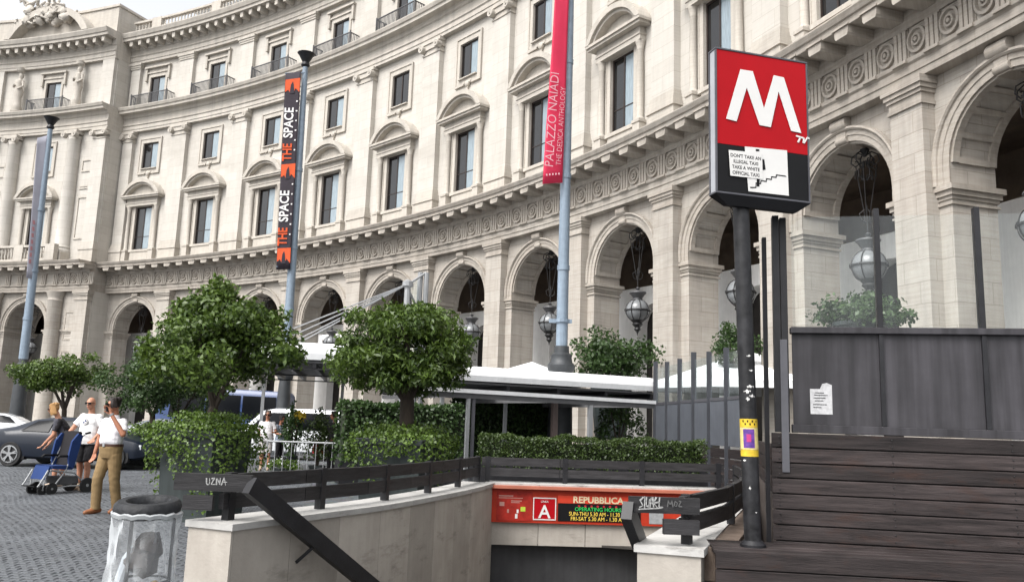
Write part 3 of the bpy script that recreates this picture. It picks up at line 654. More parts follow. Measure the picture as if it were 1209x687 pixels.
# --- the projecting pavilion
arcade_bay(PC, PD, PAV0, PAV1)
for s in (-1, 1):
    # side return, corner pilaster, round half column, panel
    u = PC+s*(-PC+PAV1)
    b = FB(); a0, a1 = sorted((u, u-s*.12)); b.fbox(a0, a1, PD+.42, .45, -1.5, 9.1); b.fbox(a0, a1, PD+.30, .35, 11.3, 21.93); b.fbox(a0, a1, PD+.30, .35, 23.8, 27.7); part('pavilion_side_wall', b, 'stone_up', fix=False)
    uc = PC+s*4.68
    b = FB(); b.fbox(uc-.5, uc+.52, PD, PD+.45, -1.5, 8.38); p = part('arcade_pilaster', b, 'stone_low', fix=False)
    b = FB(); stack(b, uc-.5, uc+.52, PD, PD+.45, [(8.38, 8.47, .06), (8.68, 8.78, .07), (8.78, 8.90, .12), (8.90, 9.09, .17), (8.47, 8.68, .02)]); part('capital', b, 'trim_low', p, fix=False)
    giant = FB(); giant.fbox(uc-.5, uc+.52, PD-.03, PD+.3, 12.9, 21.1); p = part('giant_pilaster', giant, 'stone_up', fix=False)
    b = FB(); stack(b, uc-.5, uc+.52, PD-.03, PD+.3, [(11.3, 11.6, .14), (11.6, 12.25, .10), (12.25, 12.42, .16), (12.42, 12.6, .12), (12.6, 12.9, .05)]); part('pilaster_base', b, 'trim_up', p, fix=False)
    b = FB(); stack(b, uc-.5, uc+.52, PD-.03, PD+.3, [(21.1, 21.2, .05), (21.42, 21.74, .08), (21.74, 21.93, .14)]); volutes(b, uc, 21.5, PD-.05, .5); part('capital', b, 'trim_up', p, fix=False)
    b = FB(); b.fbox(uc-.5, uc+.5, PD, PD+.3, 23.8, 27.68); part('attic_pilaster', b, 'stone_up', fix=False)
    uk = PC+s*2.52
    x, y, _ = P(uk, PD+.12, 0)
    def cyl(name, pr, mt, parent=None):
        b = MB(); b.lathe([(r, z+EYE) for r, z in pr], c=(x, y, 0), n=20); return part(name, b, mt, parent, smooth=True)
    c1 = cyl('arcade_column', [(.66, -1.5), (.66, -1.2), (.6, -1.0), (.6, 2), (.54, 8.3), (.6, 8.4), (.56, 8.45), (.56, 8.65), (.66, 8.85), (.7, 9.08)], 'stone_low')
    c2 = cyl('ionic_column', [(.66, 12.1), (.68, 12.3), (.6, 12.42), (.64, 12.55), (.56, 12.7), (.56, 15), (.49, 21.1), (.54, 21.2), (.5, 21.3), (.56, 21.5)], 'stone_up')
    b = FB(); b.fbox(uk-.52, uk+.52, PD-.45, PD+.3, 21.62, 21.93); volutes(b, uk, 21.5, PD-.35, .45); part('capital', b, 'trim_up', c2, fix=False)
    b = FB(); b.fbox(uk-.56, uk+.56, PD-.6, PD+.3, 11.3, 12.12); part('column_pedestal', b, 'trim_up', c2, fix=False)
    # sunk panels between column and pilaster
    for z0, z1 in ((5.4, 7.6), (1.6, 4.6), (17.2, 17.5), (18.6, 19.6), (13.2, 16.6)):
        b = FB(); um = PC+s*3.62
        off = PD+.4 if z0 < 9 else PD+.28
        for q0, q1, y0, y1 in ((um-.42, um-.32, z0, z1), (um+.32, um+.42, z0, z1), (um-.32, um+.32, z0, z0+.12), (um-.32, um+.32, z1-.12, z1)): b.fbox(q0, q1, off-.07, off+.01, y0, y1)
        part('wall_panel_moulding', b, 'trim_low' if z0 < 9 else 'trim_up', fix=False)
    # caryatid-like statue on the attic
    b = MB(); xs, ys, _ = P(uk, PD-.25, 0); rr = random.Random(3+s)
    prof = [(.42, 23.85), (.44, 24.0), (.36, 24.05), (.36, 24.3), (.30, 24.5), (.28, 25.2), (.33, 25.7), (.25, 26.1), (.33, 26.45), (.30, 26.65), (.11, 26.75), (.11, 26.85), (.17, 26.95), (.18, 27.12), (.11, 27.28), (.30, 27.4), (.34, 27.66)]
    b.lathe([(r, z+EYE) for r, z in prof], c=(xs, ys, 0), n=14)
    b.v = [(vx+.05*sin(vz*5+vx*3), vy+.05*sin(vz*4+1), vz) for vx, vy, vz in b.v]; b.uv = [(v_[0], v_[2]) for v_ in b.v]
    m_ = LF(uk, PD-.25, 26.55)
    st = part('caryatid', b, 'trim_up', smooth=True)
    for t in (-1, 1):
        b = MB(); b.tube([m_ @ Vector((t*.3, 0, 0)), m_ @ Vector((t*.46, -.1, -.45)), m_ @ Vector((t*.16, -.34, -.75 if t > 0 else -.35))], [.11, .09, .07], 8); part('arm', b, 'trim_up', st, smooth=True)
ent1(PAV0, PAV1, PD); ent23(PAV0, PAV1, PD); upper_bay(PC, PAV0, PAV1, PD)
b = FB()
for k_ in range(11):
    u = PAV0+.35+k_*.98
    place('triglyph', TRI, palace, LF(u+.49, PD, 9.65, 1)); place('modillion', MOD, palace, LF(u+.49, PD-.14, 10.915, 1))
    if abs(u-PC) > 2.6: place('frieze_disc', DISC, palace, LF(u, PD, 10.08))
k = PAV0+.4
while k < PAV1: place('roof_modillion', MOD2, palace, LF(k, PD-.13, 29.21)); k += .74
# pavilion balcony
balustrade(PC-2.9, PC+2.9, PD-.95, 11.34, 1.25, 'pavilion_balcony', [PC-2.6, PC, PC+2.6])
# attic block, segmental gable and statue group
b = FB(); b.fbox(PAV0, PAV1, PD-.2, 3, 29.84, 31.9, True); b.fbox(PAV0-.1, PAV1+.1, PD-.3, 3, 31.9, 32.1, True); part('attic_block', b, 'trim_up', fix=False)
b = FB(); n = 18; hw, rise, zb = 3.6, 2.5, 29.86; R = (hw**2+rise**2)/(2*rise); t0 = math.asin(hw/R)
def sg(rr): return [(PC+rr*sin(-t0+2*t0*i/n), zb+rise-R+rr*cos(-t0+2*t0*i/n)) for i in range(n+1)]
so, si = sg(R), sg(R-.5); si = [(x, max(z, zb)) for x, z in si]
for k in range(n):
    A, B, C, D = si[k], si[k+1], so[k+1], so[k]
    f0 = PD-1.2
    b.q([(A[0], f0, A[1]), (B[0], f0, B[1]), (C[0], f0, C[1]), (D[0], f0, D[1])])
    b.q([(D[0], f0, D[1]), (C[0], f0, C[1]), (C[0], PD+.5, C[1]), (D[0], PD+.5, D[1])]); b.q([(A[0], f0, A[1]), (A[0], PD-.25, A[1]), (B[0], PD-.25, B[1]), (B[0], f0, B[1])])
    b.q([(A[0], PD-.35, zb), (B[0], PD-.35, zb), (B[0], PD-.35, B[1]), (A[0], PD-.35, A[1])])
for q in (0, n): b.q([(so[q][0], PD-1.2, zb), (so[q][0], PD+.5, zb), (so[q][0], PD+.5, so[q][1]+.01), (so[q][0], PD-1.2, so[q][1]+.01)])
gable = part('segmental_gable', b, 'trim_up', fix=False)
rr = random.Random(5)
b = MB()
for k in range(34):                                          # cluster of seated figures, trophies and a shield
    um = PC-.6+rr.uniform(-2.2, 2.2); zc = 31.2+rr.uniform(0, 2.3)*(1-abs(um-PC+.6)/2.9); m_ = LF(um, PD-.8+rr.uniform(-.35, .3), zc); r = rr.uniform(.2, .42)
    n0 = len(b.v)
    b.lathe([(.01, -r*1.5), (r*.7, -r*1.1), (r*.9, -r*.3), (r, r*.3), (r*.62, r*.9), (r*.26, r*1.15), (r*.34, r*1.45), (r*.3, r*1.75), (.02, r*1.95)], n=9, mx=m_ @ Matrix.Rotation(rr.uniform(-.9, .9), 4, 'Y') @ Matrix.Rotation(rr.uniform(-.7, .7), 4, 'X') @ Matrix.Diagonal((rr.uniform(.6, 1.2), rr.uniform(.6, 1), 1, 1)))
    b.v[n0:] = [(x+rr.uniform(-.05, .05), y+rr.uniform(-.05, .05), z+rr.uniform(-.05, .05)) for x, y, z in b.v[n0:]]
for k in range(22):
    um = PC-.6+rr.uniform(-1.9, 1.9); m_ = LF(um, PD-1.0, 31.6+rr.uniform(0, 1.6)); a = rr.uniform(0, 6.3)
    b.tube([m_ @ Vector((0, 0, 0)), m_ @ Vector((.4*cos(a), -.2, .4*sin(a))), m_ @ Vector((.75*cos(a+.6), -.1, .75*sin(a+.6)))], [.13, .11, .07], 7)
part('gable_sculpture', b, 'trim_up', gable, smooth=True)
# cinema sign inside the arch behind the left canopy
b = FB(); b.fbox(17-1.55, 17+1.55, 1.75, 1.9, 4.55, 5.55, True); sg_ = part('cinema_sign', b, 'white_panel', fix=False)
mx = frame(P(17-1.25, 1.73, 4.85), curve(17)[2:4]+(0,), (0, 0, 1))
ch = bpy.data.objects.new('lettering', text_mesh('THE SPACE CINEMA', .5, M['black'], sx=.75)); COL.objects.link(ch); ch.parent = sg_; ch.matrix_basis = Matrix.Translation(-ORG[palace.name]) @ mx; ORG[ch.name] = Vector((0, 0, 0))
# ------------------------------------------------------------------ ground, pavements, stair pit
KS = .88
def K(x, y, z=0.0): return Vector((x*KS, y*KS, EYE+(z-EYE)*KS))
def spline(pts, n):
    """Catmull-Rom through pts, resampled to equal steps"""
    pts = [Vector(p) for p in pts]; q = [pts[0]*2-pts[1]]+pts+[pts[-1]*2-pts[-2]]; out = []
    for i in range(1, len(q)-2):
        for k in range(24):
            t = k/24; a, b, c, d = q[i-1], q[i], q[i+1], q[i+2]
            out.append(.5*((2*b)+(c-a)*t+(2*a-5*b+4*c-d)*t*t+(3*b-a-3*c+d)*t**3))
    out.append(pts[-1]); L = [0]
    for a, b in zip(out, out[1:]): L.append(L[-1]+(b-a).length)
    res = []; j = 0
    for k in range(n+1):
        s = L[-1]*k/n
        while j < len(L)-2 and L[j+1] < s: j += 1
        t = (s-L[j])/max(1e-9, L[j+1]-L[j]); res.append(out[j].lerp(out[j+1], t))
    return res
def offset(pl, d):
    """shift a polyline sideways to its left by d"""
    r = []
    for i, p in enumerate(pl):
        t = (pl[min(i+1, len(pl)-1)]-pl[max(i-1, 0)]); n = Vector((-t.y, t.x, 0)).normalized(); r.append(p+n*d)
    return r
CZ = K(0, 0, .5).z                                           # top of the copings
IN_L = [K(x, y).xy.to_3d() for x, y in ((-2.59, 8.24), (-2.02, 9.46), (-1.45, 10.73), (-.83, 12.7), (-.43, 14.3), (-.22, 15.42))]
IN_R = [K(x, y).xy.to_3d() for x, y in ((1.21, 7.74), (2.35, 10.9), (3.35, 13.7), (3.95, 15.6))]
OUTER_R = .5
# ground: one sheet with the stair pit cut out of it
hole = [K(-2.75, 8.3).xy, K(1.5, 7.85).xy, K(4.2, 15.75).xy, K(-.42, 15.65).xy]
big = [(-700, -300), (700, -300), (700, 900), (-700, 900)]
gm = MB(); gm.add([(x, y, 0) for x, y in big]+[(p.x, p.y, 0) for p in hole], [(0, 1, 5, 4), (1, 2, 6, 5), (2, 3, 7, 6), (3, 0, 4, 7)])
mt = bpy.data.materials.new('cobbled_square'); mt.use_nodes = True; t = mt.node_tree; p = t.nodes['Principled BSDF']
p.inputs['Roughness'].default_value = .6
tc = N(t, 'ShaderNodeTexCoord'); vo = N(t, 'ShaderNodeTexVoronoi', Scale=8.); t.links.new(tc.outputs['Object'], vo.inputs['Vector'])
vd = N(t, 'ShaderNodeTexVoronoi', Scale=8.); vd.feature = 'DISTANCE_TO_EDGE'; t.links.new(tc.outputs['Object'], vd.inputs['Vector'])
nz = N(t, 'ShaderNodeTexNoise', Scale=.6, Detail=6.); t.links.new(tc.outputs['Object'], nz.inputs['Vector'])
r1 = N(t, 'ShaderNodeValToRGB'); r1.color_ramp.elements[0].color = (.078, .084, .092, 1); r1.color_ramp.elements[1].color = (.112, .12, .13, 1); r1.color_ramp.elements[0].position = .3; r1.color_ramp.elements[1].position = .7
t.links.new(nz.outputs['Fac'], r1.inputs[0])
m1 = N(t, 'ShaderNodeMix', data_type='RGBA', blend_type='MULTIPLY'); m1.inputs[0].default_value = .25
t.links.new(r1.outputs[0], m1.inputs[6]); t.links.new(vo.outputs['Color'], m1.inputs[7])
r2 = N(t, 'ShaderNodeValToRGB'); r2.color_ramp.elements[0].color = (.55, .55, .55, 1); r2.color_ramp.elements[1].position = .09
t.links.new(vd.outputs['Distance'], r2.inputs[0])
m2 = N(t, 'ShaderNodeMix', data_type='RGBA', blend_type='MULTIPLY'); m2.inputs[0].default_value = 1
t.links.new(m1.outputs[2], m2.inputs[6]); t.links.new(r2.outputs[0], m2.inputs[7])
t.links.new(m2.outputs[2], p.inputs['Base Color'])
bp = N(t, 'ShaderNodeBump', Strength=.7, Distance=.02); t.links.new(r2.outputs[0], bp.inputs['Height']); t.links.new(bp.outputs[0], p.inputs['Normal'])
ground = obj('ground', gm, mt, kind='structure')
# cobbles: basalt setts in wavering courses; the nearest 300 single, the rest one mesh
def cobble_verts(s, h, r):
    a = s*.5*r.uniform(.88, 1.0); b = s*.5*r.uniform(.88, 1.0); i = .010; z = h
    v = [(-a, -b, -.02), (a, -b, -.02), (a, b, -.02), (-a, b, -.02), (-a, -b, z-.006), (a, -b, z-.006), (a, b, z-.006), (-a, b, z-.006), (-a+i, -b+i, z), (a-i, -b+i, z), (a-i, b-i, z), (-a+i, b-i, z)]
    f = [(0, 1, 5, 4), (1, 2, 6, 5), (2, 3, 7, 6), (3, 0, 4, 7), (4, 5, 9, 8), (5, 6, 10, 9), (6, 7, 11, 10), (7, 4, 8, 11), (8, 9, 10, 11)]
    return v, f
cr = random.Random(11); S = .112
protos = []
for k in range(6):
    b = MB(); b.add(*cobble_verts(S-.005, .009, cr)); protos.append(b.mesh('cobblestone', M['cobble'], fix=False))
stones = []
y = 5.2
while y < 23:
    x = -.70*y-1.2
    while x < -.22*y-.2:
        xx = x+cr.uniform(-.006, .006); yy = y+.10*sin(x*1.9)+.04*sin(x*4.3+y)+cr.uniform(-.006, .006)
        inside = False
        if yy > 6.9:                                        # keep clear of the parapet
            lx = np.interp(yy, [p_.y for p_ in IN_L], [p_.x for p_ in IN_L])-.55
            inside = xx > lx
        elif xx > -1.6: inside = True
        if not inside: stones.append((xx, yy))
        x += S
    y += S
vis = [q for q in stones if q[1] > 6.9 and q[0] > -.625*q[1] and q[0] < -.40*q[1]]
vis.sort(key=lambda q: q[1]); first = set(vis[:300])
bulk = MB()
for q in stones:
    a = cr.uniform(-.09, .09); z = cr.uniform(-.004, .002); tx, ty = cr.uniform(-.035, .035), cr.uniform(-.035, .035)
    if q in first:
        o = bpy.data.objects.new('cobblestone', protos[cr.randrange(6)]); COL.objects.link(o); o.parent = ground
        o.location = Vector((q[0], q[1], z))-ORG[ground.name]; o.rotation_euler = (tx, ty, a)
    else:
        v, f = cobble_verts(S-.005, .009, cr); ca, sa = cos(a), sin(a)
        bulk.add([(q[0]+vx*ca-vy*sa, q[1]+vx*sa+vy*ca, z+vz+vx*tx+vy*ty) for vx, vy, vz in v], f)
obj('cobblestones', bulk, M['cobble'], ground, kind='stuff', fix=False)
# pavement in front of the arcade and terrace floor
b = FB(); b.sweep([(-3.6, -1.5), (-3.6, -1.36), (6.5, -1.34), (6.5, -1.5)], PAV0-4, UE, 1.2); obj('pavement', b, mat('pavement_stone', (.17, .17, .17), .8, var=.2, vscale=.8), kind='structure', fix=False)
# ---- pit: parapet walls of stone panels with copings
def parapet(name, inner, thick, side, label, z0=-3.7, n=9, end=True):
    t = thing(name, (inner[0].x, inner[0].y, 0), label, 'parapet')
    pl = spline(inner, n*3); out = offset(pl, thick*side); zc = CZ-.055
    core = MB()
    a = offset(pl, .03*side); o_ = offset(pl, (thick-.03)*side)
    for i in range(len(pl)-1):
        q = [a[i], a[i+1], o_[i+1], o_[i]]
        core.add([(v.x, v.y, z) for z in (z0, zc-.01) for v in q], [(4, 5, 6, 7), (0, 1, 5, 4), (1, 2, 6, 5), (2, 3, 7, 6), (3, 0, 4, 7)])
    obj('wall_core', core, M['parapet'], t)
    for k in range(n):                                       # facing panels, inside and outside
        for A, d, zz in ((pl, side, z0), (out, -side, -.05)):
            seg = A[3*k:3*k+4]; seg = [seg[0].lerp(seg[1], .014), seg[1], seg[2], seg[3].lerp(seg[2], .014)]; bk = offset(seg, .028*d); pr = cr.uniform(-.003, .003); seg = offset(seg, pr)
            p_ = MB()
            for i in range(3):
                q = [seg[i], seg[i+1], bk[i+1], bk[i]]
                p_.add([(v.x, v.y, z) for z in (zz, zc) for v in q], [(4, 5, 6, 7), (0, 3, 2, 1), (0, 1, 5, 4), (2, 3, 7, 6)]+([(3, 0, 4, 7)] if i == 0 else [])+([(1, 2, 6, 5)] if i == 2 else []))
            obj('stone_panel', p_, M['parapet'], t)
        c0 = offset(pl[3*k:3*k+4], -.025*side); c1 = offset(out[3*k:3*k+4], .025*side)
        if k == 0:
            dd = (pl[0]-pl[1]).normalized()*.05; c0[0] = c0[0]+dd; c1[0] = c1[0]+dd
        c0[0] = c0[0].lerp(c0[1], .012); c1[0] = c1[0].lerp(c1[1], .012)
        p_ = MB()
        for i in range(3):
            q = [c0[i], c0[i+1], c1[i+1], c1[i]]; e = .008
            p_.add([(v.x, v.y, z) for z in (zc, CZ) for v in q], [(4, 5, 6, 7), (0, 3, 2, 1), (0, 1, 5, 4), (2, 3, 7, 6)]+([(3, 0, 4, 7)] if i == 0 else [])+([(1, 2, 6, 5)] if i == 2 else []))
        obj('coping_stone', p_, M['coping'], t)
    p_ = MB(); d = (pl[0]-pl[1]).normalized()*.028
    q = [pl[0], pl[0]+d, out[0]+d, out[0]]; p_.add([(v.x, v.y, z) for z in (-.05, zc) for v in q], [(4, 5, 6, 7), (0, 3, 2, 1), (0, 1, 5, 4), (1, 2, 6, 5), (2, 3, 7, 6), (3, 0, 4, 7)])
    obj('stone_panel', p_, M['parapet'], t)
    return t
parapet('stair_parapet', IN_L, .55*KS, 1, 'curved stone parapet left of the metro stairs, faced with tall pale panels')
parapet('stair_parapet', IN_R, .56*KS, -1, 'straight stone parapet right of the metro stairs, beside the dark wooden bench')
# far wall above the entrance
FA, FB_ = K(-.24, 15.4), K(4.02, 15.62); FA.z = FB_.z = 0
fd = (FB_-FA).normalized(); fn = Vector((-fd.y, fd.x, 0))
t = thing('entrance_wall', (FA.x, FA.y, 0), 'stone lintel wall over the dark metro entrance, below the box hedge', 'wall')
LZ = K(0, 0, -.58).z
L = (FB_-FA).length
def fbx(b, s0, s1, d0, d1, z0, z1):
    v = [FA+fd*s+fn*d for s, d in ((s0, d0), (s1, d0), (s1, d1), (s0, d1))]
    b.add([(q.x, q.y, z) for z in (z0, z1) for q in v], [(0, 3, 2, 1), (4, 5, 6, 7), (0, 1, 5, 4), (1, 2, 6, 5), (2, 3, 7, 6), (3, 0, 4, 7)])
b = MB(); fbx(b, -.2, L+.3, .03, .5, LZ+.02, CZ-.06); obj('wall_core', b, M['parapet'], t)
for k in range(5):
    b = MB(); fbx(b, L*k/5+.005, L*(k+1)/5-.005, 0, .032, LZ, CZ-.22); obj('stone_panel', b, M['parapet'], t)
    b = MB(); fbx(b, L*k/5+.003-(.1 if k == 0 else 0), L*(k+1)/5-.003, -.03, .53, CZ-.05, CZ-.002); obj('coping_stone', b, M['coping'], t)
b = MB(); fbx(b, -.1, L+.2, .20, .26, LZ-2.2, LZ+.02); obj('shutter', b, mat('dark_grey_shutter', (.055, .055, .058), .6, var=.2, streak=.2), t)
# stairs and passage
sa = Vector((.325, .946, 0)); sb = Vector((.946, -.325, 0)); S0 = K(-2.6, 8.35); S0.z = 0
st = thing('metro_stairs', (S0.x, S0.y, -3.4), 'dark stone steps going down between the two parapets', 'stairs')
mst = mat('stair_basalt', (.09, .09, .09), .7, var=.3, bump=.3)
for k in range(20):
    b = MB(); o = S0+sa*(.29*k)
    v = [o-sb*.3-sa*.02, o+sb*3.6-sa*.02, o+sb*3.6+sa*.32, o-sb*.3+sa*.32]; z1 = -.17*k-.004; z0 = z1-.4
    b.add([(q.x, q.y, z) for z in (z0, z1) for q in v], [(0, 3, 2, 1), (4, 5, 6, 7), (0, 1, 5, 4), (1, 2, 6, 5), (2, 3, 7, 6), (3, 0, 4, 7)]); obj('step', b, mst, st)
b = MB()
def pbx(b, a0, a1, b0, b1, z0, z1):
    v = [S0+sa*a_+sb*b_ for a_, b_ in ((a0, b0), (a0, b1), (a1, b1), (a1, b0))]
    b.add([(q.x, q.y, z) for z in (z0, z1) for q in v], [(0, 3, 2, 1), (4, 5, 6, 7), (0, 1, 5, 4), (1, 2, 6, 5), (2, 3, 7, 6), (3, 0, 4, 7)])
pbx(b, 5.7, 16, -.6, 4.4, -3.75, -3.45); obj('passage_floor', b, mst, kind='structure')
mpass = mat('passage_dark_wall', (.05, .045, .04), .8, var=.2)
b = MB(); pbx(b, 7.1, 16, -.7, -.3, -3.45, LZ); pbx(b, 7.1, 16, 3.9, 4.4, -3.45, LZ); pbx(b, 16, 16.3, -.7, 4.4, -3.5, -.3); pbx(b, 7.2, 16, -.7, 4.4, LZ, -.3)
obj('passage_wall', b, mpass, kind='structure')
# ---- sign board under the far coping
t = thing('station_sign', (FA.x+1.8, FA.y, LZ), 'red metro station board over the stair entrance with dot-matrix opening hours', 'station sign')
SZ1, SZ0 = K(0, 0, .41).z, K(0, 0, -.18).z
def sbx(name, s0, s1, d, z0, z1, m_, th=.02):
    b = MB(); fbx(b, s0, s1, -d-th, -d, z0, z1); return obj(name, b, m_, t)
m_or = mat('sign_red_orange', (.50, .042, .018), .5, var=.2, vscale=3, spec=.2)
sbx('sign_board', .0, L*.985, .012, SZ0, SZ1, m_or, .05)
b = MB(); fbx(b, -.02, L*.99, -.16, .0, SZ1+.004, SZ1+.05); obj('sign_hood', b, mat('sign_hood', (.50, .16, .10), .5), t)
px2s = lambda px: (px-592)/(836-592)*L*.99
H_ = SZ1-SZ0
def zz(py): return SZ1-(py-577)/(614.5-577)*H_
sbx('poster_panel', px2s(597), px2s(634), .064, zz(612.5), zz(580), mat('poster_red', (.40, .028, .018), .5, spec=.2, var=.3, vscale=8), .006)
for x0, x1, y0, y1, c in ((599, 614, 584.5, 585.8, 'pale'), (599, 624, 587, 587.8, 'pale'), (600, 605, 592, 596.5, 'pale'), (608, 610, 600, 604, 'pale'), (616.5, 619, 605, 610, 'white'), (618, 620, 600, 604, 'white'), (612, 623, 590, 591, 'pale'), (612, 621, 592, 592.8, 'pale'), (622, 627, 597, 602, 'lime')):
    if 'pale' not in M: M['pale'] = mat('pale_red_print', (.50, .26, .22), .5)
    if c == 'lime' and 'lime' not in M: M['lime'] = mat('lime_print', (.45, .6, .05), .5)
    sbx('poster_print', px2s(x0), px2s(x1), .0705, zz(y1), zz(y0), M[c], .002)
sq = sbx('line_badge', px2s(635), px2s(659), .064, zz(611), zz(586), M['red'], .006)
for x0, x1, y0, y1 in ((635, 659, 586, 587.2), (635, 659, 609.8, 611), (635, 636, 587.2, 609.8), (658, 659, 587.2, 609.8)): sbx('badge_border', px2s(x0), px2s(x1), .0705, zz(y1), zz(y0), M['white'], .003)
sbx('name_band', px2s(661), px2s(744), .064, zz(591.5), zz(583), mat('name_band_red', (.62, .05, .02), .4), .006)
sbx('display_panel', px2s(661), px2s(748), .064, zz(611.5), zz(591.8), M['black'], .008)
sbx('notice_sheet', px2s(757), px2s(772), .064, zz(612), zz(594), mat('grey_notice', (.36, .37, .38), .6, var=.2, vscale=20), .004)
def stx(s, px, py, size, m_, d=.075, align='LEFT', sx=1, bold=0):
    o = FA+fd*px2s(px)-fn*d; o.z = zz(py); return text('lettering', s, size, m_, frame(o, fd, (0, 0, 1)), t, align=align, sx=sx, bold=bold)
px = L*.99/244
stx('A', 647, 608.5, 18.5*px, M['white'], align='CENTER', bold=.004)
stx('LINEA', 647, 591.5, 3.0*px, M['white'], align='CENTER')
stx('REPUBBLICA', 703, 590.6, 9.0*px, mat('cream_letters', (.75, .62, .40), .5), align='CENTER', bold=.004, sx=1.06)
mg = mat('led_green', (.02, .30, .06), .5, emit=(.02, .55, .10, .35)); my = mat('led_amber', (.5, .36, .05), .5, emit=(.8, .55, .08, .35)); mr_ = mat('led_red', (.5, .02, .04), .5, emit=(.8, .02, .05, .3))
for k in range(7): stx('*', 683+6.5*k, 597.6, 6.0*px, mr_, .078, 'CENTER').name = 'led_star'
stx('OPERATING HOURS', 703, 599.6, 5.4*px, mg, .078, 'CENTER', 1.0)
stx('SUN-THU 5.30 AM - 11.30 PM', 703, 605.0, 5.6*px, my, .078, 'CENTER', .86)
stx('FRI-SAT 5.30 AM - 1.30 AM', 703, 610.4, 5.6*px, my, .078, 'CENTER', .90)

# ---- timber guard rails on the parapets and the handrails of the stairs
def rail_set(name, path, label, n_post, front, zt=.93, graf=None):
    """two plank courses on steel posts following path; front = ((x0,x1) upper, (x0,x1) lower, y) pieces across the end"""
    t = thing(name, (path[0].x, path[0].y, CZ), label, 'guard rail')
    z1 = K(0, 0, zt).z; bh = .14*KS*1.05
    segs = max(3, len(path)-1)
    for zt_ in (z1, z1-.19*KS):
        for a, b_ in zip(path, path[1:]):
            b = MB(); d = (b_-a).normalized()*.004
            b.bar((a.x+d.x, a.y+d.y, zt_), (b_.x-d.x, b_.y-d.y, zt_), .055, bh); obj('rail_plank', b, M['wood_dark'], t)
    cum = [0]
    for a, b_ in zip(path, path[1:]): cum.append(cum[-1]+(b_-a).length)
    for k in range(n_post):
        s = cum[-1]*(k+.08)/(n_post-.84)
        j = max(i for i in range(len(cum)-1) if cum[i] <= s+1e-6); f = (s-cum[j])/(cum[j+1]-cum[j]); p_ = path[j].lerp(path[j+1], f); d = (path[j+1]-path[j]).normalized(); nn = Vector((-d.y, d.x, 0))
        b = MB(); c = p_-nn*.0; b.bar((c.x-d.x*.04, c.y-d.y*.04, z1+.012), (c.x+d.x*.04, c.y+d.y*.04, z1+.012), .075, z1+.012-CZ); obj('post', b, M['steel_dark'], t)
    return t, z1, bh
pathL = [p_ for p_ in spline([K(x, y) for x, y in ((-2.80, 8.42), (-2.25, 9.6), (-1.72, 10.8), (-1.12, 12.7), (-.75, 14.2), (-.50, 15.6))], 6)]
for p_ in pathL: p_.z = 0
tL, z1, bh = rail_set('guard_rail', pathL, 'dark plank guard rail on the curved left parapet, graffiti on its near end', 6, None, .95)
pathF = [K(x, y) for x, y in ((-.46, 15.72), (1.0, 15.80), (2.5, 15.88), (4.1, 15.95))]
for p_ in pathF: p_.z = 0
rail_set('guard_rail', pathF, 'dark plank guard rail across the far end of the stairs, below the box hedge', 4, None, .94)
pathR = spline([K(x, y) for x, y in ((1.60, 7.72), (2.55, 9.6), (3.3, 11.8), (3.85, 13.7), (4.28, 15.9))], 5)
for p_ in pathR: p_.z = 0
tR, z1r, bhr = rail_set('guard_rail', pathR, 'dark plank guard rail curving along the right parapet beside the metro sign pole', 5, None, .93)
def cross(t, x0, x1, y, zt, h, dy=0.0):
    b = MB(); a = K(x0, y, zt); c = K(x1, y+dy, zt); b.bar(a, c, .06, h*KS); return obj('rail_plank', b, M['wood_dark'], t)
cross(tL, -3.24, -2.47, 8.36, .955, .165, -.03); cross(tL, -3.14, -2.85, 8.36, .745, .14)
cross(tR, 1.11, 1.74, 7.66, .925, .14, -.02); cross(tR, 1.42, 1.74, 7.66, .735, .13)
def scrib(t, lines, x, y, z, sz, m_, w_=.011):
    """scratched paint strokes: polylines in letter units on a vertical face"""
    b = MB(); o = K(x, y, z); r = random.Random(len(lines)); fr = frame(o, (1, -.04, .03), (-.03, 0, 1))
    for pl in lines:
        for (a, c), (d, e) in zip(pl, pl[1:]):
            p_, q = Vector((a*sz+r.uniform(-.003, .003), c*sz, 0)), Vector((d*sz+r.uniform(-.003, .003), e*sz, 0)); n_ = Vector((-(q-p_).y, (q-p_).x, 0)).normalized()*(w_*r.uniform(.3, .62))
            v = [p_+n_, p_-n_, q-n_*r.uniform(.4, 1), q+n_*r.uniform(.4, 1)]
            b.add([tuple(fr @ u) for u in v]+[tuple(fr @ (u+Vector((0, 0, .0015)))) for u in v], [(3, 2, 1, 0), (4, 5, 6, 7), (0, 1, 5, 4), (1, 2, 6, 5), (2, 3, 7, 6), (3, 0, 4, 7)])
    obj('graffiti', b, m_, t)
mgraf = mat('scratched_white_paint', (.36, .36, .355), .8, var=.6, vscale=60)
scrib(tL, [[(0, 1), (.05, .2), (.3, .05), (.5, .25), (.5, 1)], [(.7, .9), (1.2, 1), (.75, .1), (1.3, .15)], [(1.45, .05), (1.5, .95), (1.95, .1), (2.0, 1)], [(2.15, 0), (2.5, 1.05), (2.75, 0)], [(2.2, .4), (2.9, .45)]], -2.92, 8.31, .845, .062, mgraf)
scrib(tR, [[(.1, .1), (.5, .3), (.2, .8), (.6, 1.2)], [(.7, 0), (.75, 1.3)], [(.9, 1.2), (.85, .3), (1.3, .1), (1.4, 1.1)], [(1.1, .2), (1.2, 1.0)], [(1.6, 1.2), (1.65, .1)], [(2.0, 1.2), (1.68, .6), (2.1, 0)], [(2.3, 1.2), (2.25, .1), (2.7, .15)], [(0, -.1), (2.6, .02)], [(1.4, .55), (2.4, .7)]], 1.19, 7.61, .825, .072, mgraf, .014)
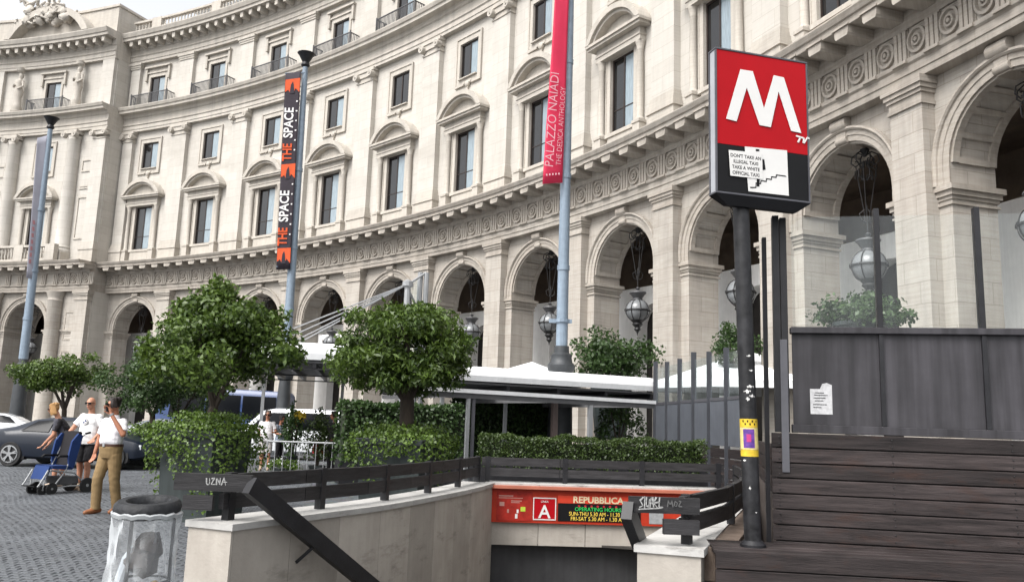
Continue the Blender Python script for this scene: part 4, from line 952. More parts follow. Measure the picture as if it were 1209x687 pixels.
scrib(tR, [[(0, 0), (.1, 1), (.4, .4), (.7, 1), (.8, 0)], [(1, .2), (1.2, .9), (1.5, .6), (1.3, .1), (1, .2)], [(1.7, .9), (2.1, .9), (1.7, .1), (2.2, .1)]], 1.45, 7.60, .845, .05, mat('faint_scratch', (.12, .12, .12), .8), .009)
def handrail(x, y, z, t0, label, t1=3.2):
    t = thing('handrail', K(x, y, z), label, 'handrail')
    a = K(x, y, z); d = (Vector((.52, .854, -.63)) if x < 0 else Vector((.342, .94, -.60)))*KS; b = MB(); b.bar(a, a+d*t1, .085, .17*KS); obj('rail_bar', b, M['steel_dark'], t)
    e = a+Vector((0, .02, 0))+d*.02
    for s in (.9, 1.9, 2.9):
        q = a+d*s; b = MB(); b.bar(q+Vector((0, 0, -.15)), q+Vector((-.16*(1 if x < 0 else -1), .05, -.30)), .03, .03, (0, 1, 0)); obj('bracket', b, M['steel_dark'], t)
handrail(-2.46, 8.30, .935, 0, 'dark steel handrail slanting down the left side of the stairs')
handrail(1.10, 7.62, .88, 0, 'dark steel handrail starting down the right side of the stairs, mostly hidden by the parapet')
# ------------------------------------------------------------------ wooden bench and terrace wall on the right
BA, BB = K(1.86, 7.54), K(4.36, 7.21)
bd = (BB-BA); bd.z = 0; bd.normalize(); bn = Vector((-bd.y, bd.x, 0))
t = thing('slatted_platform', (BA.x+1.5, BA.y, 0), 'low dark slatted wooden platform that the metro sign pole stands on', 'wooden bench')
def bx2(b, O, d, n, s0, s1, d0, d1, z0, z1, bev=0.004):
    v = [O+d*s+n*e for s, e in ((s0, d0), (s1, d0), (s1, d1), (s0, d1))]
    i = [O+d*s+n*e for s, e in ((s0+bev, d0+bev), (s1-bev, d0+bev), (s1-bev, d1-bev), (s0+bev, d1-bev))]
    vs = [(q.x, q.y, z0+bev) for q in v]+[(q.x, q.y, z1-bev) for q in v]+[(q.x, q.y, z1) for q in i]+[(q.x, q.y, z0) for q in i]
    b.add(vs, [(0, 1, 5, 4), (1, 2, 6, 5), (2, 3, 7, 6), (3, 0, 4, 7), (4, 5, 9, 8), (5, 6, 10, 9), (6, 7, 11, 10), (7, 4, 8, 11), (8, 9, 10, 11), (15, 14, 13, 12), (1, 0, 12, 13), (2, 1, 13, 14), (3, 2, 14, 15), (0, 3, 15, 12)])
BL = 5.6
dr = random.Random(4)
b = MB(); bx2(b, BA, bd, bn, .03, BL-.03, .03, .62, 0, CZ-.035); obj('carcass', b, M['black'], t)
for k in range(4):
    z1 = CZ-.004-.142*k-(.0 if k == 0 else .0); b = MB(); bx2(b, BA, bd, bn, 0, BL, 0+dr.uniform(-.003, .003), .03, z1-.134, z1); obj('front_board', b, M['wood'], t)
for k in range(4):
    b = MB(); bx2(b, BA, bd, bn, -.01, BL, .034+.15*k, .034+.15*k+.142, CZ-.035, CZ+dr.uniform(-.002, .003)); obj('top_board', b, M['wood'], t)
# terrace wall
WA, WB = K(2.545, 8.10), K(4.71, 7.65)
wd = (WB-WA); wd.z = 0; WL1 = wd.length; wd.normalize(); wn = Vector((-wd.y, wd.x, 0))
t = thing('terrace_wall', (WA.x+1.5, WA.y, 0), 'dark raised terrace wall of wooden boards below rubbed steel panels and tall glass panes', 'terrace wall')
kz = lambda z: K(0, 0, z).z
def bolts(t, O, d, n, ss, zs, e=-.002):
    for s in ss:
        b = MB()
        for z in zs:
            c = O+d*s+n*e; m_ = frame(Vector((c.x, c.y, z)), d, (0, 0, 1)); b.lathe([(.001, .004), (.005, .003), (.006, 0), (.006, -.003)], n=8, mx=m_)
        obj('bolts', b, M['iron'], t, kind='stuff')
WLEN = 4.6
b = MB(); bx2(b, WA, wd, wn, .04, WLEN, .03, .16, 0, kz(1.53)); obj('wall_core', b, M['black'], t)
zb, zt = kz(.53), kz(1.535)
n = 7; h = (zt-zb)/n
for k in range(-1, n):
    b = MB(); bx2(b, WA, wd, wn, 0, WLEN, dr.uniform(-.006, .004), .03, zb+h*k+.006, zb+h*(k+1)-.004)
    obj('board', b, M['wood'], t)
def s_of(px, py=450):
    """distance along the wall where the sight line of column px meets it"""
    r = at(px, py, 1.0)-Vector((0, 0, EYE)); r = Vector((r.x, r.y, 0))
    den = r.x*wd.y-r.y*wd.x; k = (WA.x*wd.y-WA.y*wd.x)/den; p_ = r*k; return (p_-Vector((WA.x, WA.y, 0))).dot(wd)
bolts(t, WA, wd, wn, (.06, .95, 1.85, 2.75, 3.6), [zb+h*(k+q) for k in range(n) for q in (.28, .72)], -.008)
zr0, zr1 = kz(1.56), kz(2.53)
ms = [s_of(935), s_of(1043), s_of(1166), s_of(1166)+(s_of(1166)-s_of(1043))*1.0, s_of(1166)+(s_of(1166)-s_of(1043))*2.0, WLEN]
for a, c in zip(ms, ms[1:]):
    b = MB(); bx2(b, WA, wd, wn, a+.012, c-.012, .045, .06, zr0+.05, zr1-.02, .002); obj('steel_panel', b, M['sheet'], t)
b = MB(); bx2(b, WA, wd, wn, ms[0], WLEN, .0, .10, zr1-.03, zr1+.025); obj('top_rail', b, M['sheet'], t)
b = MB(); bx2(b, WA, wd, wn, ms[0], WLEN, .01, .10, zt+.003, zr0+.05); obj('bottom_rail', b, M['sheet'], t)
gz = kz(3.74)
for k, s in enumerate(ms[1:-1]):
    b = MB(); bx2(b, WA, wd, wn, s-.022, s+.022, .022, .09, zr1+.026, gz-.002*k); obj('post', b, M['steel_dark'], t)
    b = MB(); bx2(b, WA, wd, wn, s-.017, s+.017, .018, .075, zr0+.051, zr1-.031); obj('mullion', b, M['steel_dark'], t)
for a, c in zip(ms, ms[1:]):
    b = MB(); bx2(b, WA, wd, wn, a+.024, c-.024, .05, .06, zr1+.027, gz-.06, .001); obj('glass_pane', b, M['glass'], t)
s0, s1 = s_of(915), s_of(932); sm = (s0+s1)/2
b = MB(); bx2(b, WA, wd, wn, s0, sm-.004, .0, .10, zt+.002, kz(3.68)); obj('corner_post', b, M['steel_dark'], t)
b = MB(); bx2(b, WA, wd, wn, sm+.004, s1, .01, .10, zt+.002, kz(3.66)); obj('corner_post', b, M['steel_dark'], t)
b = MB(); bx2(b, WA, wd, wn, s_of(907), s_of(912.5), .35, .41, 0, kz(3.55)); obj('corner_post', b, M['steel_dark'], t)
b = MB(); bx2(b, WA, wd, wn, s_of(921.5), s_of(930), -.018, -.007, kz(1.16), kz(2.43)); obj('strap', b, M['sign_frame'], t)
# paper label on a steel panel
sa_, sb_ = s_of(957), s_of(983)
b = MB(); v = [(sa_, 1.72), (sb_, 1.72), (sb_, 2.0), (sb_-.04, 2.02), (sa_+.10, 2.01), (sa_+.08, 1.96), (sa_, 1.96)]
b.add([tuple(WA+wd*s+wn*.0435+Vector((0, 0, kz(z)-WA.z))) for s, z in v]+[tuple(WA+wd*s+wn*.0448+Vector((0, 0, kz(z)-WA.z))) for s, z in v], [tuple(range(7)), tuple(range(13, 6, -1))]+[(i, (i+1) % 7, (i+1) % 7+7, i+7) for i in range(7)])
o = obj('torn_notice', b, mat('torn_white_paper', (.55, .55, .56), .8, var=.2, vscale=30)); props(o, 'torn white paper notice stuck on the steel panel right of the metro pole', 'notice')
for q in ((.35, .62, .45), (.30, .8, .40), (.25, .7, .34), (.35, .6, .28), (.2, .75, .2), (.2, .5, .14)):
    b = MB(); a_ = sa_+(sb_-sa_)*q[0]*.6; c_ = sa_+(sb_-sa_)*q[1]; z = kz(1.72)+(kz(2.0)-kz(1.72))*(q[2]*1.6)
    bx2(b, WA, wd, wn, a_, c_, .0405, .0432, z, z+.005, .0005); obj('print_line', b, M['black'], o)
# side of the terrace running back, floor and the far half of the screen
SB = Vector((4.93, 17.4, 0)); A0 = Vector((WA.x, WA.y, 0))+wd*.02+wn*.12
t2 = thing('side_wall', (A0.x, A0.y+3, 0), 'narrow board side of the terrace running back behind the metro pole', 'terrace wall')
d2 = (SB-A0); L2 = d2.length; d2.normalize(); n2 = Vector((-d2.y, d2.x, 0))
for k in range(10):
    z = .02+.142*k; b = MB(); bx2(b, A0, d2, n2, .1, L2, -.03, 0, z, z+.134); obj('board', b, M['wood'], t2)
mfl = mat('terrace_decking', (.10, .08, .07), .7, var=.3)
b = MB(); pts = [A0+wn*.05, A0+wd*4.5, Vector((9.5, 17, 0)), SB]; b.add([(q.x, q.y, z) for z in (0, 1.0) for q in pts], [(0, 3, 2, 1), (4, 5, 6, 7), (0, 1, 5, 4), (1, 2, 6, 5), (2, 3, 7, 6), (3, 0, 4, 7)]); obj('terrace_floor', b, mfl, kind='structure')
# brown plank between the parapet and the platform
b = MB(); a_, c_ = K(1.83, 7.78), K(3.72, 12.9); dd = (c_-a_).normalized(); dd.z = 0; nn = Vector((-dd.y, dd.x, 0)); a_.z = 0
bx2(b, a_, dd, nn, 0, 5.0, -.20, .02, .35, CZ-.012); o = obj('weathered_plank', b, M['wood_brown']); props(o, 'sun-bleached brown plank along the outside of the right parapet', 'plank')
# ---- far glass screen
t = thing('glass_screen', (4.5, 21, 0), 'row of small grey panels with glass and slim posts closing the café terrace', 'screen')
M['screen_post'] = mat('grey_screen_post', (.06, .064, .075), .5, var=.15)
FA2, FB2 = Vector((4.22, 24.0, 0)), Vector((4.98, 17.5, 0)); fd2 = (FB2-FA2); fL = fd2.length; fd2.normalize(); fn2 = Vector((-fd2.y, fd2.x, 0))
for k in range(7):
    s = fL*k/6; tall = 3.42 if k % 3 else 3.5; wv = .02 if k % 3 else .036
    b = MB(); bx2(b, FA2, fd2, fn2, s-wv, s+wv, -.06, .06, 0, tall); obj('post', b, M['screen_post'], t)
    if k < 6:
        b = MB(); bx2(b, FA2, fd2, fn2, s+.1, s+fL/6-.1, -.02, .02, 1.24, 2.24); obj('panel', b, M['screen_panel'], t)
        b = MB(); bx2(b, FA2, fd2, fn2, s+.1, s+fL/6-.1, -.03, .03, 2.245, 2.32); obj('rail', b, M['sign_frame'], t)
        b = MB(); bx2(b, FA2, fd2, fn2, s+.1, s+fL/6-.1, -.008, .008, 2.325, 3.3, .002); obj('glass_pane', b, M['glass_far'], t)
        for j in range(5):
            z = 1.2-.22*(j+1); b = MB(); bx2(b, FA2, fd2, fn2, s+.1, s+fL/6-.1, -.02, .02, z, z+.2); obj('board', b, M['wood'], t)
# ------------------------------------------------------------------ metro sign on its pole
pb = K(2.27, 7.82, .5); pt = K(2.19, 7.80, 3.60)
t = thing('metro_sign', pb, 'red illuminated-box metro sign with a big white letter M on a stickered black pole', 'metro sign')
R = .078*KS
b = MB(); b.tube([pb, pb.lerp(pt, .5), pt+Vector((0, 0, .1))], R, 20); obj('pole', b, mat('scuffed_black_pole', (.013, .013, .015), .45, spec=.3, var=.5, vscale=9, streak=.3, bump=.15, col2=(.045, .045, .05)), t, smooth=True)
b = MB(); b.lathe([(R*1.0, 0), (R*1.5, 0), (R*1.5, .02), (R*1.1, .05), (R*1.02, .05)], c=(pb.x, pb.y, pb.z), n=20); obj('pole_foot', b, M['steel_dark'], t, smooth=True)
def pole_at(py): f = (645-py)/(645-245); return pb.lerp(pt, f)
def wrap(name, y0, y1, m_, a0=-pi, a1=pi, r=1.03, nn_=20, jag=0.0):
    b = MB(); lo, hi = pole_at(y1), pole_at(y0); vs = []; hh = hi.z-lo.z
    for i in range(nn_+1):
        a = a0+(a1-a0)*i/nn_
        e = .5*(1-cos(2*pi*i/nn_)) if jag else 1; j0, j1 = dr.uniform(0, jag)+(.45*(1-e) if jag else 0), dr.uniform(0, jag)+(.45*(1-e) if jag else 0)
        for q, dz in ((lo, j0*hh), (hi, -j1*hh)): vs.append((q.x+R*r*sin(a), q.y-R*r*cos(a), q.z+dz))
    b.add(vs, [(2*i, 2*i+2, 2*i+3, 2*i+1) for i in range(nn_)]); return obj(name, b, m_, t, smooth=True, fix=False)
m_ye = mat('yellow_sticker', (.62, .43, .03), .5, var=.2, vscale=30); m_pu = mat('violet_sticker', (.10, .05, .33), .5, var=.4, vscale=25, col2=(.20, .06, .40))
wrap('sticker_band', 497, 507, m_ye); wrap('sticker_band', 507.2, 533, mat('pale_yellow_sticker', (.62, .52, .22), .6, var=.2, vscale=30)); wrap('sticker_band', 533.2, 541, m_ye)
wrap('sticker', 509, 531, m_pu, -.95, .35, 1.05, 8); wrap('sticker', 515, 524, mat('magenta_print', (.5, .04, .20), .5), -.55, -.05, 1.07, 5)
for y0, y1, a0, a1 in ((456, 462, -.3, .5), (461, 468, -.7, .1), (467, 473, -.1, .6), (470, 477, -.5, -.05), (420, 424, -.2, .3), (438, 441, .0, .5), (543, 548, -1.1, -.7), (575, 580, -.5, -.25), (604, 606, .1, .35)): wrap('torn_sticker', y0, y1, M['white'], a0, a1, 1.035, 9, .35)
for k in range(7): wrap('sticker_print', 498.5+(k % 2)*3.4, 501+(k % 2)*3.4, M['black'], -1.0+.27*k, -.84+.27*k, 1.045, 3)
# the box: front face seen slightly from its left
SL = at(844, 57, 6.66); SR_ = at(952.5, 72.5, 6.90)
q = Vector((SR_.x-SL.x, SR_.y-SL.y, 0)); SWD = q.length; sd_ = q.normalized(); sn = Vector((-sd_.y, sd_.x, 0))
SZT = (SL.z+SR_.z)/2; SZB = (at(848, 230, 6.66).z+at(955, 238, 6.9).z)/2; SH = SZT-SZB; TH = .115
O = Vector((SL.x, SL.y, SZB)); yaw = 0
def ux(px): return (px-844)/(952.5-844)*SWD
def uz(py, px=900): return SZB+SH*(1-((py-(57+(px-844)*.143))/(171)))
def sbox(name, x0, x1, d0, d1, z0, z1, m_, bev=.002, par=None):
    b = MB(); bx2(b, Vector((SL.x, SL.y, 0)), sd_, sn, x0, x1, d0, d1, z0, z1, bev); return obj(name, b, m_, par or t)
sbox('sign_box', .012, SWD-.012, .012, TH-.012, SZB+.01, SZT-.01, M['black'])
fw_ = .016
sbox('frame_bar', 0, SWD, -.006, TH+.004, SZT-fw_, SZT, M['sign_frame']); sbox('frame_bar', 0, SWD, -.006, TH+.004, SZB, SZB+fw_, M['sign_frame'])
for x0 in (0, SWD-fw_): 
    for d0 in (-.005, TH-fw_): sbox('frame_bar', x0+.001, x0+fw_-.001, d0, d0+fw_, SZB+fw_+.001, SZT-fw_-.001, M['sign_frame'])
for x0 in (.006, SWD-.011): sbox('side_panel', x0, x0+.005, fw_, TH-fw_-.005, SZB+fw_+.001, SZT-fw_-.001, mat('pale_sign_side', (.42, .43, .46), .4) if x0 < .1 else M['sign_frame'])
zsp = SZB+SH*.335
sbox('red_panel', fw_, SWD-fw_, .0, .011, zsp, SZT-fw_-.001, M['red'], .001); sbox('black_panel', fw_, SWD-fw_, .001, .011, SZB+fw_+.001, zsp-.001, M['black'], .001)
# tapering tray below the box
b = MB(); z0, z1 = SZB-.085, SZB-.002
top = [(0, -.004), (SWD, -.004), (SWD, TH), (0, TH)]; bot = [(.12, .03), (SWD-.12, .03), (SWD-.12, TH-.03), (.12, TH-.03)]
vs = [tuple(Vector((SL.x, SL.y, z))+sd_*s+sn*d) for (z, l) in ((z0, bot), (z1, top)) for s, d in l]
b.add(vs, [(0, 3, 2, 1), (4, 5, 6, 7), (0, 1, 5, 4), (1, 2, 6, 5), (2, 3, 7, 6), (3, 0, 4, 7)]); obj('sign_tray', b, M['sign_base'], t)
SM = frame(Vector((SL.x, SL.y, SZB))-sn*.0065, sd_, (0, 0, 1))
def flat(name, polys, m_, th=.002, dz=0):
    b = MB()
    for pl in polys:
        n_ = len(pl); vs = [tuple(SM @ Vector((x, z, dz))) for x, z in pl]+[tuple(SM @ Vector((x, z, dz+th))) for x, z in pl]
        b.add(vs, [tuple(range(n_-1, -1, -1)), tuple(range(n_, 2*n_))]+[(i, (i+1) % n_, (i+1) % n_+n_, i+n_) for i in range(n_)])
    return obj(name, b, m_, t, fix=True)
# letter M traced in sign units (0..1 across, 0..1 up)
def U(px, py):
    a = (px-844)/(952.5-844); top_ = 57+a*15.5; bot_ = 231+a*7.5
    return (a*SWD, SH*(bot_-py)/(bot_-top_))
flat('letter', [[U(*q_) for q_ in ((855.6, 144), (872.6, 83.9), (887, 85.8), (899.5, 129.7), (911.7, 89.7), (923.6, 92), (943, 157.6), (931, 155.4), (917, 109), (907, 152), (894, 150), (879.7, 105.7), (867.5, 146.7))]], M['white'])
flat('graffiti_tag', [[U(937, 160), U(946, 162.5), U(945.5, 164.3), U(936.5, 161.8)], [U(941, 162), U(943, 162.5), U(939.8, 169), U(937.8, 168)], [U(945.5, 163), U(947, 163), U(946, 169.5), U(944, 169)], [U(945, 168), U(950, 161.5), U(951, 163), U(946.5, 169.8)], [U(950, 161.5), U(953, 163), U(952.5, 164.5), U(949.5, 163.6)]], M['white'])
flat('pictogram_panel', [[U(876.5, 176), U(925.5, 178.5), U(926.5, 231.0), U(880, 228)]], M['white'])
stp = [(881.5, 223), (888, 222.5), (888.2, 217.5), (893.5, 217.8), (894, 214.5), (900, 215), (900.3, 212), (906, 212.4), (906.3, 209.4), (911.5, 209.8), (912, 207), (923, 208)]
flat('escalator_line', [[U(a, c), U(a2, c2), U(a2+.9, c2+1.3), U(a+.9, c+1.3)] for (a, c), (a2, c2) in zip(stp, stp[1:])], M['black'], .0015, .0022)
flat('pictogram_figure', [[U(889, 178.5), U(893, 178.7), U(893, 181), U(889, 181)], [U(895, 190), U(898.5, 190), U(900, 202), U(896, 203)], [U(889.5, 213), U(893, 213), U(892.5, 222), U(889.5, 222)]], M['black'], .0015, .0022)
flat('taxi_notice', [[U(858, 181), U(896, 183.5), U(896.3, 213.5), U(859.5, 211)]], mat('taxi_notice_white', (.70, .69, .67), .5, var=.06), .002, .0042)
for k, s in enumerate(("DON'T TAKE AN", 'ILLEGAL TAXI', 'TAKE A WHITE', 'OFFICIAL TAXI')):
    a, c = U(877.2, 190.2+k*6.6); mx = SM @ Matrix.Translation((a, c, .0064)); text('lettering', s, .042, M['black'], mx, t, ext=.0006, align='CENTER', bold=.0007, sx=.92)
# ------------------------------------------------------------------ litter bin with a tyre rim and clear bag
bx_, by_ = -2.335, 5.6
t = thing('litter_bin', (bx_, by_, 0), 'litter bin with a grey tyre-like ring holding a clear plastic bag', 'bin')
b = MB(); ntor, nt2 = 32, 12; vs = []
for i in range(ntor):
    a = 2*pi*i/ntor
    for j in range(nt2):
        c = 2*pi*j/nt2; r = .158+.052*cos(c)*(1 if cos(c) > 0 else .85); z = .905+.052*max(-.92, min(.92, sin(c)*1.15))+.11*r*sin(a); vs.append((bx_+r*cos(a), by_+r*sin(a), z))
b.add(vs, [(i*nt2+j, ((i+1) % ntor)*nt2+j, ((i+1) % ntor)*nt2+(j+1) % nt2, i*nt2+(j+1) % nt2) for i in range(ntor) for j in range(nt2)])
obj('rim_ring', b, mat('worn_grey_rubber', (.016, .017, .020), .55, var=.6, vscale=7, bump=.5, bscale=35, col2=(.045, .047, .052), spec=.2), t, smooth=True)
mt = bpy.data.materials.new('clear_plastic_bag'); mt.use_nodes = True; q = mt.node_tree; q.nodes.remove(q.nodes['Principled BSDF'])
a_ = N(q, 'ShaderNodeBsdfTransparent'); b_ = N(q, 'ShaderNodeBsdfPrincipled'); b_.inputs['Base Color'].default_value = (.75, .78, .80, 1); b_.inputs['Roughness'].default_value = .25
mx_ = N(q, 'ShaderNodeMixShader'); lw = N(q, 'ShaderNodeLayerWeight', Blend=.35); mr = N(q, 'ShaderNodeMapRange'); mr.inputs[3].default_value = .11; mr.inputs[4].default_value = .85
q.links.new(lw.outputs['Facing'], mr.inputs[0]); q.links.new(mr.outputs[0], mx_.inputs[0]); q.links.new(a_.outputs[0], mx_.inputs[1]); q.links.new(b_.outputs[0], mx_.inputs[2]); q.links.new(mx_.outputs[0], q.nodes['Material Output'].inputs[0])
b = MB(); rr = random.Random(9); n1, n2_ = 48, 26; vs = []
for j in range(n2_+1):
    f = j/n2_; z = .875-.80*f
    base = .205-.02*min(1, f*5)+.02*sin(f*3)-.02*max(0, f-.8)*4
    for i in range(n1):
        a = 2*pi*i/n1; r = base+(.010+.006*f)*sin(a*7+3*sin(f*5))+.007*sin(a*13+f*9)+.005*sin(a*23-f*15)
        vs.append((bx_+r*cos(a), by_+r*sin(a), z))
b.add(vs, [(j*n1+i, j*n1+(i+1) % n1, (j+1)*n1+(i+1) % n1, (j+1)*n1+i) for j in range(n2_) for i in range(n1)]+[tuple(range(n2_*n1, (n2_+1)*n1))])
obj('bag', b, mt, t, smooth=True)
b = MB(); b.lathe([(.198, .86), (.214, .85), (.219, .872), (.208, .882), (.2, .88)], c=(bx_, by_, 0), n=40); b.v = [(x+.006*sin(9*atan2(y-by_, x-bx_)), y, z+.006*sin(13*atan2(y-by_, x-bx_))) for x, y, z in b.v]; obj('bag_cuff', b, mat('folded_plastic', (.42, .44, .45), .3, var=.2), t, smooth=True)
b = MB()
for k in range(3): a = 2*pi*k/3+.4; b.tube([(bx_+.17*cos(a), by_+.17*sin(a), .0), (bx_+.17*cos(a), by_+.17*sin(a), .86)], .012, 6)
for z in (.03, .45): b.tube([(bx_+.17*cos(2*pi*i/24), by_+.17*sin(2*pi*i/24), z) for i in range(25)], .008, 6, False)
obj('stand', b, M['steel_dark'], t)
def litter(name, mb, m_, lab, cat): o = obj(name, mb, m_, smooth=False); props(o, lab, cat, 'rubbish in the litter bin')
b = MB(); b.lathe([(.01, 0), (.07, .01), (.10, .06), (.085, .13), (.10, .18), (.06, .24), (.02, .27)], n=11, mx=Matrix.Translation((bx_+.0, by_-.07, .50)) @ Matrix.Rotation(.35, 4, 'Y')); rk = random.Random(3); b.v = [(x+rk.uniform(-.014, .014), y+rk.uniform(-.014, .014), z+rk.uniform(-.014, .014)) for x, y, z in b.v]; litter('paper_sack', b, mat('dark_brown_paper', (.030, .019, .015), .8, var=.4, vscale=12), 'crumpled dark brown sack inside the clear bin bag', 'sack')
b = MB(); b.bevbox(-.05, .05, -.04, .04, 0, .12, .01, Matrix.Translation((bx_+.07, by_-.1, .36)) @ Matrix.Rotation(.9, 4, 'Y')); litter('food_carton', b, mat('yellow_carton', (.33, .20, .03), .7), 'yellow carton low in the clear bin bag', 'carton')
b = MB(); b.lathe([(.03, 0), (.034, .01), (.034, .15), (.014, .2), (.014, .225)], n=10, mx=Matrix.Translation((bx_-.10, by_-.08, .45)) @ Matrix.Rotation(.25, 4, 'Y')); litter('drink_bottle', b, mat('pale_plastic_bottle', (.5, .55, .6), .2), 'clear drink bottle against the left side of the bin bag', 'bottle')
b = MB(); b.lathe([(.001, 0), (.10, .02), (.14, .10), (.10, .2), (.02, .24)], n=9, mx=Matrix.Translation((bx_, by_, .12))); b.v = [(x+.02*sin(z*40), y+.02*cos(z*33), z) for x, y, z in b.v]; litter('crumpled_paper', b, mat('pale_paper', (.55, .53, .5), .8, var=.2), 'heap of pale crumpled paper at the bottom of the bin bag', 'paper')
# ------------------------------------------------------------------ foliage
def leaves_mesh(name, pts, nrm, size, m_, seed, elong=1.7, jit=.7, fold=.25, droop=.35):
    """one folded leaf (two triangles' worth each side) per point; pts, nrm are n x 3 arrays"""
    r = np.random.RandomState(seed); n = len(pts)
    d = nrm*.6+r.normal(size=(n, 3))*jit; d /= np.linalg.norm(d, axis=1)[:, None]+1e-9
    t = r.normal(size=(n, 3)); t[:, 2] -= droop; t -= d*(t*d).sum(1)[:, None]; t /= np.linalg.norm(t, axis=1)[:, None]+1e-9
    s = np.cross(d, t); L = (size*r.uniform(.65, 1.25, n))[:, None]; W_ = L/elong
    v = np.empty((n, 4, 3)); v[:, 0] = pts; v[:, 1] = pts+t*L*.5+s*W_*.5+d*L*fold*.4; v[:, 2] = pts+t*L; v[:, 3] = pts+t*L*.5-s*W_*.5+d*L*fold*.4
    me = bpy.data.meshes.new(name); me.vertices.add(n*4); me.vertices.foreach_set('co', v.ravel())
    me.loops.add(n*4); me.loops.foreach_set('vertex_index', np.arange(n*4, dtype=np.int32)); me.polygons.add(n)
    me.polygons.foreach_set('loop_start', np.arange(0, n*4, 4, dtype=np.int32)); me.update(calc_edges=True); me.materials.append(m_); me.validate(); return me
def blob_points(c, rad, n, seed, clumps=45, cr_=.30, shell=.5, flat=.0):
    """leaf positions in clumps scattered through an ellipsoid, biased to its outside"""
    r = np.random.RandomState(seed); k = clumps
    u = r.normal(size=(k, 3)); u /= np.linalg.norm(u, axis=1)[:, None]; u[:, 2] = np.where(u[:, 2] < -.8, -u[:, 2]*.6, u[:, 2])
    rr = (shell+(1-shell)*r.uniform(0, 1, k)**.5)*(1+.16*np.sin(u[:, 0]*5+seed)+.12*np.cos(u[:, 1]*7+u[:, 2]*4+seed))
    cc = u*rr[:, None]; size = r.uniform(.6, 1.35, k)
    w = size**2; w /= w.sum(); idx = r.choice(k, n, p=w)
    e = r.normal(size=(n, 3)); e /= np.linalg.norm(e, axis=1)[:, None]; q = r.uniform(0, 1, n)**.4
    p = cc[idx]+e*(q*cr_*size[idx])[:, None]
    nr = e*.8+u[idx]*.6; nr /= np.linalg.norm(nr, axis=1)[:, None]
    return np.array(c)[None]+p*np.array(rad)[None], nr
def tree(name, base, trunk_top, crown_c, crown_r, leaf, n, size, seed, label, group, stems=3, rt=.07, m_leaf='leaf_a', clumps=45, cr_=.3, shell=.5, elong=1.7, droop=.35):
    t = thing(name, base, label, 'tree', group); base = Vector(base); r = random.Random(seed); cc = Vector(crown_c)
    b = MB(); tt = Vector(trunk_top); b.tube([base, base.lerp(tt, .5)+Vector((.02, 0, 0)), tt], [rt*1.25, rt*1.05, rt], 10); tr = obj('trunk', b, M['bark'], t, smooth=True)
    for k in range(stems):
        a = 2*pi*k/stems+r.uniform(-.4, .4); e = cc+Vector((crown_r[0]*.55*cos(a), crown_r[1]*.55*sin(a), crown_r[2]*r.uniform(-.1, .4)))
        mid = tt.lerp(e, .5)+Vector((cos(a)*.06, sin(a)*.06, .08)); b = MB(); b.tube([tt-Vector((0, 0, .03)), mid, e], [rt*.75, rt*.5, rt*.2], 7)
        br = obj('branch', b, M['bark'], t, smooth=True)
        b = MB()
        for j in range(5):
            p_ = mid.lerp(e, r.uniform(.1, 1)); q = p_+Vector((r.uniform(-.5, .5)*crown_r[0], r.uniform(-.5, .5)*crown_r[1], r.uniform(.05, .5)*crown_r[2])); b.tube([p_, p_.lerp(q, .5)+Vector((0, 0, .03)), q], [rt*.22, rt*.15, rt*.06], 5)
        obj('twigs', b, M['bark'], br, smooth=True, kind='stuff')
    p_, nr = blob_points(crown_c, crown_r, n, seed, clumps, cr_, shell)
    o = obj('crown', leaves_mesh('crown', p_-np.array(base)[None], nr, size, M[m_leaf], seed, elong=elong, droop=droop), None, t, kind='stuff'); ORG[o.name] = ORG[t.name]
    return t
def put_leaves(name, pts, nr, size, m_, seed, parent=None, label=None, cat=None, kind='stuff', **k):
    if parent is not None:
        o = obj(name, leaves_mesh(name, pts-np.array(ORG[parent.name])[None], nr, size, m_, seed, **k), None, parent, kind=kind)
    else:
        c = (pts.min(0)+pts.max(0))/2; c[2] = pts[:, 2].min()
        o = obj(name, leaves_mesh(name, pts-c[None], nr, size, m_, seed, **k), None); o.location = c
        if label: props(o, label, cat)
        else: o['kind'] = kind
    return o
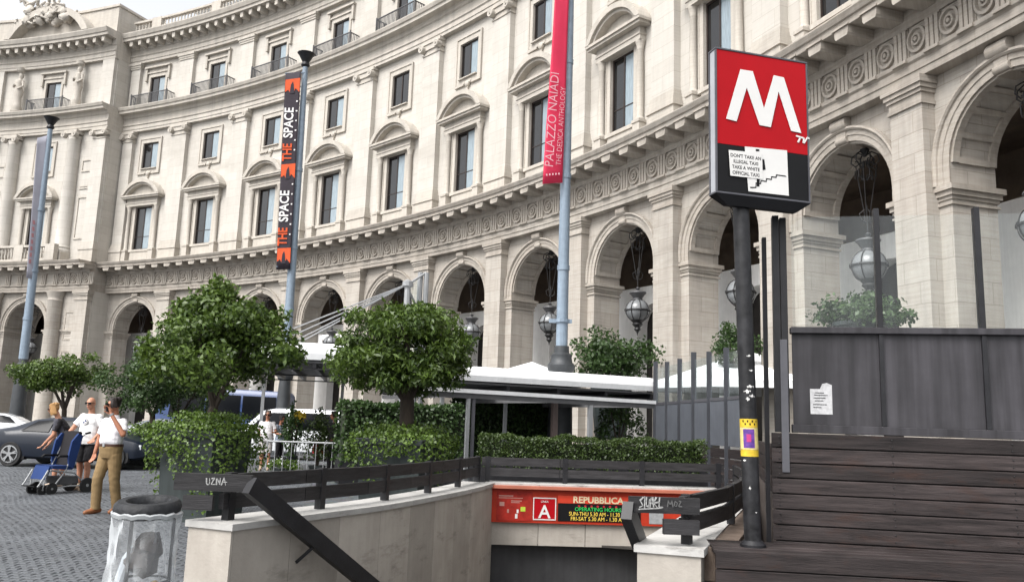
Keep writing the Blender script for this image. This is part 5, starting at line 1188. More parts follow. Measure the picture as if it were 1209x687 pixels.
def planter(x, y, wd_, h, label, seed, ivy=2600, drape=.75, rot=.32, leafs=.055):
    t = thing('planter', (x, y, 0), label, 'planter'); b = MB(); m_ = Matrix.Translation((x, y, 0)) @ Matrix.Rotation(-rot, 4, 'Z'); w2 = wd_/2
    q = [(-w2*.9, -w2*.9), (w2*.9, -w2*.9), (w2*.9, w2*.9), (-w2*.9, w2*.9)]; Q = [(-w2, -w2), (w2, -w2), (w2, w2), (-w2, w2)]
    vs = [tuple(m_ @ Vector((a, c, .03))) for a, c in q]+[tuple(m_ @ Vector((a, c, h-.1))) for a, c in Q]; b.add(vs, [(0, 3, 2, 1), (4, 5, 6, 7), (0, 1, 5, 4), (1, 2, 6, 5), (2, 3, 7, 6), (3, 0, 4, 7)]); obj('tub', b, M['planter'], t)
    b = MB(); b.bevbox(-w2-.04, w2+.04, -w2-.04, w2+.04, h-.1, h, .015, m_); obj('rim', b, M['planter'], t)
    b = MB(); b.box(-w2-.02, w2+.02, -w2-.02, w2+.02, .0, .08, m_); obj('plinth', b, M['planter'], t)
    r = np.random.RandomState(seed); n = ivy
    th = r.uniform(0, 2*pi, n); k = np.maximum(np.abs(np.cos(th)), np.abs(np.sin(th))); rad = (w2+.05)/k
    hang = drape*h*(.35+.65*np.abs(np.sin(th*1.5+seed))**1.3*np.abs(np.cos(th*4+1.3*seed))**.5)
    f = r.uniform(0, 1, n)**1.3; z = h+.10-f*hang*1.0; out = .03+.10*np.sin(pi*np.clip(f*1.4, 0, 1))+r.uniform(-.03, .10, n)
    top = r.uniform(0, 1, n) < .42
    rr2 = np.where(top, rad*r.uniform(0, 1.02, n), rad+out); zz_ = np.where(top, h+.04+r.uniform(0, .26, n)*(1-.4*r.uniform(0, 1, n)), z)
    px_ = rr2*np.cos(th); py_ = rr2*np.sin(th); c, s = cos(-rot), sin(-rot)
    pts = np.stack([x+px_*c-py_*s, y+px_*s+py_*c, zz_], -1); nr = np.stack([np.cos(th-rot), np.sin(th-rot), np.full(n, .6)], -1); nr /= np.linalg.norm(nr, axis=1)[:, None]
    put_leaves('ivy', pts, nr, leafs, M['leaf_ivy'], seed, t, elong=1.15, jit=.45)
    return t
TG = 'clipped trees in planters along the square'
p1 = at(243, 505, 12.7); planter(p1.x+.02, 12.75, .92, 1.30, 'tall dark square planter draped with pale ivy, nearest the walking man', 3, 6800, 1.0, leafs=.05)
c1 = at(258, 408, 12.7)
T1 = tree('orange_tree', (p1.x-.08, 12.75, 1.28), (p1.x+.08, 12.75, 1.66), tuple(c1), (.98, .93, .80), None, 12000, .096, 21, 'round leafy tree in the ivy-draped planter nearest the walking man', TG, 3, .065, 'leaf_a', 58, .30, .30, 1.9)
p2 = at(477, 505, 15.6); planter(p2.x, 15.7, 1.25, 1.22, 'dark square planter overgrown with ivy behind the left guard rail', 8, 4600, .8, leafs=.06)
c2 = at(476, 413, 15.6)
T2 = tree('orange_tree', (p2.x, 15.7, 1.2), (p2.x+.02, 15.7, 1.95), tuple(c2), (1.15, 1.1, .80), None, 16000, .135, 5, 'dense round tree with a thick trunk in the planter behind the left guard rail', TG, 5, .13, 'leaf_a', 90, .27, .45, 3.0, .9)
c3 = at(72, 443, 28); 
tree('orange_tree', (c3.x+.25, 28, .9), (c3.x+.25, 28, 1.6), (c3.x, 28, c3.z), (1.28, 1.2, .68), None, 8000, .11, 31, 'flat-topped bright green tree behind the parked car', TG, 4, .08, 'leaf_a', 40, .3)
planter(c3.x+.25, 28, 1.2, .95, 'dark planter behind the parked car, under the flat-topped tree', 13, 700, .5, leafs=.08)
c4 = at(176, 452, 25)
tree('orange_tree', (c4.x+.2, 25, .9), (c4.x+.2, 25, 1.5), (c4.x, 25, c4.z), (1.1, 1.05, .95), None, 9000, .10, 44, 'dark bushy tree behind the walking man, left of the nearest planter tree', TG, 3, .08, 'leaf_b', 45, .3)
planter(c4.x+.2, 25, 1.3, 1.0, 'dark planter full of shrubs behind the walking man', 17, 1500, .7, leafs=.08)
c5 = at(212, 470, 27)
tree('orange_tree', (c5.x, 27, .9), (c5.x, 27, 1.4), (c5.x, 27, 2.15), (.9, .9, .75), None, 3500, .12, 47, 'small dark tree half hidden behind the nearest planter tree', TG, 3, .07, 'leaf_b', 35, .3)
planter(c5.x, 27, 1.2, .95, 'dark planter half hidden behind the nearest planter', 19, 700, .5, leafs=.08)
def more_leaves(t, c, rad, n, size, seed, clumps, m_='leaf_a'):
    p_, nr = blob_points(c, rad, n, seed, clumps, .4, .25); put_leaves('outer_foliage', p_, nr, size*(1.4 if t is T2 else 1), M[m_], seed, t, elong=3.0 if t is T2 else 1.9, droop=.9 if t is T2 else .35)
more_leaves(T2, (p2.x, 15.6, c2.z-.50), (.85, .8, .36), 4200, .09, 71, 26)
more_leaves(T2, (p2.x+.55, 15.6, c2.z+.40), (.55, .5, .45), 1500, .09, 72, 12); more_leaves(T2, (p2.x-.75, 15.6, c2.z-.15), (.6, .5, .4), 1300, .09, 73, 12)
more_leaves(T1, (c1.x+.80, 12.7, c1.z+.10), (.46, .4, .42), 900, .11, 74, 12); more_leaves(T1, (c1.x-.80, 12.7, c1.z-.25), (.42, .4, .42), 800, .11, 75, 12); more_leaves(T1, (c1.x-.15, 12.7, c1.z+.70), (.45, .4, .34), 700, .11, 76, 9)
# box hedge in a long trough beyond the stairs
def hedge(name, a, b_, dep, z0, z1, n, size, seed, label, mleaf='leaf_hedge'):
    a, b_ = Vector(a), Vector(b_); d = (b_-a); L_ = d.length; d.normalize(); nn = Vector((-d.y, d.x, 0)); r = np.random.RandomState(seed)
    t = thing(name, (a.x+d.x*L_/2, a.y+d.y*L_/2, 0), label, 'hedge')
    b = MB(); bx2(b, a, d, nn, 0, L_, 0, dep, .02, z0+.06); obj('trough', b, M['steel_dark'], t)
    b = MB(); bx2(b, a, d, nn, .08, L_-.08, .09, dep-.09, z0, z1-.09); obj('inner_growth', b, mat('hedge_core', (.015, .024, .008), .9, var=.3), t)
    s = r.uniform(0, L_, n); e = r.uniform(0, dep, n); z = r.uniform(z0, z1, n); f = r.uniform(0, 1, n)
    z = np.where(f < .45, z1+.03*np.sin(s*5)+.02*np.sin(s*13+1)+r.uniform(-.05, .025, n), z); e = np.where((f >= .45) & (f < .8), r.uniform(-.03, .05, n)+.015*np.sin(s*9+z*20), np.where(f >= .8, dep+r.uniform(-.05, .03, n), e))
    en = f > .95; s = np.where(en, np.where(r.uniform(0, 1, n) < .5, r.uniform(-.03, .05, n), L_+r.uniform(-.05, .03, n)), s)
    pts = np.stack([a.x+d.x*s+nn.x*e, a.y+d.y*s+nn.y*e, z], -1)
    nr = np.where((f < .45)[:, None], np.array([[0, 0, 1.]]), -np.array([[nn.x, nn.y, 0]])*np.where(f < .8, 1, -1)[:, None]); nr = nr+np.array([[0, 0, .3]])
    put_leaves('leaves', pts, nr, size, M[mleaf], seed, t, elong=1.5, jit=.75)
h0, h1 = at(566, 540, 14.6), at(834, 540, 14.7)
hedge('box_hedge', (h0.x, 14.5, 0), (h1.x, 14.6, 0), .7, .80, 1.33, 15000, .045, 6, 'low clipped box hedge in a trough beyond the far end of the metro stairs')
# taller hedges and shrubs under the canopies
k0, k1 = at(404, 500, 20.5), at(545, 500, 21.0)
hedge('laurel_hedge', (k0.x, 20.5, 0), (k1.x, 21.5, 0), .9, .5, 1.95, 7000, .10, 12, 'tall dark hedge under the canopy behind the thick-trunked tree', 'leaf_b')
k0, k1 = at(548, 500, 25.5), at(655, 500, 27.0)
hedge('laurel_hedge', (k0.x, 25.5, 0), (k1.x, 27, 0), .9, .5, 2.3, 7000, .12, 14, 'tall dark hedge at the back of the right canopy', 'leaf_b')
def shrub(name, c, rad, n, size, seed, label, mleaf='leaf_b', clumps=30, tub=.3):
    t = thing(name, (c[0], c[1], c[2]-rad[2]-tub), label, 'shrub'); b = MB(); zb = c[2]-rad[2]-tub
    b.lathe([(rad[0]*.35, zb), (rad[0]*.5, zb+tub+.1), (rad[0]*.55, zb+tub+.1), (rad[0]*.55, zb+tub+.16), (.02, zb+tub+.14)], c=(c[0], c[1], 0), n=14); obj('pot', b, M['planter'], t)
    b = MB()
    for k in range(5): a = 2*pi*k/5+seed; b.tube([(c[0], c[1], zb+tub), (c[0]+.4*rad[0]*cos(a), c[1]+.4*rad[1]*sin(a), c[2]+.3*rad[2])], [.03, .012], 5)
    obj('stems', b, M['bark'], t)
    p_, nr = blob_points(c, rad, n, seed, clumps, .36, .3); put_leaves('foliage', p_, nr, size, M[mleaf], seed, t)
q = at(722, 424, 30); shrub('oleander', tuple(q), (1.55, 1.0, .95), 4200, .16, 3, 'wide dark shrub standing above the right canopy in front of the arcade', 'leaf_b', 45, 1.9)
q = at(1014, 372, 12.5); shrub('terrace_shrub', tuple(q), (.72, .6, .28), 2600, .085, 7, 'low dark shrub behind the terrace glass, under a hanging lantern', 'leaf_b', 35, .4)
q = at(866, 408, 26); shrub('terrace_shrub', tuple(q), (.65, .6, .75), 1600, .12, 9, 'dark shrub behind the slim screen posts, left of the metro pole', 'leaf_b', 25, 1.6)
q = at(730, 495, 25.5); shrub('terrace_shrub', tuple(q), (.7, .6, .9), 1800, .11, 10, 'dark climbing shrub beside the front post under the right canopy', 'leaf_b', 25, .5)
# ------------------------------------------------------------------ canopies, posts, parasols
def canopy(name, p0, p1, zf, fas, depth, label, drop=.05):
    a, c = Vector((p0[0], p0[1], 0)), Vector((p1[0], p1[1], 0)); d = c-a; L_ = d.length; d.normalize(); n = Vector((-d.y, d.x, 0))
    t = thing(name, (a.x+d.x*L_/2, a.y+d.y*L_/2, 0), label, 'canopy')
    # bowed white front and roof sheet
    b = MB(); prof = [(0, zf), (-.03, zf+fas*.35), (.0, zf+fas*.7), (.12, zf+fas*.92), (.35, zf+fas), (depth, zf+fas*.8), (depth, zf+fas*.6), (.4, zf+fas*.8), (.16, zf+fas*.7), (.06, zf+fas*.35), (.05, zf)]
    k = len(prof); nn_ = 8; vs = []
    for i in range(nn_+1):
        s = L_*i/nn_
        for o, z in prof: q = a+d*s+n*o; vs.append((q.x, q.y, z))
    b.add(vs, [(i*k+j, (i+1)*k+j, (i+1)*k+(j+1) % k, i*k+(j+1) % k) for i in range(nn_) for j in range(k)]+[tuple(range(k)), tuple(range(nn_*k+k-1, nn_*k-1, -1))]); obj('roof_sheet', b, M['canvas'], t)
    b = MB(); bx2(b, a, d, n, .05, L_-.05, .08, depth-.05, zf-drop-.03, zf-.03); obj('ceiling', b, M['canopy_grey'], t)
    for j in range(1, int(L_/1.15)):
        s = L_*j/int(L_/1.15); b = MB(); b.tube([a+d*s+n*o+Vector((0, 0, z)) for o, z in prof[:6]], .004, 4); obj('seam', b, M['canvas'], t, smooth=True)
    for j in range(5):
        s = .1+(L_-.2)*j/4; b = MB(); bx2(b, a, d, n, s-.05, s+.05, .08, depth-.05, zf-drop-.16, zf-drop-.032); obj('beam', b, M['steel_dark'], t)
    for e in (.10, depth*.5, depth-.2): b = MB(); bx2(b, a, d, n, .02, L_-.02, e, e+.08, zf-drop-.20, zf-drop-.165); obj('beam', b, M['steel_dark'], t)
    return t, a, d, n, L_
q0, q1 = at(268, 421, 21), at(408, 428, 21.5)
t, a, d, n, L_ = canopy('cafe_canopy', (q0.x, q0.y), (q1.x, q1.y), 3.04, .46, 7.0, 'left café canopy with a bowed white front and dark underside, behind the planter trees')
for s, e in ((.2, 6.6), (L_-.2, 6.6)): b = MB(); bx2(b, a, d, n, s-.05, s+.05, e-.05, e+.05, 0, 2.85); obj('post', b, M['alu'], t)
q0, q1 = at(534, 449, 21.5), at(775, 461, 24.2)
t, a, d, n, L_ = canopy('cafe_canopy', (q0.x, q0.y), (q1.x, q1.y), 2.66, .40, 6.5, 'right café canopy with a long white front on slim posts, beyond the box hedge')
# front gutter with its posts, nearer than the roof edge
g0, g1 = at(500, 456, 17.6), at(772, 473, 21.5)
b = MB(); b.bar(g0+Vector((0, 0, 0)), g1, .16, .085); obj('gutter', b, M['canvas'], t)
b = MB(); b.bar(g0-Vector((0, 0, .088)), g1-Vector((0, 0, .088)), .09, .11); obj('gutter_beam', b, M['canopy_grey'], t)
gd = (g1-g0)
def post_at(px, w_, m_, off=0.0, zt=None):
    r = at(px, 470, 1.0)-Vector((0, 0, EYE)); den = r.x*gd.y-r.y*gd.x; k = (g0.x*gd.y-g0.y*gd.x)/den; p_ = Vector((r.x*k, r.y*k, 0))*(1+off); zt_ = (g0.z+(g1.z-g0.z)*((p_.x-g0.x)/gd.x))-.2 if zt is None else zt
    b = MB(); bx2(b, p_, d, n, -w_/2, w_/2, -w_/2, w_/2, 0, zt_); return obj('post', b, m_, t)
post_at(553, .075, M['alu']); post_at(559.5, .06, M['sign_frame']); post_at(697, .10, M['alu'])
post_at(522, .10, M['alu'], .28, 2.5); post_at(597, .09, M['alu'], .28, 2.5); post_at(655, .15, plain('brown_post', 92, 80, 76), .2, 2.5); post_at(484, .18, plain('beige_post', 150, 142, 132), .25, 2.4)
for k in range(3): b = MB(); z = 2.42-.0*k; p_ = g0.lerp(g1, .1+.4*k); b.bar(p_-Vector((0, 0, .1)), p_+n*5-Vector((0, 0, .05)), .06, .1); obj('rafter', b, M['canopy_grey'], t)
# glazed wind break at the back
b = MB(); bx2(b, a, d, n, 2.2, L_-.6, 5.6, 5.63, .9, 2.3); obj('wind_break', b, M['glass_far'], t)
# dark café frontage under the canopy
b = MB(); bx2(b, a, d, n, 3.4, L_+.2, 6.6, 6.8, 0, 2.6); o = obj('cafe_counter', b, mat('dark_cafe_front', (.02, .02, .02), .6, var=.5)); props(o, 'dark café hut front in the shade of the right canopy', 'kiosk')
def parasol(px, py, Y, r, rise, label):
    c = at(px, py, Y); t = thing('parasol', (c.x, c.y, 1.0), label, 'parasol', 'white parasols on the terrace')
    b = MB(); n_ = 8; vs = [(c.x, c.y, c.z)]
    for i in range(n_):
        q = 2*pi*i/n_+.2; vs.append((c.x+r*cos(q), c.y+r*sin(q), c.z-rise))
    for i in range(n_): q = 2*pi*i/n_+.2; vs.append((c.x+r*cos(q), c.y+r*sin(q), c.z-rise-.22))
    b.add(vs, [(0, 1+i, 1+(i+1) % n_) for i in range(n_)]+[(1+i, 1+n_+i, 1+n_+(i+1) % n_, 1+(i+1) % n_) for i in range(n_)]); obj('cover', b, M['canvas'], t, fix=False)
    b = MB(); b.tube([(c.x, c.y, 0), (c.x, c.y, c.z-.02)], .03, 8); obj('pole', b, M['alu'], t)
    b = MB()
    for i in range(n_): q = 2*pi*i/n_+.2; b.tube([(c.x, c.y, c.z-.05), (c.x+r*.98*cos(q), c.y+r*.98*sin(q), c.z-rise-.02)], .012, 4)
    obj('ribs', b, M['alu'], t)
    b = MB(); b.lathe([(.26, .0), (.26, .06), (.05, .09)], c=(c.x, c.y, 0), n=14); obj('foot', b, M['steel_dark'], t)
parasol(628, 427, 27, 1.7, .55, 'low white parasol peeping over the right canopy, left of the dark pedestal')
parasol(884, 414, 27.5, 3.3, 1.15, 'large white parasol behind the slim screen posts')
# ------------------------------------------------------------------ banner poles
def pole(px_b, py_b, px_t, py_t, Y, ped_top, label, top_r, bot_r, ped=1.0):
    lo, hi = at(px_b, py_b, Y), at(px_t, py_t, Y); ax = (hi-lo).normalized(); base = lo-ax*(lo.z/ax.z); t = thing('banner_pole', base, label, 'pole', 'banner poles along the kerb')
    b = MB(); k0 = base+ax*(ped_top/ax.z)
    b.tube([k0, k0.lerp(hi, .33), k0.lerp(hi, .66), hi], [bot_r, bot_r*.9, (bot_r+top_r)/2, top_r], 16); obj('shaft', b, M['pole_paint'], t, smooth=True)
    for f in (.16, .36, .62):
        q = k0.lerp(hi, f); b = MB(); rr_ = bot_r*(1-.25*f)*1.12; b.tube([q, q+ax*.16], rr_, 16); obj('collar', b, M['pole_paint'], t, smooth=True)
    p_ = ped; b = MB(); pf = [(.62*p_, 0), (.62*p_, .5), (.5*p_, .6), (.46*p_, ped_top-1.6), (.40*p_, ped_top-1.0), (.38*p_, ped_top-.85), (.52*p_, ped_top-.75), (.55*p_, ped_top-.6), (.44*p_, ped_top-.5), (.40*p_, ped_top-.35), (.42*p_, ped_top-.28), (.30*p_, ped_top-.2), (.29*p_, ped_top), (.05, ped_top+.02)]
    b.lathe(pf, c=(base.x, base.y, 0), n=18); obj('pedestal', b, M['pedestal'], t, smooth=True)
    b = MB(); b.lathe([(top_r, -.25), (top_r*1.7, -.15), (top_r*1.2, .0), (top_r*2.8, .35), (top_r*3.4, .42), (top_r*1.2, .46), (.02, .5)], c=(hi.x, hi.y, hi.z), n=14); obj('finial', b, M['steel_dark'], t, smooth=True)
    return t, base, ax, k0, hi
def banner(t, c, m_, label, par=None, amp=.04):
    """hanging cloth through corner points c = tl, tr, br, bl with soft folds"""
    tl, tr, br, bl = c; n_, m2 = 20, 8; b = MB(); nrm = (tr-tl).cross(bl-tl).normalized(); vs = []
    for i in range(n_+1):
        for j in range(m2+1):
            f, g = i/n_, j/m2; q = tl.lerp(tr, g).lerp(bl.lerp(br, g), f)+nrm*(amp*sin(pi*g)*sin(5*f+1)+amp*.4*sin(9*f+4*g)); vs.append(tuple(q))
    b.add(vs, [(i*(m2+1)+j, i*(m2+1)+j+1, (i+1)*(m2+1)+j+1, (i+1)*(m2+1)+j) for i in range(n_) for j in range(m2)]); 
    k = thing('banner', tl, label, 'banner', 'banners on the poles')
    o = obj('cloth', b, m_, k, smooth=True, fix=False); md = o.modifiers.new('thickness', 'SOLIDIFY'); md.thickness = .006
    return k, nrm
# left pole with a faded pale banner
t, base, ax, k0, hi = pole(22, 470, 60, 148, 44, 4.2, 'banner pole farthest left, with a faded lilac cloth', .12, .23, .78)
c = [at(44, 163, 43.6), at(56, 160, 43.9), at(40, 330, 43.9), at(31, 328, 43.6)]
k, nr = banner(t, c, mat('faded_lilac_cloth', (.36, .36, .42), .8, var=.1, vscale=1), 'faded pale lilac banner on the leftmost pole', amp=.02)
for j in range(7): 
    b = MB(); f = .60+.045*j; q = c[0].lerp(c[3], f); q2 = c[1].lerp(c[2], f); b.bar(q.lerp(q2, .35)+Vector((0, -.12, 0)), q.lerp(q2, .62)+Vector((0, -.12, 0)), .02, .22); obj('faded_print', b, mat('faded_red_print', (.42, .20, .22), .8), k)
# middle pole with the two-panel cinema banner
t, base, ax, k0, hi = pole(333, 490, 361, 74, 36, 4.0, 'banner pole behind the left café canopy, carrying the black and orange cinema banner', .12, .20, .62)
m_bk = mat('dark_plum_cloth', (.030, .022, .032), .8, var=.2); m_or2 = mat('orange_cloth', (.60, .085, .02), .8, var=.15); m_wt = mat('white_print', (.7, .69, .68), .8)
tl, tr, br, bl = at(337, 87, 35.7), at(355.5, 84.5, 35.7), at(342.5, 318, 35.7), at(326, 318.5, 35.7)
k, nr = banner(t, [tl, tr, br, bl], m_bk, 'tall black and orange cinema banner with white vertical lettering', amp=.0)
def bq(f, g, e=.02):
    q = tl.lerp(tr, g).lerp(bl.lerp(br, g), f); return q+Vector((0, -e, 0))
def patch(name, pts, m_, e0=.012, e1=.02):
    b = MB(); n_ = len(pts); vs = [tuple(bq(f, g, e0)) for f, g in pts]+[tuple(bq(f, g, e1)) for f, g in pts]
    b.add(vs, [tuple(range(n_)), tuple(range(2*n_-1, n_-1, -1))]+[(i, i+n_, (i+1) % n_+n_, (i+1) % n_) for i in range(n_)]); return obj(name, b, m_, k)
for f0, fl in ((.035, 0), (.475, 0), (.895, 1)):
    patch('orange_block', [(f0, .03), (f0, .97), (f0+.075, .97), (f0+.052, .72), (f0+.07, .6), (f0+.075, .38), (f0+.055, .25), (f0+.065, .03)], m_or2)
    patch('tower_silhouette', [(f0+.076, .34), (f0+.03, .40), (f0+.014, .52), (f0+.03, .58), (f0+.076, .66)], m_bk, .021, .026)
up_ = (tl-bl).normalized()
def vtext(s, f, g, size, m_, sx=1.0, ref=None, kk=None, e=.03):
    o = bq(f, g, e) if ref is None else ref; x = up_; y = -(tr-tl).normalized(); y = (y-x*y.dot(x)).normalized()
    text('lettering', s, size, m_, frame(o, x, y), kk or k, ext=.004, sx=sx, bold=.012 if kk is None else -.004)
Lb = (tl-bl).length; Wb = (tr-tl).length
for f1 in (.462, .885):
    vtext('THE', f1-.0, .66, Wb*.80, m_or2, .78); vtext('SPACE', f1-.118, .66, Wb*.80, m_wt, .88)
    for j in range(6):
        f = f1-.06-.05*j; patch('small_print', [(f, .80), (f, .9), (f+.007, .9), (f+.007, .8)], m_wt)
for f in (.0, .985):
    b = MB(); b.tube([bq(f, -.02, .0), bq(f, 1.18, -.2)], .03, 6); obj('banner_arm', b, M['pole_paint'], k)
# right pole with the long red hotel banner
t, base, ax, k0, hi = pole(663, 415, 675, -110, 26, 4.05, 'banner pole above the right café canopy, carrying the long red banner', .13, .185, .80)
b = MB(); q = k0+ax*.75; b.tube([q, q+ax*.1], .24, 14); o = obj('clamp', b, M['pole_paint'], t); b = MB(); b.bar(q+Vector((.3, -.05, .1)), q+Vector((-.42, -.05, .1)), .08, .12); obj('clamp_arm', b, M['pole_paint'], t)
tl, tr, br, bl = at(661, -92, 25.6), at(675, -90, 25.7), at(664, 216, 25.75), at(640.5, 217.5, 25.5)
k, nr = banner(t, [tl, tr, br, bl], mat('crimson_cloth', (.60, .022, .075), .7, var=.12, vscale=.8), 'long crimson hotel banner with white vertical lettering', amp=.05)
up_ = (tl-bl).normalized()
m_pk = mat('pale_pink_print', (.62, .36, .40), .8)
def vt2(s, px, py, size, sx): vtext(s, 0, 0, size, m_pk, sx, at(px, py, 25.44), k)
def words(ws, px, py, size, sx):
    o = at(px, py, 25.44)
    for w__ in ws:
        n0 = len(k.children); vtext(w__, 0, 0, size, m_pk, sx, o, k); me_ = [c for c in k.children if c.name.startswith('lettering')]
        wd__ = max(max(v.co.x for v in c.data.vertices) for c in me_ if c.get('word') is None)
        for c in me_: c['word'] = 1
        o = o+up_*(wd__+size*.30)
words(('PALAZZO', 'NAIADI'), 653.0, 198, .42, .95); words(('THE', 'DEDICA', 'ANTHOLOGY'), 662.2, 196, .25, .86)
for c in k.children:
    if 'word' in c: del c['word']
for j in range(5): b = MB(); q = at(645.5+3.6*j, 206.5-.3*j, 25.44); b.box(q.x-.02, q.x+.02, q.y-.01, q.y+.01, q.z-.03, q.z+.03); obj('star', b, m_pk, k)
# ------------------------------------------------------------------ lanterns in the arches
def make_lantern():
    t = thing('arch_lantern', (0, 0, 0), 'x', 'lantern', 'wrought iron lanterns hanging in the arches')
    def bit(n_, b, m_='iron', smooth=True): return obj(n_, b, M[m_], t, local=True, smooth=smooth)
    b = MB(); b.lathe([(.05, .2), (.16, .1), (.10, -.05), (.05, -.15)], n=12); bit('ceiling_rose', b)
    b = MB()
    for k in range(6):
        a = pi*k/3; c_, s_ = cos(a), sin(a)
        pts = [(r*c_, r*s_, z) for r, z in ((.04, -.1), (.22, .0), (.42, -.12), (.46, -.34), (.32, -.48), (.2, -.40), (.24, -.28), (.32, -.30))]; b.tube(pts, .024, 6)
        pts = [(r*c_, r*s_, z) for r, z in ((.05, -1.0), (.16, -.85), (.34, -.92), (.34, -.66), (.12, -.5), (.05, -.3))]; b.tube(pts, .018, 6)
    bit('scrollwork', b)
    for k in range(3):
        a = 2*pi*k/3+.5; b = MB(); b.tube([(.40*cos(a), .40*sin(a), -.42), (.15*cos(a), .15*sin(a), -1.9), (.10*cos(a), .10*sin(a), -2.25)], .016, 5); bit('chain', b)
    b = MB()
    for k in range(4): a = pi*k/2; b.tube([(.08*cos(a), .08*sin(a), -2.05), (.26*cos(a), .26*sin(a), -2.2), (.2*cos(a), .2*sin(a), -2.42), (.05*cos(a), .05*sin(a), -2.5)], .018, 5)
    b.tube([(0, 0, -1.9), (0, 0, -3.0)], .025, 6); bit('stem', b)
    b = MB(); b.lathe([(.04, -2.86), (.12, -2.92), (.05, -3.0), (.08, -3.04), (.40, -3.10), (.42, -3.16), (.34, -3.24), (.22, -3.42), (.24, -3.50), (.06, -3.5)], n=16); bit('crown_cap', b, 'iron_grey')
    b = MB(); R_ = .55; b.lathe([(.03+R_*sin(pi*k/14), -4.02+R_*cos(pi*k/14)) for k in range(1, 14)], n=20); bit('globe', b, 'lamp_glass')
    b = MB()
    for k in range(8):
        a = pi*k/4; b.tube([((.045+R_*sin(pi*j/14))*cos(a), (.045+R_*sin(pi*j/14))*sin(a), -4.02+R_*cos(pi*j/14)) for j in range(1, 14)], .02, 5)
    bit('globe_ribs', b)
    b = MB(); b.lathe([(.57, -3.98), (.63, -3.99), (.63, -4.05), (.57, -4.06)], n=24)
    for k in range(8): a = pi*k/4; b.lathe([(.001, 0), (.05, .02), (.04, .08), (.001, .1)], c=(.62*cos(a), .62*sin(a), -4.05), n=6)
    bit('waist_band', b)
    b = MB(); b.lathe([(.30, -4.45), (.34, -4.5), (.22, -4.62), (.26, -4.7), (.13, -4.85), (.16, -4.95), (.04, -5.1), (.01, -5.25)], n=14); bit('pendant', b)
    t.scale = (.84,)*3; return t
lan = None
LL = {7: 'in the arch behind the nearest planter tree', 12: 'in the arch left of the middle banner pole', 17: 'in the arch above the cinema sign', 22: 'in the arch behind the glass truss', 27: 'in the arch right of the glass truss', 32: 'in the arch beside the red banner pole', 37: 'in the arch above the wide dark shrub', 42: 'in the arch directly left of the metro pole', 47: 'in the arch seen through the terrace glass', 52: 'in the rightmost arch at the edge of the picture', 2: 'in the first curved arch beside the projecting end bay', -5.5: 'in the arch of the projecting end bay'}
for c in [-5.5]+BAYS[:-1]:
    p_ = P(c, 1.15 if c > 0 else PD+1.1, 8.25); lab = 'wrought iron globe lantern hanging '+LL[c]
    if lan is None: lan = make_lantern(); lan.location = p_; lan['label'] = lab
    else: copy_tree(lan, p_, .3*c, lab)
# ------------------------------------------------------------------ glass truss behind the second tree
a0, a1, b0_, b1_ = at(478, 400, 24), at(481.5, 336, 24), at(499, 400, 24.4), at(503, 322, 24.4)
t = thing('glass_truss', (a0.x+.2, 24.2, 0), 'pale metal and glass truss rising behind the thick-trunked tree with slanting cables', 'mast')
def low(p_, q): d_ = (q-p_).normalized(); return p_-d_*(p_.z/d_.z)
b = MB(); b.tube([low(a0, a1), a1], .09, 8); obj('mast_tube', b, M['alu'], t, smooth=True)
for s in (-.16, .02): b = MB(); o = Vector((s, 0, 0)); b.tube([low(b0_, b1_)+o, b1_+o], .08, 8); obj('mast_tube', b, M['alu'], t, smooth=True)
b = MB(); b.tube([a1, b1_], .035, 6); b.tube([a1-Vector((0, 0, .1)), at(497, 372, 24.4)], .035, 6); obj('brace', b, M['alu'], t)
gp = [a1, b1_-Vector((.2, 0, .1)), at(496, 420, 24.4), at(479, 420, 24)]; b = MB(); b.add([tuple(p_+Vector((0, e, 0))) for e in (0, .02) for p_ in gp], [(0, 1, 2, 3), (7, 6, 5, 4), (0, 4, 5, 1), (1, 5, 6, 2), (2, 6, 7, 3), (3, 7, 4, 0)]); obj('glass_pane', b, M['glass_far'], t)
b = MB(); b.lathe([(.05, -.12), (.16, -.05), (.16, .08), (.05, .14)], c=tuple(a1), n=10); obj('mast_head', b, M['alu'], t)
for px, py, Y in ((340, 390, 26), (345, 396, 26), (349, 402, 26), (352, 405, 26)): b = MB(); b.tube([a1+Vector((0, 0, .02)), at(px, py, Y)], .022, 5); obj('cable', b, M['alu'], t)
# crowd barrier
g0, g1 = at(316, 522, 21.5), at(412, 525, 21.5)
t = thing('crowd_barrier', ((g0.x+g1.x)/2, 21.5, 0), 'low pale metal crowd barrier in front of the man in white shorts', 'barrier'); zt_ = .95
for pts in (((g0.x, zt_), (g1.x, zt_)), ((g0.x, .18), (g1.x, .18)), ((g0.x, 0), (g0.x, zt_)), ((g1.x, 0), (g1.x, zt_))): b = MB(); b.tube([(x, 21.5, z) for x, z in pts], .022, 8); obj('frame_tube', b, M['alu'], t)
for k in range(1, 10): x = g0.x+(g1.x-g0.x)*k/10; b = MB(); b.tube([(x, 21.5, .18), (x, 21.5, zt_)], .010, 6); obj('bar', b, M['alu'], t)
for x in (g0.x+.1, g1.x-.1): b = MB(); b.tube([(x, 21.2, .02), (x, 21.8, .02)], .02, 6); obj('foot', b, M['alu'], t)
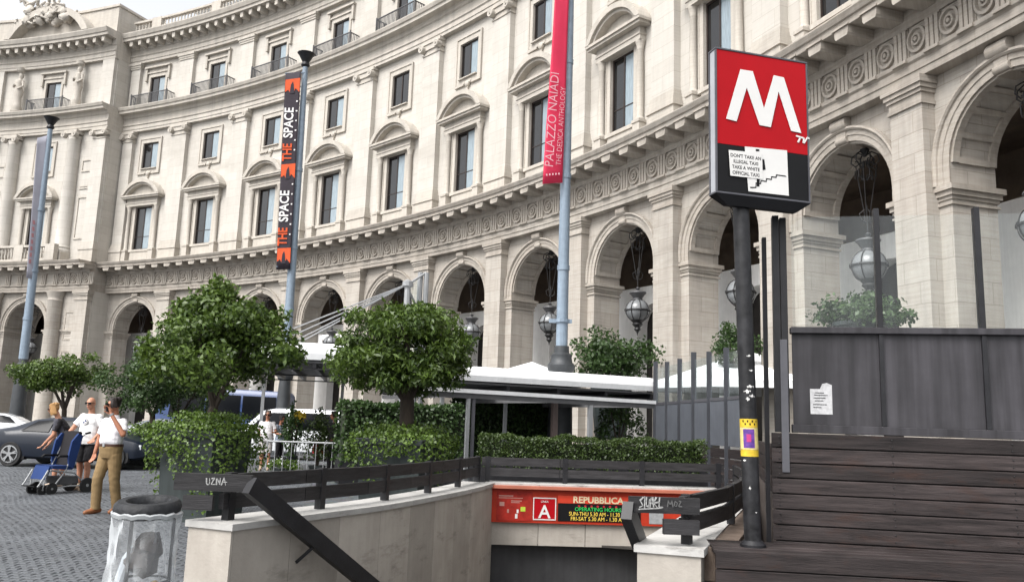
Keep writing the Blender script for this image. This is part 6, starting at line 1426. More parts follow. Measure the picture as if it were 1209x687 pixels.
# florist's plants behind the barrier
q = at(346, 515, 22.6); shrub('florist_shrub', (q.x, q.y, 1.15), (.30, .3, .75), 1100, .09, 51, 'slim dark shrub of the flower stand beside the man in white shorts', 'leaf_b', 22, .35)
q = at(376, 522, 23.0); shrub('florist_shrub', (q.x, q.y, .95), (.42, .4, .80), 1500, .08, 52, 'cone-shaped green shrub beside the person in black', 'leaf_hedge', 26, .1)
q = at(352, 492, 22.9); t = thing('yellow_flowers', (q.x, q.y, 0), 'bunch of yellow flowers on a tall stand beside the slim florist shrub', 'flowers')
b = MB(); b.tube([(q.x, q.y, 0), (q.x, q.y, q.z)], .02, 6); obj('stand', b, M['steel_dark'], t)
r = np.random.RandomState(2); e = r.normal(size=(160, 3)); e /= np.linalg.norm(e, axis=1)[:, None]; put_leaves('blooms', np.array(q)[None]+e*np.array([[.17, .17, .15]]), e, .09, mat('yellow_petals', (.65, .48, .04), .6), 3, t, elong=1.1)
q = at(335, 541, 22.2); t = thing('white_flowers', (q.x, q.y, 0), 'low tub of green plants with small white flowers behind the barrier', 'flowers')
b = MB(); b.lathe([(.2, 0), (.26, .22), (.28, .24), (.02, .23)], c=(q.x, q.y, 0), n=14); obj('tub', b, M['planter'], t)
p_, nr = blob_points((q.x, q.y, .36), (.42, .25, .16), 700, 61, 14, .4, .3); put_leaves('foliage', p_, nr, .07, M['leaf_ivy'], 61, t)
e = r.normal(size=(30, 3)); e /= np.linalg.norm(e, axis=1)[:, None]; put_leaves('blooms', np.array([[q.x, q.y, .42]])+e*np.array([[.4, .22, .15]]), e, .06, M['canvas'], 4, t, elong=1.0)

# small red flag on the pavilion balcony at the left edge
q = P(PC-2.1, PD-1.05, 12.3); t = thing('flag', q, 'small red flag on a slanted staff at the far left balcony', 'flag')
b = MB(); e = Vector(q)+Vector((-.7, -1.0, 1.1)); b.tube([q, e], .03, 6); obj('staff', b, M['steel_dark'], t)
b = MB(); vs = []
for i in range(7):
    for j in range(5): f, g = i/6, j/4; p_ = Vector(q).lerp(e, .35+.6*g); vs.append((p_.x+.06*sin(5*f+2*g), p_.y+.08*sin(4*f), p_.z-1.5*f))
b.add(vs, [(i*5+j, i*5+j+1, (i+1)*5+j+1, (i+1)*5+j) for i in range(6) for j in range(4)]); o = obj('cloth', b, mat('flag_red', (.42, .02, .03), .8), t, smooth=True, fix=False); o.modifiers.new('thickness', 'SOLIDIFY').thickness = .006
# ------------------------------------------------------------------ vehicles
def loft_car(name, loc, rotz, label, cat, st, paint, wheels, wr, glass_spec, group=None, lights=(), z_sill=.25, rim='alu', extra=None):
    """st: stations (x, z_bottom, z_belt, z_roof, half width at belt, half width at roof), x forward"""
    t = thing(name, loc, label, cat, group, rotz)
    def sec(s):
        x, zb, zl, zr, wl, wf = s
        h = zr-zl
        return [(x, y, z) for y, z in ((wl*.86, zb), (wl*.97, zb+.10*(zl-zb)), (wl, zb+.45*(zl-zb)), (wl*.985, zb+.8*(zl-zb)), (wl*.94, zl), (wl*.94+(wf-wl*.94)*.5, zl+h*.5), (wf, zr-h*.16), (wf*.86, zr-h*.03), (wf*.45, zr))]
    xs = [s[0] for s in st]
    def ev(x):
        j = max(0, min(len(st)-2, sum(1 for q in xs[1:] if q <= x))); f = (x-xs[j])/(xs[j+1]-xs[j]); f = max(0, min(1, f))
        return [a+(b_-a)*f for a, b_ in zip(st[j], st[j+1])]
    X_ = sorted(set(xs+[xs[0]+(xs[-1]-xs[0])*i/40 for i in range(41)]))
    rows = [sec(ev(x)) for x in X_]; k = len(rows[0]); vs = []; b = MB()
    for r in rows: vs += r+[(x, -y, z) for x, y, z in reversed(r)]
    K2 = 2*k; b.add(vs, [(i*K2+j, i*K2+(j+1) % K2, (i+1)*K2+(j+1) % K2, (i+1)*K2+j) for i in range(len(rows)-1) for j in range(K2)]+[tuple(range(K2)), tuple(range(len(rows)*K2-1, (len(rows)-1)*K2-1, -1))])
    body = obj('body', b, paint, t, local=True, smooth=True)
    def surf(x, v_, s):                                       # v_ 0..1 from belt to roof edge
        q = sec(ev(x)); a, m_, c = q[4], q[5], q[6]; p_ = Vector(a).lerp(Vector(m_), v_*2) if v_ < .5 else Vector(m_).lerp(Vector(c), v_*2-1); return Vector((p_.x, p_.y*s, p_.z))
    for gl in glass_spec:                                     # side windows: list of (x0b,x1b,x0t,x1t)
        for s in (1, -1):
            b = MB(); n_ = 24; vs = []
            for i in range(n_+1):
                for v_ in (.08, .5, .93):
                    f = i/n_; x = (gl[0]+(gl[1]-gl[0])*f)*(1-v_)+(gl[2]+(gl[3]-gl[2])*f)*v_; p_ = surf(x, v_, s); vs.append((p_.x, p_.y+s*.022, p_.z+.010))
            b.add(vs, [(i*3+j, i*3+j+1, (i+1)*3+j+1, (i+1)*3+j) for i in range(n_) for j in range(2)]); obj('side_window', b, M['car_glass'], t, local=True, smooth=True)
    for x0, x1, v0, v1 in (extra or {}).get('screens', ()):   # windscreen and rear window across the body
        b = MB(); n_ = 8; vs = []
        for xx, zo in ((x0, v0), (x1, v1)):
            e = ev(xx); w_ = e[4]*.94+(e[5]-e[4]*.94)*zo
            for i in range(n_+1): y = -w_*.9+1.8*w_*i/n_; z = e[2]+(e[3]-e[2])*1.0; vs.append((xx, y, z+.012-.03*abs(y/w_)**2*0))
        b.add(vs, [(i, i+1, n_+2+i, n_+1+i) for i in range(n_)]); obj('windscreen', b, M['car_glass'], t, local=True)
    for x in wheels:
        for s in (1, -1):
            w_ = ev(x)[4]; y = s*(w_-.09)
            b = MB(); b.lathe([(.01, -.2), (wr+.07, -.2), (wr+.07, .0), (.01, .0)], c=(x, s*(w_-.03)+(.2 if s < 0 else 0), wr+.0), n=24, axis='y'); b.v = [(a, c, max(d, z_sill-.06)) for a, c, d in b.v]; b.uv = [(q[0], q[2]) for q in b.v]; obj('wheel_arch', b, M['rubber'], t, local=True)
            b = MB(); b.lathe([(wr*.66, -.10), (wr*.94, -.11), (wr, -.07), (wr, .07), (wr*.94, .11), (wr*.66, .10)], c=(x, y, wr), n=28, axis='y'); wh = obj('wheel', b, M['rubber'], t, local=True, smooth=True)
            b = MB(); b.lathe([(wr*.68, .07), (wr*.70, .115), (wr*.62, .118), (wr*.60, .07)] if s > 0 else [(wr*.60, -.07), (wr*.62, -.118), (wr*.70, -.115), (wr*.68, -.07)], c=(x, y, wr), n=28, axis='y')
            for q in range(5):
                a = 2*pi*q/5+.3
                for da in (-.13, .13): b.bar((x+.05*cos(a), y+s*.10, wr+.05*sin(a)), (x+wr*.64*cos(a+da), y+s*.11, wr+wr*.64*sin(a+da)), .035, .03, (0, 1, 0))
            b.lathe([(.001, -.1 if s < 0 else .08), (.07, -.1 if s < 0 else .08), (.06, -.13 if s < 0 else .125), (.001, -.13 if s < 0 else .125)], c=(x, y, wr), n=10, axis='y')
            obj('rim', b, M[rim], wh, local=True)
    for nm, bxs, mm in lights:
        b = MB(); b.bevbox(*bxs, .012); obj(nm, b, mm, t, local=True)
    return t, ev, sec
M['car_glass'] = mat('car_glass', (.006, .007, .009), .15, var=.1, spec=.12)
m_blu = mat('slate_blue_car_paint', (.010, .015, .027), .32, var=.04, coat=.15, spec=.25); m_wht = mat('white_van_paint', (.68, .70, .72), .25, var=.03, coat=.8); m_pol = mat('police_blue_paint', (.012, .045, .16), .35, var=.05, coat=.25)
m_tl = mat('tail_lamp_red', (.45, .01, .02), .2, var=.1, spec=.7); m_hl = mat('head_lamp', (.6, .63, .66), .1, var=.05, spec=.8)
cx_ = at(92, 545, 24.0)
coupe = [(-2.30, .48, .80, .84, .70, .55), (-2.22, .34, .88, .93, .84, .62), (-1.95, .26, .93, 1.00, .90, .66), (-1.55, .24, .94, 1.08, .92, .66), (-1.0, .22, .93, 1.29, .92, .62), (-.45, .21, .91, 1.37, .92, .60), (.1, .21, .90, 1.36, .92, .60), (.6, .21, .89, 1.22, .92, .62), (1.05, .22, .88, .98, .92, .68), (1.5, .24, .84, .90, .91, .66), (2.0, .28, .74, .79, .87, .6), (2.28, .36, .62, .66, .72, .5)]
loft_car('parked_car', (cx_.x, 24.0, 0), radians(-2), 'slate blue coupé parked behind the walking people, red tail lamp at left', 'car', coupe, m_blu, (-1.42, 1.45), .335, [(-1.25, -.45, -.85, -.40), (-.38, .85, -.36, .42)],
    lights=(('tail_lamp', (-2.29, -2.02, -.86, -.58, .70, .84), m_tl), ('tail_lamp', (-2.29, -2.02, .58, .86, .70, .84), m_tl), ('headlight', (1.9, 2.14, -.80, -.5, .56, .68), m_hl), ('headlight', (1.9, 2.14, .5, .80, .56, .68), m_hl), ('number_plate', (-2.325, -2.29, -.25, .25, .58, .69), M['white']), ('door_handle', (-.3, -.12, -.945, -.905, .80, .83), M['alu']), ('mirror', (.55, .72, -1.08, -.90, .90, 1.02), m_blu)))
van = [(-2.45, .4, 1.02, 1.80, .88, .78), (-2.35, .28, 1.05, 1.90, .94, .80), (-1.0, .25, 1.05, 1.95, .95, .80), (.5, .25, 1.03, 1.93, .95, .78), (.95, .25, 1.02, 1.84, .95, .76), (1.75, .26, 1.0, 1.12, .94, .74), (2.2, .30, .88, .98, .90, .7), (2.45, .38, .74, .80, .80, .6)]
v_ = at(345, 505, 33)
loft_car('parked_van', (v_.x, 33, 0), radians(174), 'white van facing left, parked behind the man in white shorts', 'van', van, m_wht, (-1.5, 1.55), .34, [(-.1, 1.55, -.05, .78), (-1.9, -.25, -1.88, -.25)], lights=(('headlight', (2.15, 2.44, -.82, -.55, .70, .86), m_hl), ('headlight', (2.15, 2.44, .55, .82, .70, .86), m_hl), ('mirror', (1.15, 1.3, -1.12, -.94, 1.0, 1.2), M['black']), ('mirror', (1.15, 1.3, .94, 1.12, 1.0, 1.2), M['black'])))
bus = [(-3.0, .4, 1.35, 2.60, .98, .90), (-2.9, .3, 1.35, 2.72, 1.02, .92), (0, .3, 1.35, 2.80, 1.03, .93), (2.0, .3, 1.35, 2.76, 1.03, .92), (2.45, .3, 1.35, 2.55, 1.02, .90), (2.8, .3, 1.28, 1.5, 1.0, .88), (3.05, .4, 1.0, 1.1, .92, .8)]
v_ = at(262, 500, 38)
t, ev, sec = loft_car('minibus', (v_.x, 38, 0), radians(178), 'blue minibus with dark windows parked behind the nearest planter tree', 'minibus', bus, m_pol, (-1.9, 1.9), .38, [(-2.7, -1.2, -2.68, -1.2), (-1.1, .4, -1.1, .4), (.5, 2.1, .5, 1.95)])
for s in (-1, 1): b = MB(); b.box(-2.9, 2.5, s*1.045-.006, s*1.045+.006, 1.12, 1.22); obj('stripe', b, m_wht, t, local=True)
b = MB(); b.bevbox(1.3, 1.7, -.6, .6, 2.76, 2.88, .02); obj('light_bar', b, mat('blue_lamp', (.03, .12, .5), .2), t, local=True)
v_ = at(6, 490, 41)
loft_car('parked_car', (v_.x, 41, 0), radians(12), 'small white car at the far left edge of the picture, near the arcade', 'car', coupe, m_wht, (-1.42, 1.45), .33, [(-1.25, -.45, -.85, -.40), (-.38, .85, -.36, .42)], lights=(('tail_lamp', (-2.29, -2.05, -.84, -.6, .70, .84), m_tl), ('tail_lamp', (-2.29, -2.05, .6, .84, .70, .84), m_tl)))
v_ = at(205, 492, 36)
loft_car('parked_car', (v_.x, 36, 0), radians(4), 'silver car glimpsed between the planter trees behind the walking man', 'car', coupe, mat('silver_paint', (.30, .32, .35), .25, metal=.5, coat=.6), (-1.42, 1.45), .33, [(-1.25, -.45, -.85, -.40), (-.38, .85, -.36, .42)])
# ------------------------------------------------------------------ people
def closed_loft(b, rings, n=18):
    """closed surface through elliptical rings (centre, radius across, radius fore-aft, across, fore)"""
    vs = []
    for c, rx, ry, X_, Y_ in rings:
        for k in range(n): a = 2*pi*k/n; vs.append(c+X_*(rx*cos(a))+Y_*(ry*sin(a)))
    k = len(rings); b.add(vs, [(i*n+j, i*n+(j+1) % n, (i+1)*n+(j+1) % n, (i+1)*n+j) for i in range(k-1) for j in range(n)]+[tuple(range(n-1, -1, -1)), tuple(range((k-1)*n, k*n))])
def capsule(b, p, q, r0, r1, n=12, cap0=True, cap1=True):
    p, q = Vector(p), Vector(q); d = (q-p).normalized(); pts = []; rs = []
    if cap0:
        for t_ in (-.96, -.8, -.5): pts.append(p+d*(r0*t_)); rs.append(r0*sqrt(1-t_*t_))
    pts += [p, q]; rs += [r0, r1]
    if cap1:
        for t_ in (.5, .8, .96): pts.append(q+d*(r1*t_)); rs.append(r1*sqrt(1-t_*t_))
    b.tube(pts, rs, n)
def ellipsoid(b, c, rx, ry, rz, X_, Y_, Z_, n=14, m_=9):
    closed_loft(b, [(c-Z_*(rz*cos(pi*(k+.3)/(m_+.6))), rx*sin(pi*(k+.3)/(m_+.6)), ry*sin(pi*(k+.3)/(m_+.6)), X_, Y_) for k in range(m_+1)], n)
def remeshed(name, b, m_, parent, voxel, smooth=2, wrinkle=0.0, seed=0):
    me = bpy.data.meshes.new(name); me.from_pydata([tuple(v) for v in b.v], [], b.f)
    bm = bmesh.new(); bm.from_mesh(me); bmesh.ops.recalc_face_normals(bm, faces=bm.faces); bm.to_mesh(me); bm.free()
    o = bpy.data.objects.new('tmp', me); COL.objects.link(o)
    r = o.modifiers.new('remesh', 'REMESH'); r.mode = 'VOXEL'; r.voxel_size = voxel; r.use_smooth_shade = True
    if smooth: q = o.modifiers.new('smooth', 'SMOOTH'); q.factor = .5; q.iterations = smooth
    dg = bpy.context.evaluated_depsgraph_get(); dg.update(); m2 = bpy.data.meshes.new_from_object(o.evaluated_get(dg)); m2.name = name
    bpy.data.objects.remove(o); bpy.data.meshes.remove(me)
    n = len(m2.vertices)
    if wrinkle and n:
        co = np.empty(n*3, np.float32); m2.vertices.foreach_get('co', co); co = co.reshape(-1, 3); nr = np.empty(n*3, np.float32); m2.vertices.foreach_get('normal', nr); nr = nr.reshape(-1, 3)
        x, y, z = co.T; w_ = np.sin(38*z+9*x+6*np.sin(14*x+seed)+seed)*.5+np.sin(21*z-26*x+5*np.sin(11*z+seed))*.5+.4*np.sin(70*z+33*y+seed)
        co += nr*(w_*wrinkle)[:, None]; m2.vertices.foreach_set('co', co.ravel()); m2.update()
    m2.materials.clear(); m2.materials.append(m_); m2.polygons.foreach_set('use_smooth', [True]*len(m2.polygons))
    o = obj(name, m2, None, parent); ORG[o.name] = Vector((0, 0, 0)); return o
def person(loc, rotz, label, joints, skin, shirt, trouser, hair, hairstyle, sleeve=.55, shorts=False, fat=1.0, shoes='shoe_brown', glasses=False, head=(0, 0), scale=1.0, fine=True, collar=False):
    """joints: elbow/hand/knee/foot positions in metres, the figure faces -y; head = (turn, nod)"""
    t = thing('person', loc, label, 'person', None, rotz); t.scale = (scale,)*3
    J = dict(pel=(0, 0, .93), bel=(0, -.015, 1.08), che=(0, 0, 1.26), top=(0, .01, 1.40), neck=(0, .005, 1.47)); J.update(joints)
    V = lambda n_: Vector(J[n_]); vox = .0072 if fine else .011
    Xa, Ya = Vector((1, 0, 0)), Vector((0, 1, 0)); pel, bel, che, top, neck = (V(k) for k in ('pel', 'bel', 'che', 'top', 'neck'))
    tn, nd = head; f = Vector((sin(tn), -cos(tn)*cos(nd), -sin(nd))); u_ = Vector((sin(tn)*sin(nd), -sin(nd)*cos(tn), cos(nd))).normalized(); sd2 = u_.cross(f).normalized()*-1
    C0 = neck+Vector((0, -.02, 0))+u_*.155+f*.015
    def torso(g, low, hi):
        """torso rings from hip height upward, grown by g"""
        rg = [(pel-Vector((0, 0, .07)), .150*fat**.6, .105*fat), (pel, .160*fat**.7, .115*fat), (bel, .150*fat, .118*fat), (bel.lerp(che, .55), .155*fat**.7, .118*fat**.9), (che, .170, .118*fat**.6), (che.lerp(top, .6), .175, .108), (top, .150, .088), (top.lerp(neck, .45), .085, .066)]
        return [(c, rx+g, ry+g, Xa, Ya) for c, rx, ry in rg[low:hi]]
    b = MB(); closed_loft(b, torso(0, 0, 8)); capsule(b, top, neck+u_*.07, .060, .054)
    ellipsoid(b, C0+u_*.02-f*.008, .073, .093, .098, sd2, f, u_); ellipsoid(b, C0-u_*.045+f*.022, .056, .066, .066, sd2, f, u_); ellipsoid(b, C0-u_*.083+f*.052, .030, .030, .024, sd2, f, u_)
    capsule(b, C0+u_*.022+f*.083, C0-u_*.014+f*.104, .009, .014, 8); ellipsoid(b, C0+u_*.034+f*.074, .052, .016, .012, sd2, f, u_)
    ellipsoid(b, C0-u_*.048+f*.085, .026, .012, .010, sd2, f, u_)
    for s in (1, -1): ellipsoid(b, C0+sd2*(.077*s)-u_*.004-f*.01, .010, .020, .032, sd2, f, u_, 10, 6)
    W_ = {}
    for s, q in ((-1, 'l'), (1, 'r')):
        sh = top+Vector((s*.165, 0, -.028)); el, ha = V('el'+q), V('ha'+q); W_['sh'+q], W_['el'+q], W_['ha'+q] = sh, el, ha
        capsule(b, sh, el, .056, .042); capsule(b, el, ha, .042, .028)
        d = (ha-el).normalized(); sv = d.cross(Vector((0, 1, .2))).normalized() if abs(d.y) < .9 else Vector((1, 0, 0)); cu = d.cross(sv).normalized()
        pm = ha+d*.05; closed_loft(b, [(ha-d*.01, .026, .020, sv, cu), (ha+d*.02, .032, .018, sv, cu), (pm+d*.01, .041, .016, sv, cu), (pm+d*.038, .040, .013, sv, cu)], 12)
        for off, ln in ((-.031, .066), (-.0105, .082), (.0105, .077), (.031, .058)):
            k0 = pm+d*.032+sv*off; k1 = k0+d*(ln*.5)+cu*.012; k2 = k1+d*(ln*.38)+cu*.026; capsule(b, k0, k1, .0098, .0092, 8); capsule(b, k1, k2, .0092, .0078, 8)
        k0 = ha+d*.022+sv*.026; k1 = k0+d*.036+sv*.026+cu*.012; capsule(b, k0, k1, .0125, .0115, 8); capsule(b, k1, k1+d*.034+sv*.006+cu*.014, .0112, .009, 8)
        hp = pel+Vector((s*.085, 0, -.05)); kn, fo = V('kn'+q), V('fo'+q); W_['hp'+q], W_['kn'+q], W_['fo'+q] = hp, kn, fo
        capsule(b, hp, kn, .086*fat**.3, .057); m_ = kn.lerp(fo, .3)+Vector((0, .018, 0)); capsule(b, kn, m_, .055, .056); capsule(b, m_, fo, .056, .036)
        td = Vector(J.get('toe'+q, (0, -.15, -.055))); W_['td'+q] = td; capsule(b, fo+Vector((0, 0, -.02)), fo+td*.8, .036, .028)
    remeshed('body', b, skin, t, vox, 2)
    # clothes
    b = MB(); tr_ = torso(.016, 0, 8)
    if collar: tr_ = [(pel+Vector((0, 0, .04)), .138*fat**.7, .098*fat, Xa, Ya)]+tr_[2:]
    else: tr_ = [(c, rx+g_, ry+g_, X1, Y1) for (c, rx, ry, X1, Y1), g_ in zip(tr_, (.034, .026, .012, 0, 0, 0, 0, 0))]
    closed_loft(b, tr_)
    for q in 'lr':
        sh, el = W_['sh'+q], W_['el'+q]
        if sleeve > .9: capsule(b, sh, el, .070, .056); capsule(b, el, W_['ha'+q], .056, .042, cap1=False)
        else: capsule(b, sh, sh.lerp(el, sleeve+.2), .071, .066, cap1=False)
    so_ = remeshed('shirt', b, shirt, t, .0095, 2, .0035, loc[0])
    if collar: b = MB(); closed_loft(b, [(top.lerp(neck, .3), .086, .074, Xa, Ya), (neck+u_*.01, .072, .066, Xa, Ya), (neck+u_*.015, .062, .058, Xa, Ya), (top.lerp(neck, .5), .060, .056, Xa, Ya)], 16); obj('collar', b, shirt, so_, local=True, smooth=True)
    b = MB(); closed_loft(b, [(pel-Vector((0, 0, .10)), .150*fat**.6, .112*fat, Xa, Ya), (pel-Vector((0, 0, .02)), .168*fat**.7, .128*fat, Xa, Ya), (pel+Vector((0, 0, .06)), (.174 if collar else .158)*fat**.8, (.134 if collar else .116)*fat, Xa, Ya), (pel+Vector((0, 0, .10)), (.172 if collar else .150)*fat**.8, (.132 if collar else .112)*fat, Xa, Ya)])
    for q in 'lr':
        hp, kn, fo = W_['hp'+q], W_['kn'+q], W_['fo'+q]
        if shorts: capsule(b, hp, hp.lerp(kn, .95), .101*fat**.4, .094, 14, True, False)
        else: capsule(b, hp, kn, .101*fat**.4, .078, 14); capsule(b, kn, kn.lerp(fo, .5), .078, .074, 14); capsule(b, kn.lerp(fo, .5), fo+Vector((0, 0, -.02)), .074, .070, 14, True, False)
    remeshed('shorts' if shorts else 'trousers', b, trouser, t, .0095, 2, .0022, loc[1])
    if collar:
        b = MB(); c = pel+Vector((0, 0, .082)); closed_loft(b, [(c, .177*fat**.8, .137*fat, Xa, Ya), (c+Vector((0, 0, .036)), .176*fat**.8, .137*fat, Xa, Ya)], 24); obj('belt', b, M['belt'], t, local=True, smooth=True)
        b = MB(); b.bevbox(-.022, .022, -.006, .004, -.005, .04, .003, Matrix.Translation(c+Vector((0, -.138*fat, 0)))); obj('belt_buckle', b, M['alu'], t, local=True)
    for q in 'lr':
        fo, td = W_['fo'+q], W_['td'+q]; hl = fo-Vector((td.x, td.y, 0))*.40+Vector((0, 0, td.z*.62)); tp = fo+td*1.02
        b = MB(); capsule(b, hl, fo+td*.4+Vector((0, 0, -.02)), .040, .046); capsule(b, fo+td*.4+Vector((0, 0, -.02)), tp, .046, .034); capsule(b, fo+Vector((0, 0, .03)), fo+Vector((0, 0, -.03)), .044, .046); remeshed('shoe', b, M[shoes], t, .011, 1)
    if hairstyle != 'bald':
        b = MB(); r = random.Random(int(loc[0]*100)); long_ = hairstyle == 'long'
        ellipsoid(b, C0+u_*.040-f*.020, .084, .094, .098, sd2, f, u_)
        for k in range(46):
            a = r.uniform(-2.35, 2.35); fr = -cos(a); lo = (.05 if fr < -.5 else -.02) if not long_ else (.045 if fr < -.55 else -.11)
            dirn = (sd2*sin(a)*.086+f*(-fr)*.098*-1)
            st_ = C0+u_*r.uniform(.07, .125)+dirn*.8-f*.01; en = C0+u_*(lo+r.uniform(-.01, .02))+dirn*r.uniform(1.0, 1.12)-f*.016
            if fr < -.62: en = C0+u_*r.uniform(.075, .105)+dirn*1.03-f*.01
            capsule(b, st_, en, .020, .013, 7)
        remeshed('hair', b, hair, t, .0085, 1, .003, 3)
    if glasses:
        b = MB()
        for s in (1, -1):
            c = C0+f*.096+sd2*(.033*s)+u_*.016; m_ = Matrix.Identity(4)
            for i in range(3): m_[i][0] = sd2[i]; m_[i][1] = f[i]; m_[i][2] = u_[i]; m_[i][3] = c[i]
            b.bevbox(-.029, .029, -.005, .005, -.020, .018, .004, m_); b.tube([c+sd2*(.027*s)+u_*.01, C0+sd2*(.080*s)+u_*.016], .0045, 5)
        b.tube([C0+f*.100+sd2*.01+u_*.022, C0+f*.100-sd2*.01+u_*.022], .004, 5); obj('sunglasses', b, M['black'], t, local=True)
    else:
        for s in (1, -1): b = MB(); b.lathe([(.001, -.013), (.010, -.008), (.013, 0), (.010, .008), (.001, .013)], c=tuple(C0+f*.083+sd2*(.031*s)+u_*.016), n=8); obj('eye', b, M['eye'], t, local=True, smooth=True)
    b = MB(); c = C0+f*.096-u_*.049; b.tube([c-sd2*.023-f*.008, c, c+sd2*.023-f*.008], .0055, 6); obj('mouth', b, M['lip'], t, local=True, smooth=True)
    vs = [None]; ix = {}
    def reg(n_, p_): ix[n_] = len(vs); vs.append(Vector(p_))
    for q in 'lr':
        d = (W_['ha'+q]-W_['el'+q]).normalized(); reg('el'+q, W_['el'+q]); reg('wr'+q, W_['ha'+q]); reg('pa'+q, W_['ha'+q]+d*.055); reg('sh'+q, W_['sh'+q])
    for k, v in (('top', top), ('che', che), ('bel', bel)): reg(k, v)
    return t, vs, ix, C0, f, u_, sd2
plain('skin_a', 186, 126, 98, .55); plain('skin_b', 196, 140, 112, .55); plain('shirt_white', 226, 224, 228, .85); plain('tee_white', 232, 230, 230, .85); plain('khaki', 142, 118, 82, .9); plain('black_cloth', 30, 28, 32, .9); plain('charcoal_tee', 72, 72, 80, .9)
plain('denim', 120, 142, 172, .9); plain('cream_shorts', 205, 200, 196, .9); plain('hair_dark', 38, 28, 24, .6); plain('hair_blond', 176, 134, 84, .6); plain('shoe_brown', 150, 96, 62, .6); plain('shoe_pale', 190, 170, 150, .7); plain('shoe_black', 30, 28, 28, .5); plain('belt', 70, 40, 28, .5); plain('eye', 30, 24, 22, .2); plain('lip', 150, 80, 72, .5); plain('navy_cloth', 36, 44, 110, .8); plain('red_cloth', 190, 30, 38, .8); plain('grey_shirt', 150, 160, 175, .9); plain('brown_cloth', 96, 66, 52, .9); plain('strap_blue', 26, 56, 112, .85)
q = at(123, 605, 13.0)
t, vs, ix, C0, f, u_, s2 = person((q.x, 13.0, 0), radians(-20), 'man in a white shirt and khaki trousers walking while holding a phone to his face', dict(
    ell=(-.27, .03, 1.15), hal=(-.29, -.02, .90), elr=(.30, -.10, 1.20), har=(.125, -.20, 1.50), knl=(-.10, -.10, .51), fol=(-.10, -.08, .09), knr=(.10, .03, .50), **{'for': (.09, .14, .10)}, toel=(-.02, -.16, -.055), toer=(.03, -.15, -.06)),
    M['skin_a'], M['shirt_white'], M['khaki'], M['hair_dark'], 'short', .62, False, 1.12, 'shoe_brown', True, (-.45, .05), 1.0, True, True)
b = MB(); c = vs[ix['par']]+Vector((-.02, -.02, .05)); b.bevbox(-.012, .012, -.03, .03, -.07, .07, .006, Matrix.Translation(c) @ Matrix.Rotation(-.3, 4, 'Y')); o = obj('mobile_phone', b, M['black'], t, local=True)
b = MB(); c = vs[ix['wrr']]; d = (vs[ix['wrr']]-vs[ix['elr']]).normalized(); b.tube([c-d*.03, c-d*.0], .033, 12); obj('wristwatch', b, M['alu'], t, local=True)
q = at(98, 576, 16.8)
t, vs, ix, C0, f, u_, s2 = person((q.x, 16.8, 0), radians(-10), 'bald man in a white T-shirt with a round chest badge, behind the pushchair', dict(
    ell=(-.29, -.10, 1.14), hal=(-.31, -.28, .96), elr=(.27, .02, 1.14), har=(.22, -.14, .97), knl=(-.10, -.04, .50), fol=(-.10, .0, .09), knr=(.12, -.12, .51), **{'for': (.12, -.10, .09)}),
    M['skin_b'], M['tee_white'], M['black_cloth'], M['hair_dark'], 'bald', .5, True, 1.1, 'shoe_pale', True, (.05, .1), 1.04)
for r_, m_, e in ((.062, M['black'], 0), (.054, M['tee_white'], .003), (.038, M['black'], .006)):
    b = MB(); b.lathe([(.001, 0), (r_, 0), (r_, .004), (.001, .004)], c=(.0, -.158-e, 1.28), n=24, axis='y'); b.v = [(x, y-.0, z) for x, y, z in b.v]; obj('chest_badge', b, m_, t, local=True)
for a0 in (0, pi):
    b = MB(); pts = [(0, -.1692, 1.28)]+[(.036*cos(a0+pi/2*i/6), -.1692, 1.28+.036*sin(a0+pi/2*i/6)) for i in range(7)]; b.poly3(pts); obj('badge_quarter', b, M['strap_blue'], t, local=True)
    b = MB(); pts = [(0, -.1692, 1.28)]+[(.036*cos(a0+pi/2+pi/2*i/6), -.1692, 1.28+.036*sin(a0+pi/2+pi/2*i/6)) for i in range(7)]; b.poly3(pts); obj('badge_quarter', b, M['tee_white'], t, local=True)
q = at(67, 574, 17.3)
t, vs, ix, C0, f, u_, s2 = person((q.x, 17.3, 0), radians(-70), 'blond woman in a charcoal top, black cardigan and denim shorts, leaning by the pushchair', dict(
    pel=(0, .06, .93), bel=(0, .03, 1.07), che=(0, -.04, 1.24), top=(0, -.10, 1.36), neck=(0, -.15, 1.44), ell=(-.21, -.15, 1.08), hal=(-.19, -.27, .86), elr=(.20, -.14, 1.07), har=(.16, -.30, .88), knl=(-.09, .0, .49), fol=(-.09, .10, .09), knr=(.09, -.08, .49), **{'for': (.09, -.06, .09)}),
    M['skin_b'], M['charcoal_tee'], M['denim'], M['hair_blond'], 'long', .5, True, .98, 'shoe_pale', True, (-.1, .25), .98)
b = MB(); tp_, ch_, be_ = (vs[ix[k]] for k in ('top', 'che', 'bel')); X1, Y1 = Vector((1, 0, 0)), Vector((0, 1, 0)); bk = Vector((0, .05, 0))
closed_loft(b, [(be_+bk*1.2-Vector((0, 0, .10)), .15, .10, X1, Y1), (be_+bk, .155, .105, X1, Y1), (ch_+bk, .175, .105, X1, Y1), (tp_+bk*.6, .15, .085, X1, Y1), (tp_+bk*.4+Vector((0, 0, .04)), .08, .06, X1, Y1)])
for q in 'lr': capsule(b, vs[ix['sh'+q]]+bk*.5, vs[ix['sh'+q]].lerp(vs[ix['el'+q]], .75)+bk*.2, .074, .066, cap1=False)
remeshed('cardigan', b, M['black_cloth'], t, .0095, 2, .004, 2)
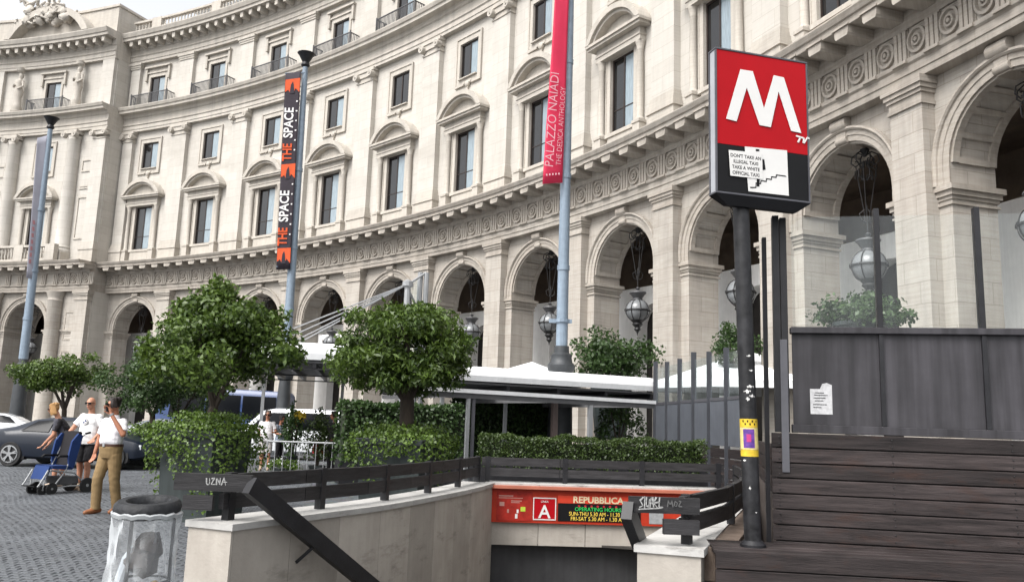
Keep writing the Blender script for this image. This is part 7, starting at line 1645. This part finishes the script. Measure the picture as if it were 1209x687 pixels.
# pushchair
q = at(70, 578, 16.1)
t = thing('pushchair', (q.x, 16.1, 0), 'large blue and black folding pushchair with small grey-hubbed wheels', 'pushchair', None, radians(62)); t.scale = (1.05, 1.05, 1.05)
def wl(x, y, r, n_='wheel'):
    b = MB(); b.lathe([(r*.72, -.018), (r, -.02), (r*1.0, .02), (r*.72, .018)], c=(x, y, r), n=20, axis='y'); w_ = obj(n_, b, M['rubber'], t, local=True, smooth=True)
    b = MB(); b.lathe([(.001, -.02), (r*.2, -.022), (r*.2, .022), (.001, .02)], c=(x, y, r), n=10, axis='y')
    for k in range(6): a = pi*k/3; b.bar((x, y, r), (x+r*.74*cos(a), y, r+r*.74*sin(a)), .012, .012, (0, 1, 0))
    obj('hub', b, M['alu'], w_, local=True)
for x, y, r in ((.36, -.24, .135), (.36, .24, .135), (-.30, -.22, .10), (-.30, .22, .10), (-.44, -.17, .085), (-.44, .13, .085)): wl(x, y, r)
for s in (-1, 1):
    y = s*.22
    for pts in (((.36, y, .135), (.10, y, .36), (-.36, y, .42)), ((-.30, y, .10), (-.10, y, .36), (.15, y, .98), (.24, y, 1.06)), ((-.44, y*.8, .085), (-.40, y, .42)), ((.36, y, .135), (.0, y, .135), (-.30, y, .10)), ((-.40, y, .42), (-.52, y, .20), (-.56, y, .14))): b = MB(); b.tube(pts, .014, 7); obj('frame_tube', b, M['alu'], t, local=True, smooth=True)
    b = MB(); b.tube([(.23, y, 1.055), (.33, y, 1.08)], .02, 8); obj('grip', b, M['black'], t, local=True)
    b = MB(); b.prism([(-.04, .48), (.05, .44), (.17, 1.02), (.08, 1.06), (-.03, .92), (-.07, .66)], s*.235-.022, s*.235+.02); obj('side_bolster', b, M['strap_blue'], t, local=True)
    b = MB(); b.tube([(.10, y, .66), (-.22, y, .66), (-.26, y, .62)], .022, 8); obj('armrest', b, M['black'], t, local=True)
b = MB(); b.prism([(.01, .46), (.06, .44), (.18, 1.08), (.12, 1.10)], -.21, .21); obj('backrest', b, M['black_cloth'], t, local=True)
b = MB(); b.prism([(-.34, .50), (-.32, .44), (.05, .42), (.05, .49)], -.23, .23); obj('seat', b, M['strap_blue'], t, local=True)
b = MB(); b.prism([(-.37, .49), (-.335, .46), (-.40, .26), (-.44, .26)], -.2, .2); obj('calf_panel', b, M['strap_blue'], t, local=True)
b = MB(); b.prism([(-.60, .14), (-.42, .11), (-.42, .13), (-.60, .16)], -.18, .18); obj('footplate', b, M['black'], t, local=True)
b = MB(); b.prism([(-.18, .30), (.20, .30), (.24, .17), (-.14, .17)], -.18, .18); obj('basket', b, M['iron_grey'], t, local=True)
q = at(312, 549, 25.0)
person((q.x, 25.0, 0), radians(8), 'grey-haired man in a white T-shirt and cream shorts standing behind the crowd barrier', dict(ell=(-.25, .02, 1.14), hal=(-.20, -.20, 1.05), elr=(.27, -.02, 1.14), har=(.24, -.26, 1.12), knl=(-.10, -.02, .50), fol=(-.10, .0, .09), knr=(.10, -.03, .50), **{'for': (.11, -.02, .09)}),
    M['skin_b'], M['tee_white'], M['cream_shorts'], plain('hair_grey', 110, 96, 88, .7), 'short', .5, True, 1.12, 'shoe_pale', True, (0, .1), 1.0, False)
q = at(328, 549, 27.5)
person((q.x, 27.5, 0), radians(60), 'person in a pale grey-blue shirt half hidden behind the slim florist shrub', dict(ell=(-.23, .0, 1.14), hal=(-.18, -.22, 1.10), elr=(.23, -.02, 1.14), har=(.18, -.25, 1.08), knl=(-.10, -.02, .50), fol=(-.10, .0, .09), knr=(.10, -.03, .50), **{'for': (.11, -.02, .09)}),
    M['skin_a'], M['grey_shirt'], M['black_cloth'], M['hair_dark'], 'short', .6, False, .95, 'shoe_black', False, (0, .1), .93, False)
q = at(392, 550, 24.3)
t, vs, ix, *_ = person((q.x, 24.3, 0), radians(-35), 'person dressed in black carrying a red bag beside the cone-shaped shrub', dict(ell=(-.24, -.04, 1.14), hal=(-.22, -.24, 1.02), elr=(.24, .02, 1.14), har=(.2, -.16, 1.0), knl=(-.10, -.02, .50), fol=(-.10, .0, .09), knr=(.10, -.03, .50), **{'for': (.11, -.02, .09)}),
    M['skin_a'], M['black_cloth'], M['black_cloth'], M['hair_dark'], 'short', .98, False, 1.08, 'shoe_black', False, (-.4, .1), 1.02, False)
h = t.matrix_basis @ Vector((-.24, -.32, .98)); b = MB(); ca_ = Matrix.Translation((h.x, h.y, h.z-.42)) @ Matrix.Rotation(.5, 4, 'Z')
b.prism([(-.16, 0), (.16, 0), (.13, .34), (-.13, .34)], -.05, .05, ca_); o = obj('red_bag', b, M['red_cloth']); props(o, 'red bag held by the person in black', 'bag')
b = MB(); b.tube([ca_ @ Vector(v) for v in ((-.09, 0, .33), (-.06, 0, .44), (.06, 0, .44), (.09, 0, .33))], .012, 6); k = obj('handle', b, M['red_cloth'], o)
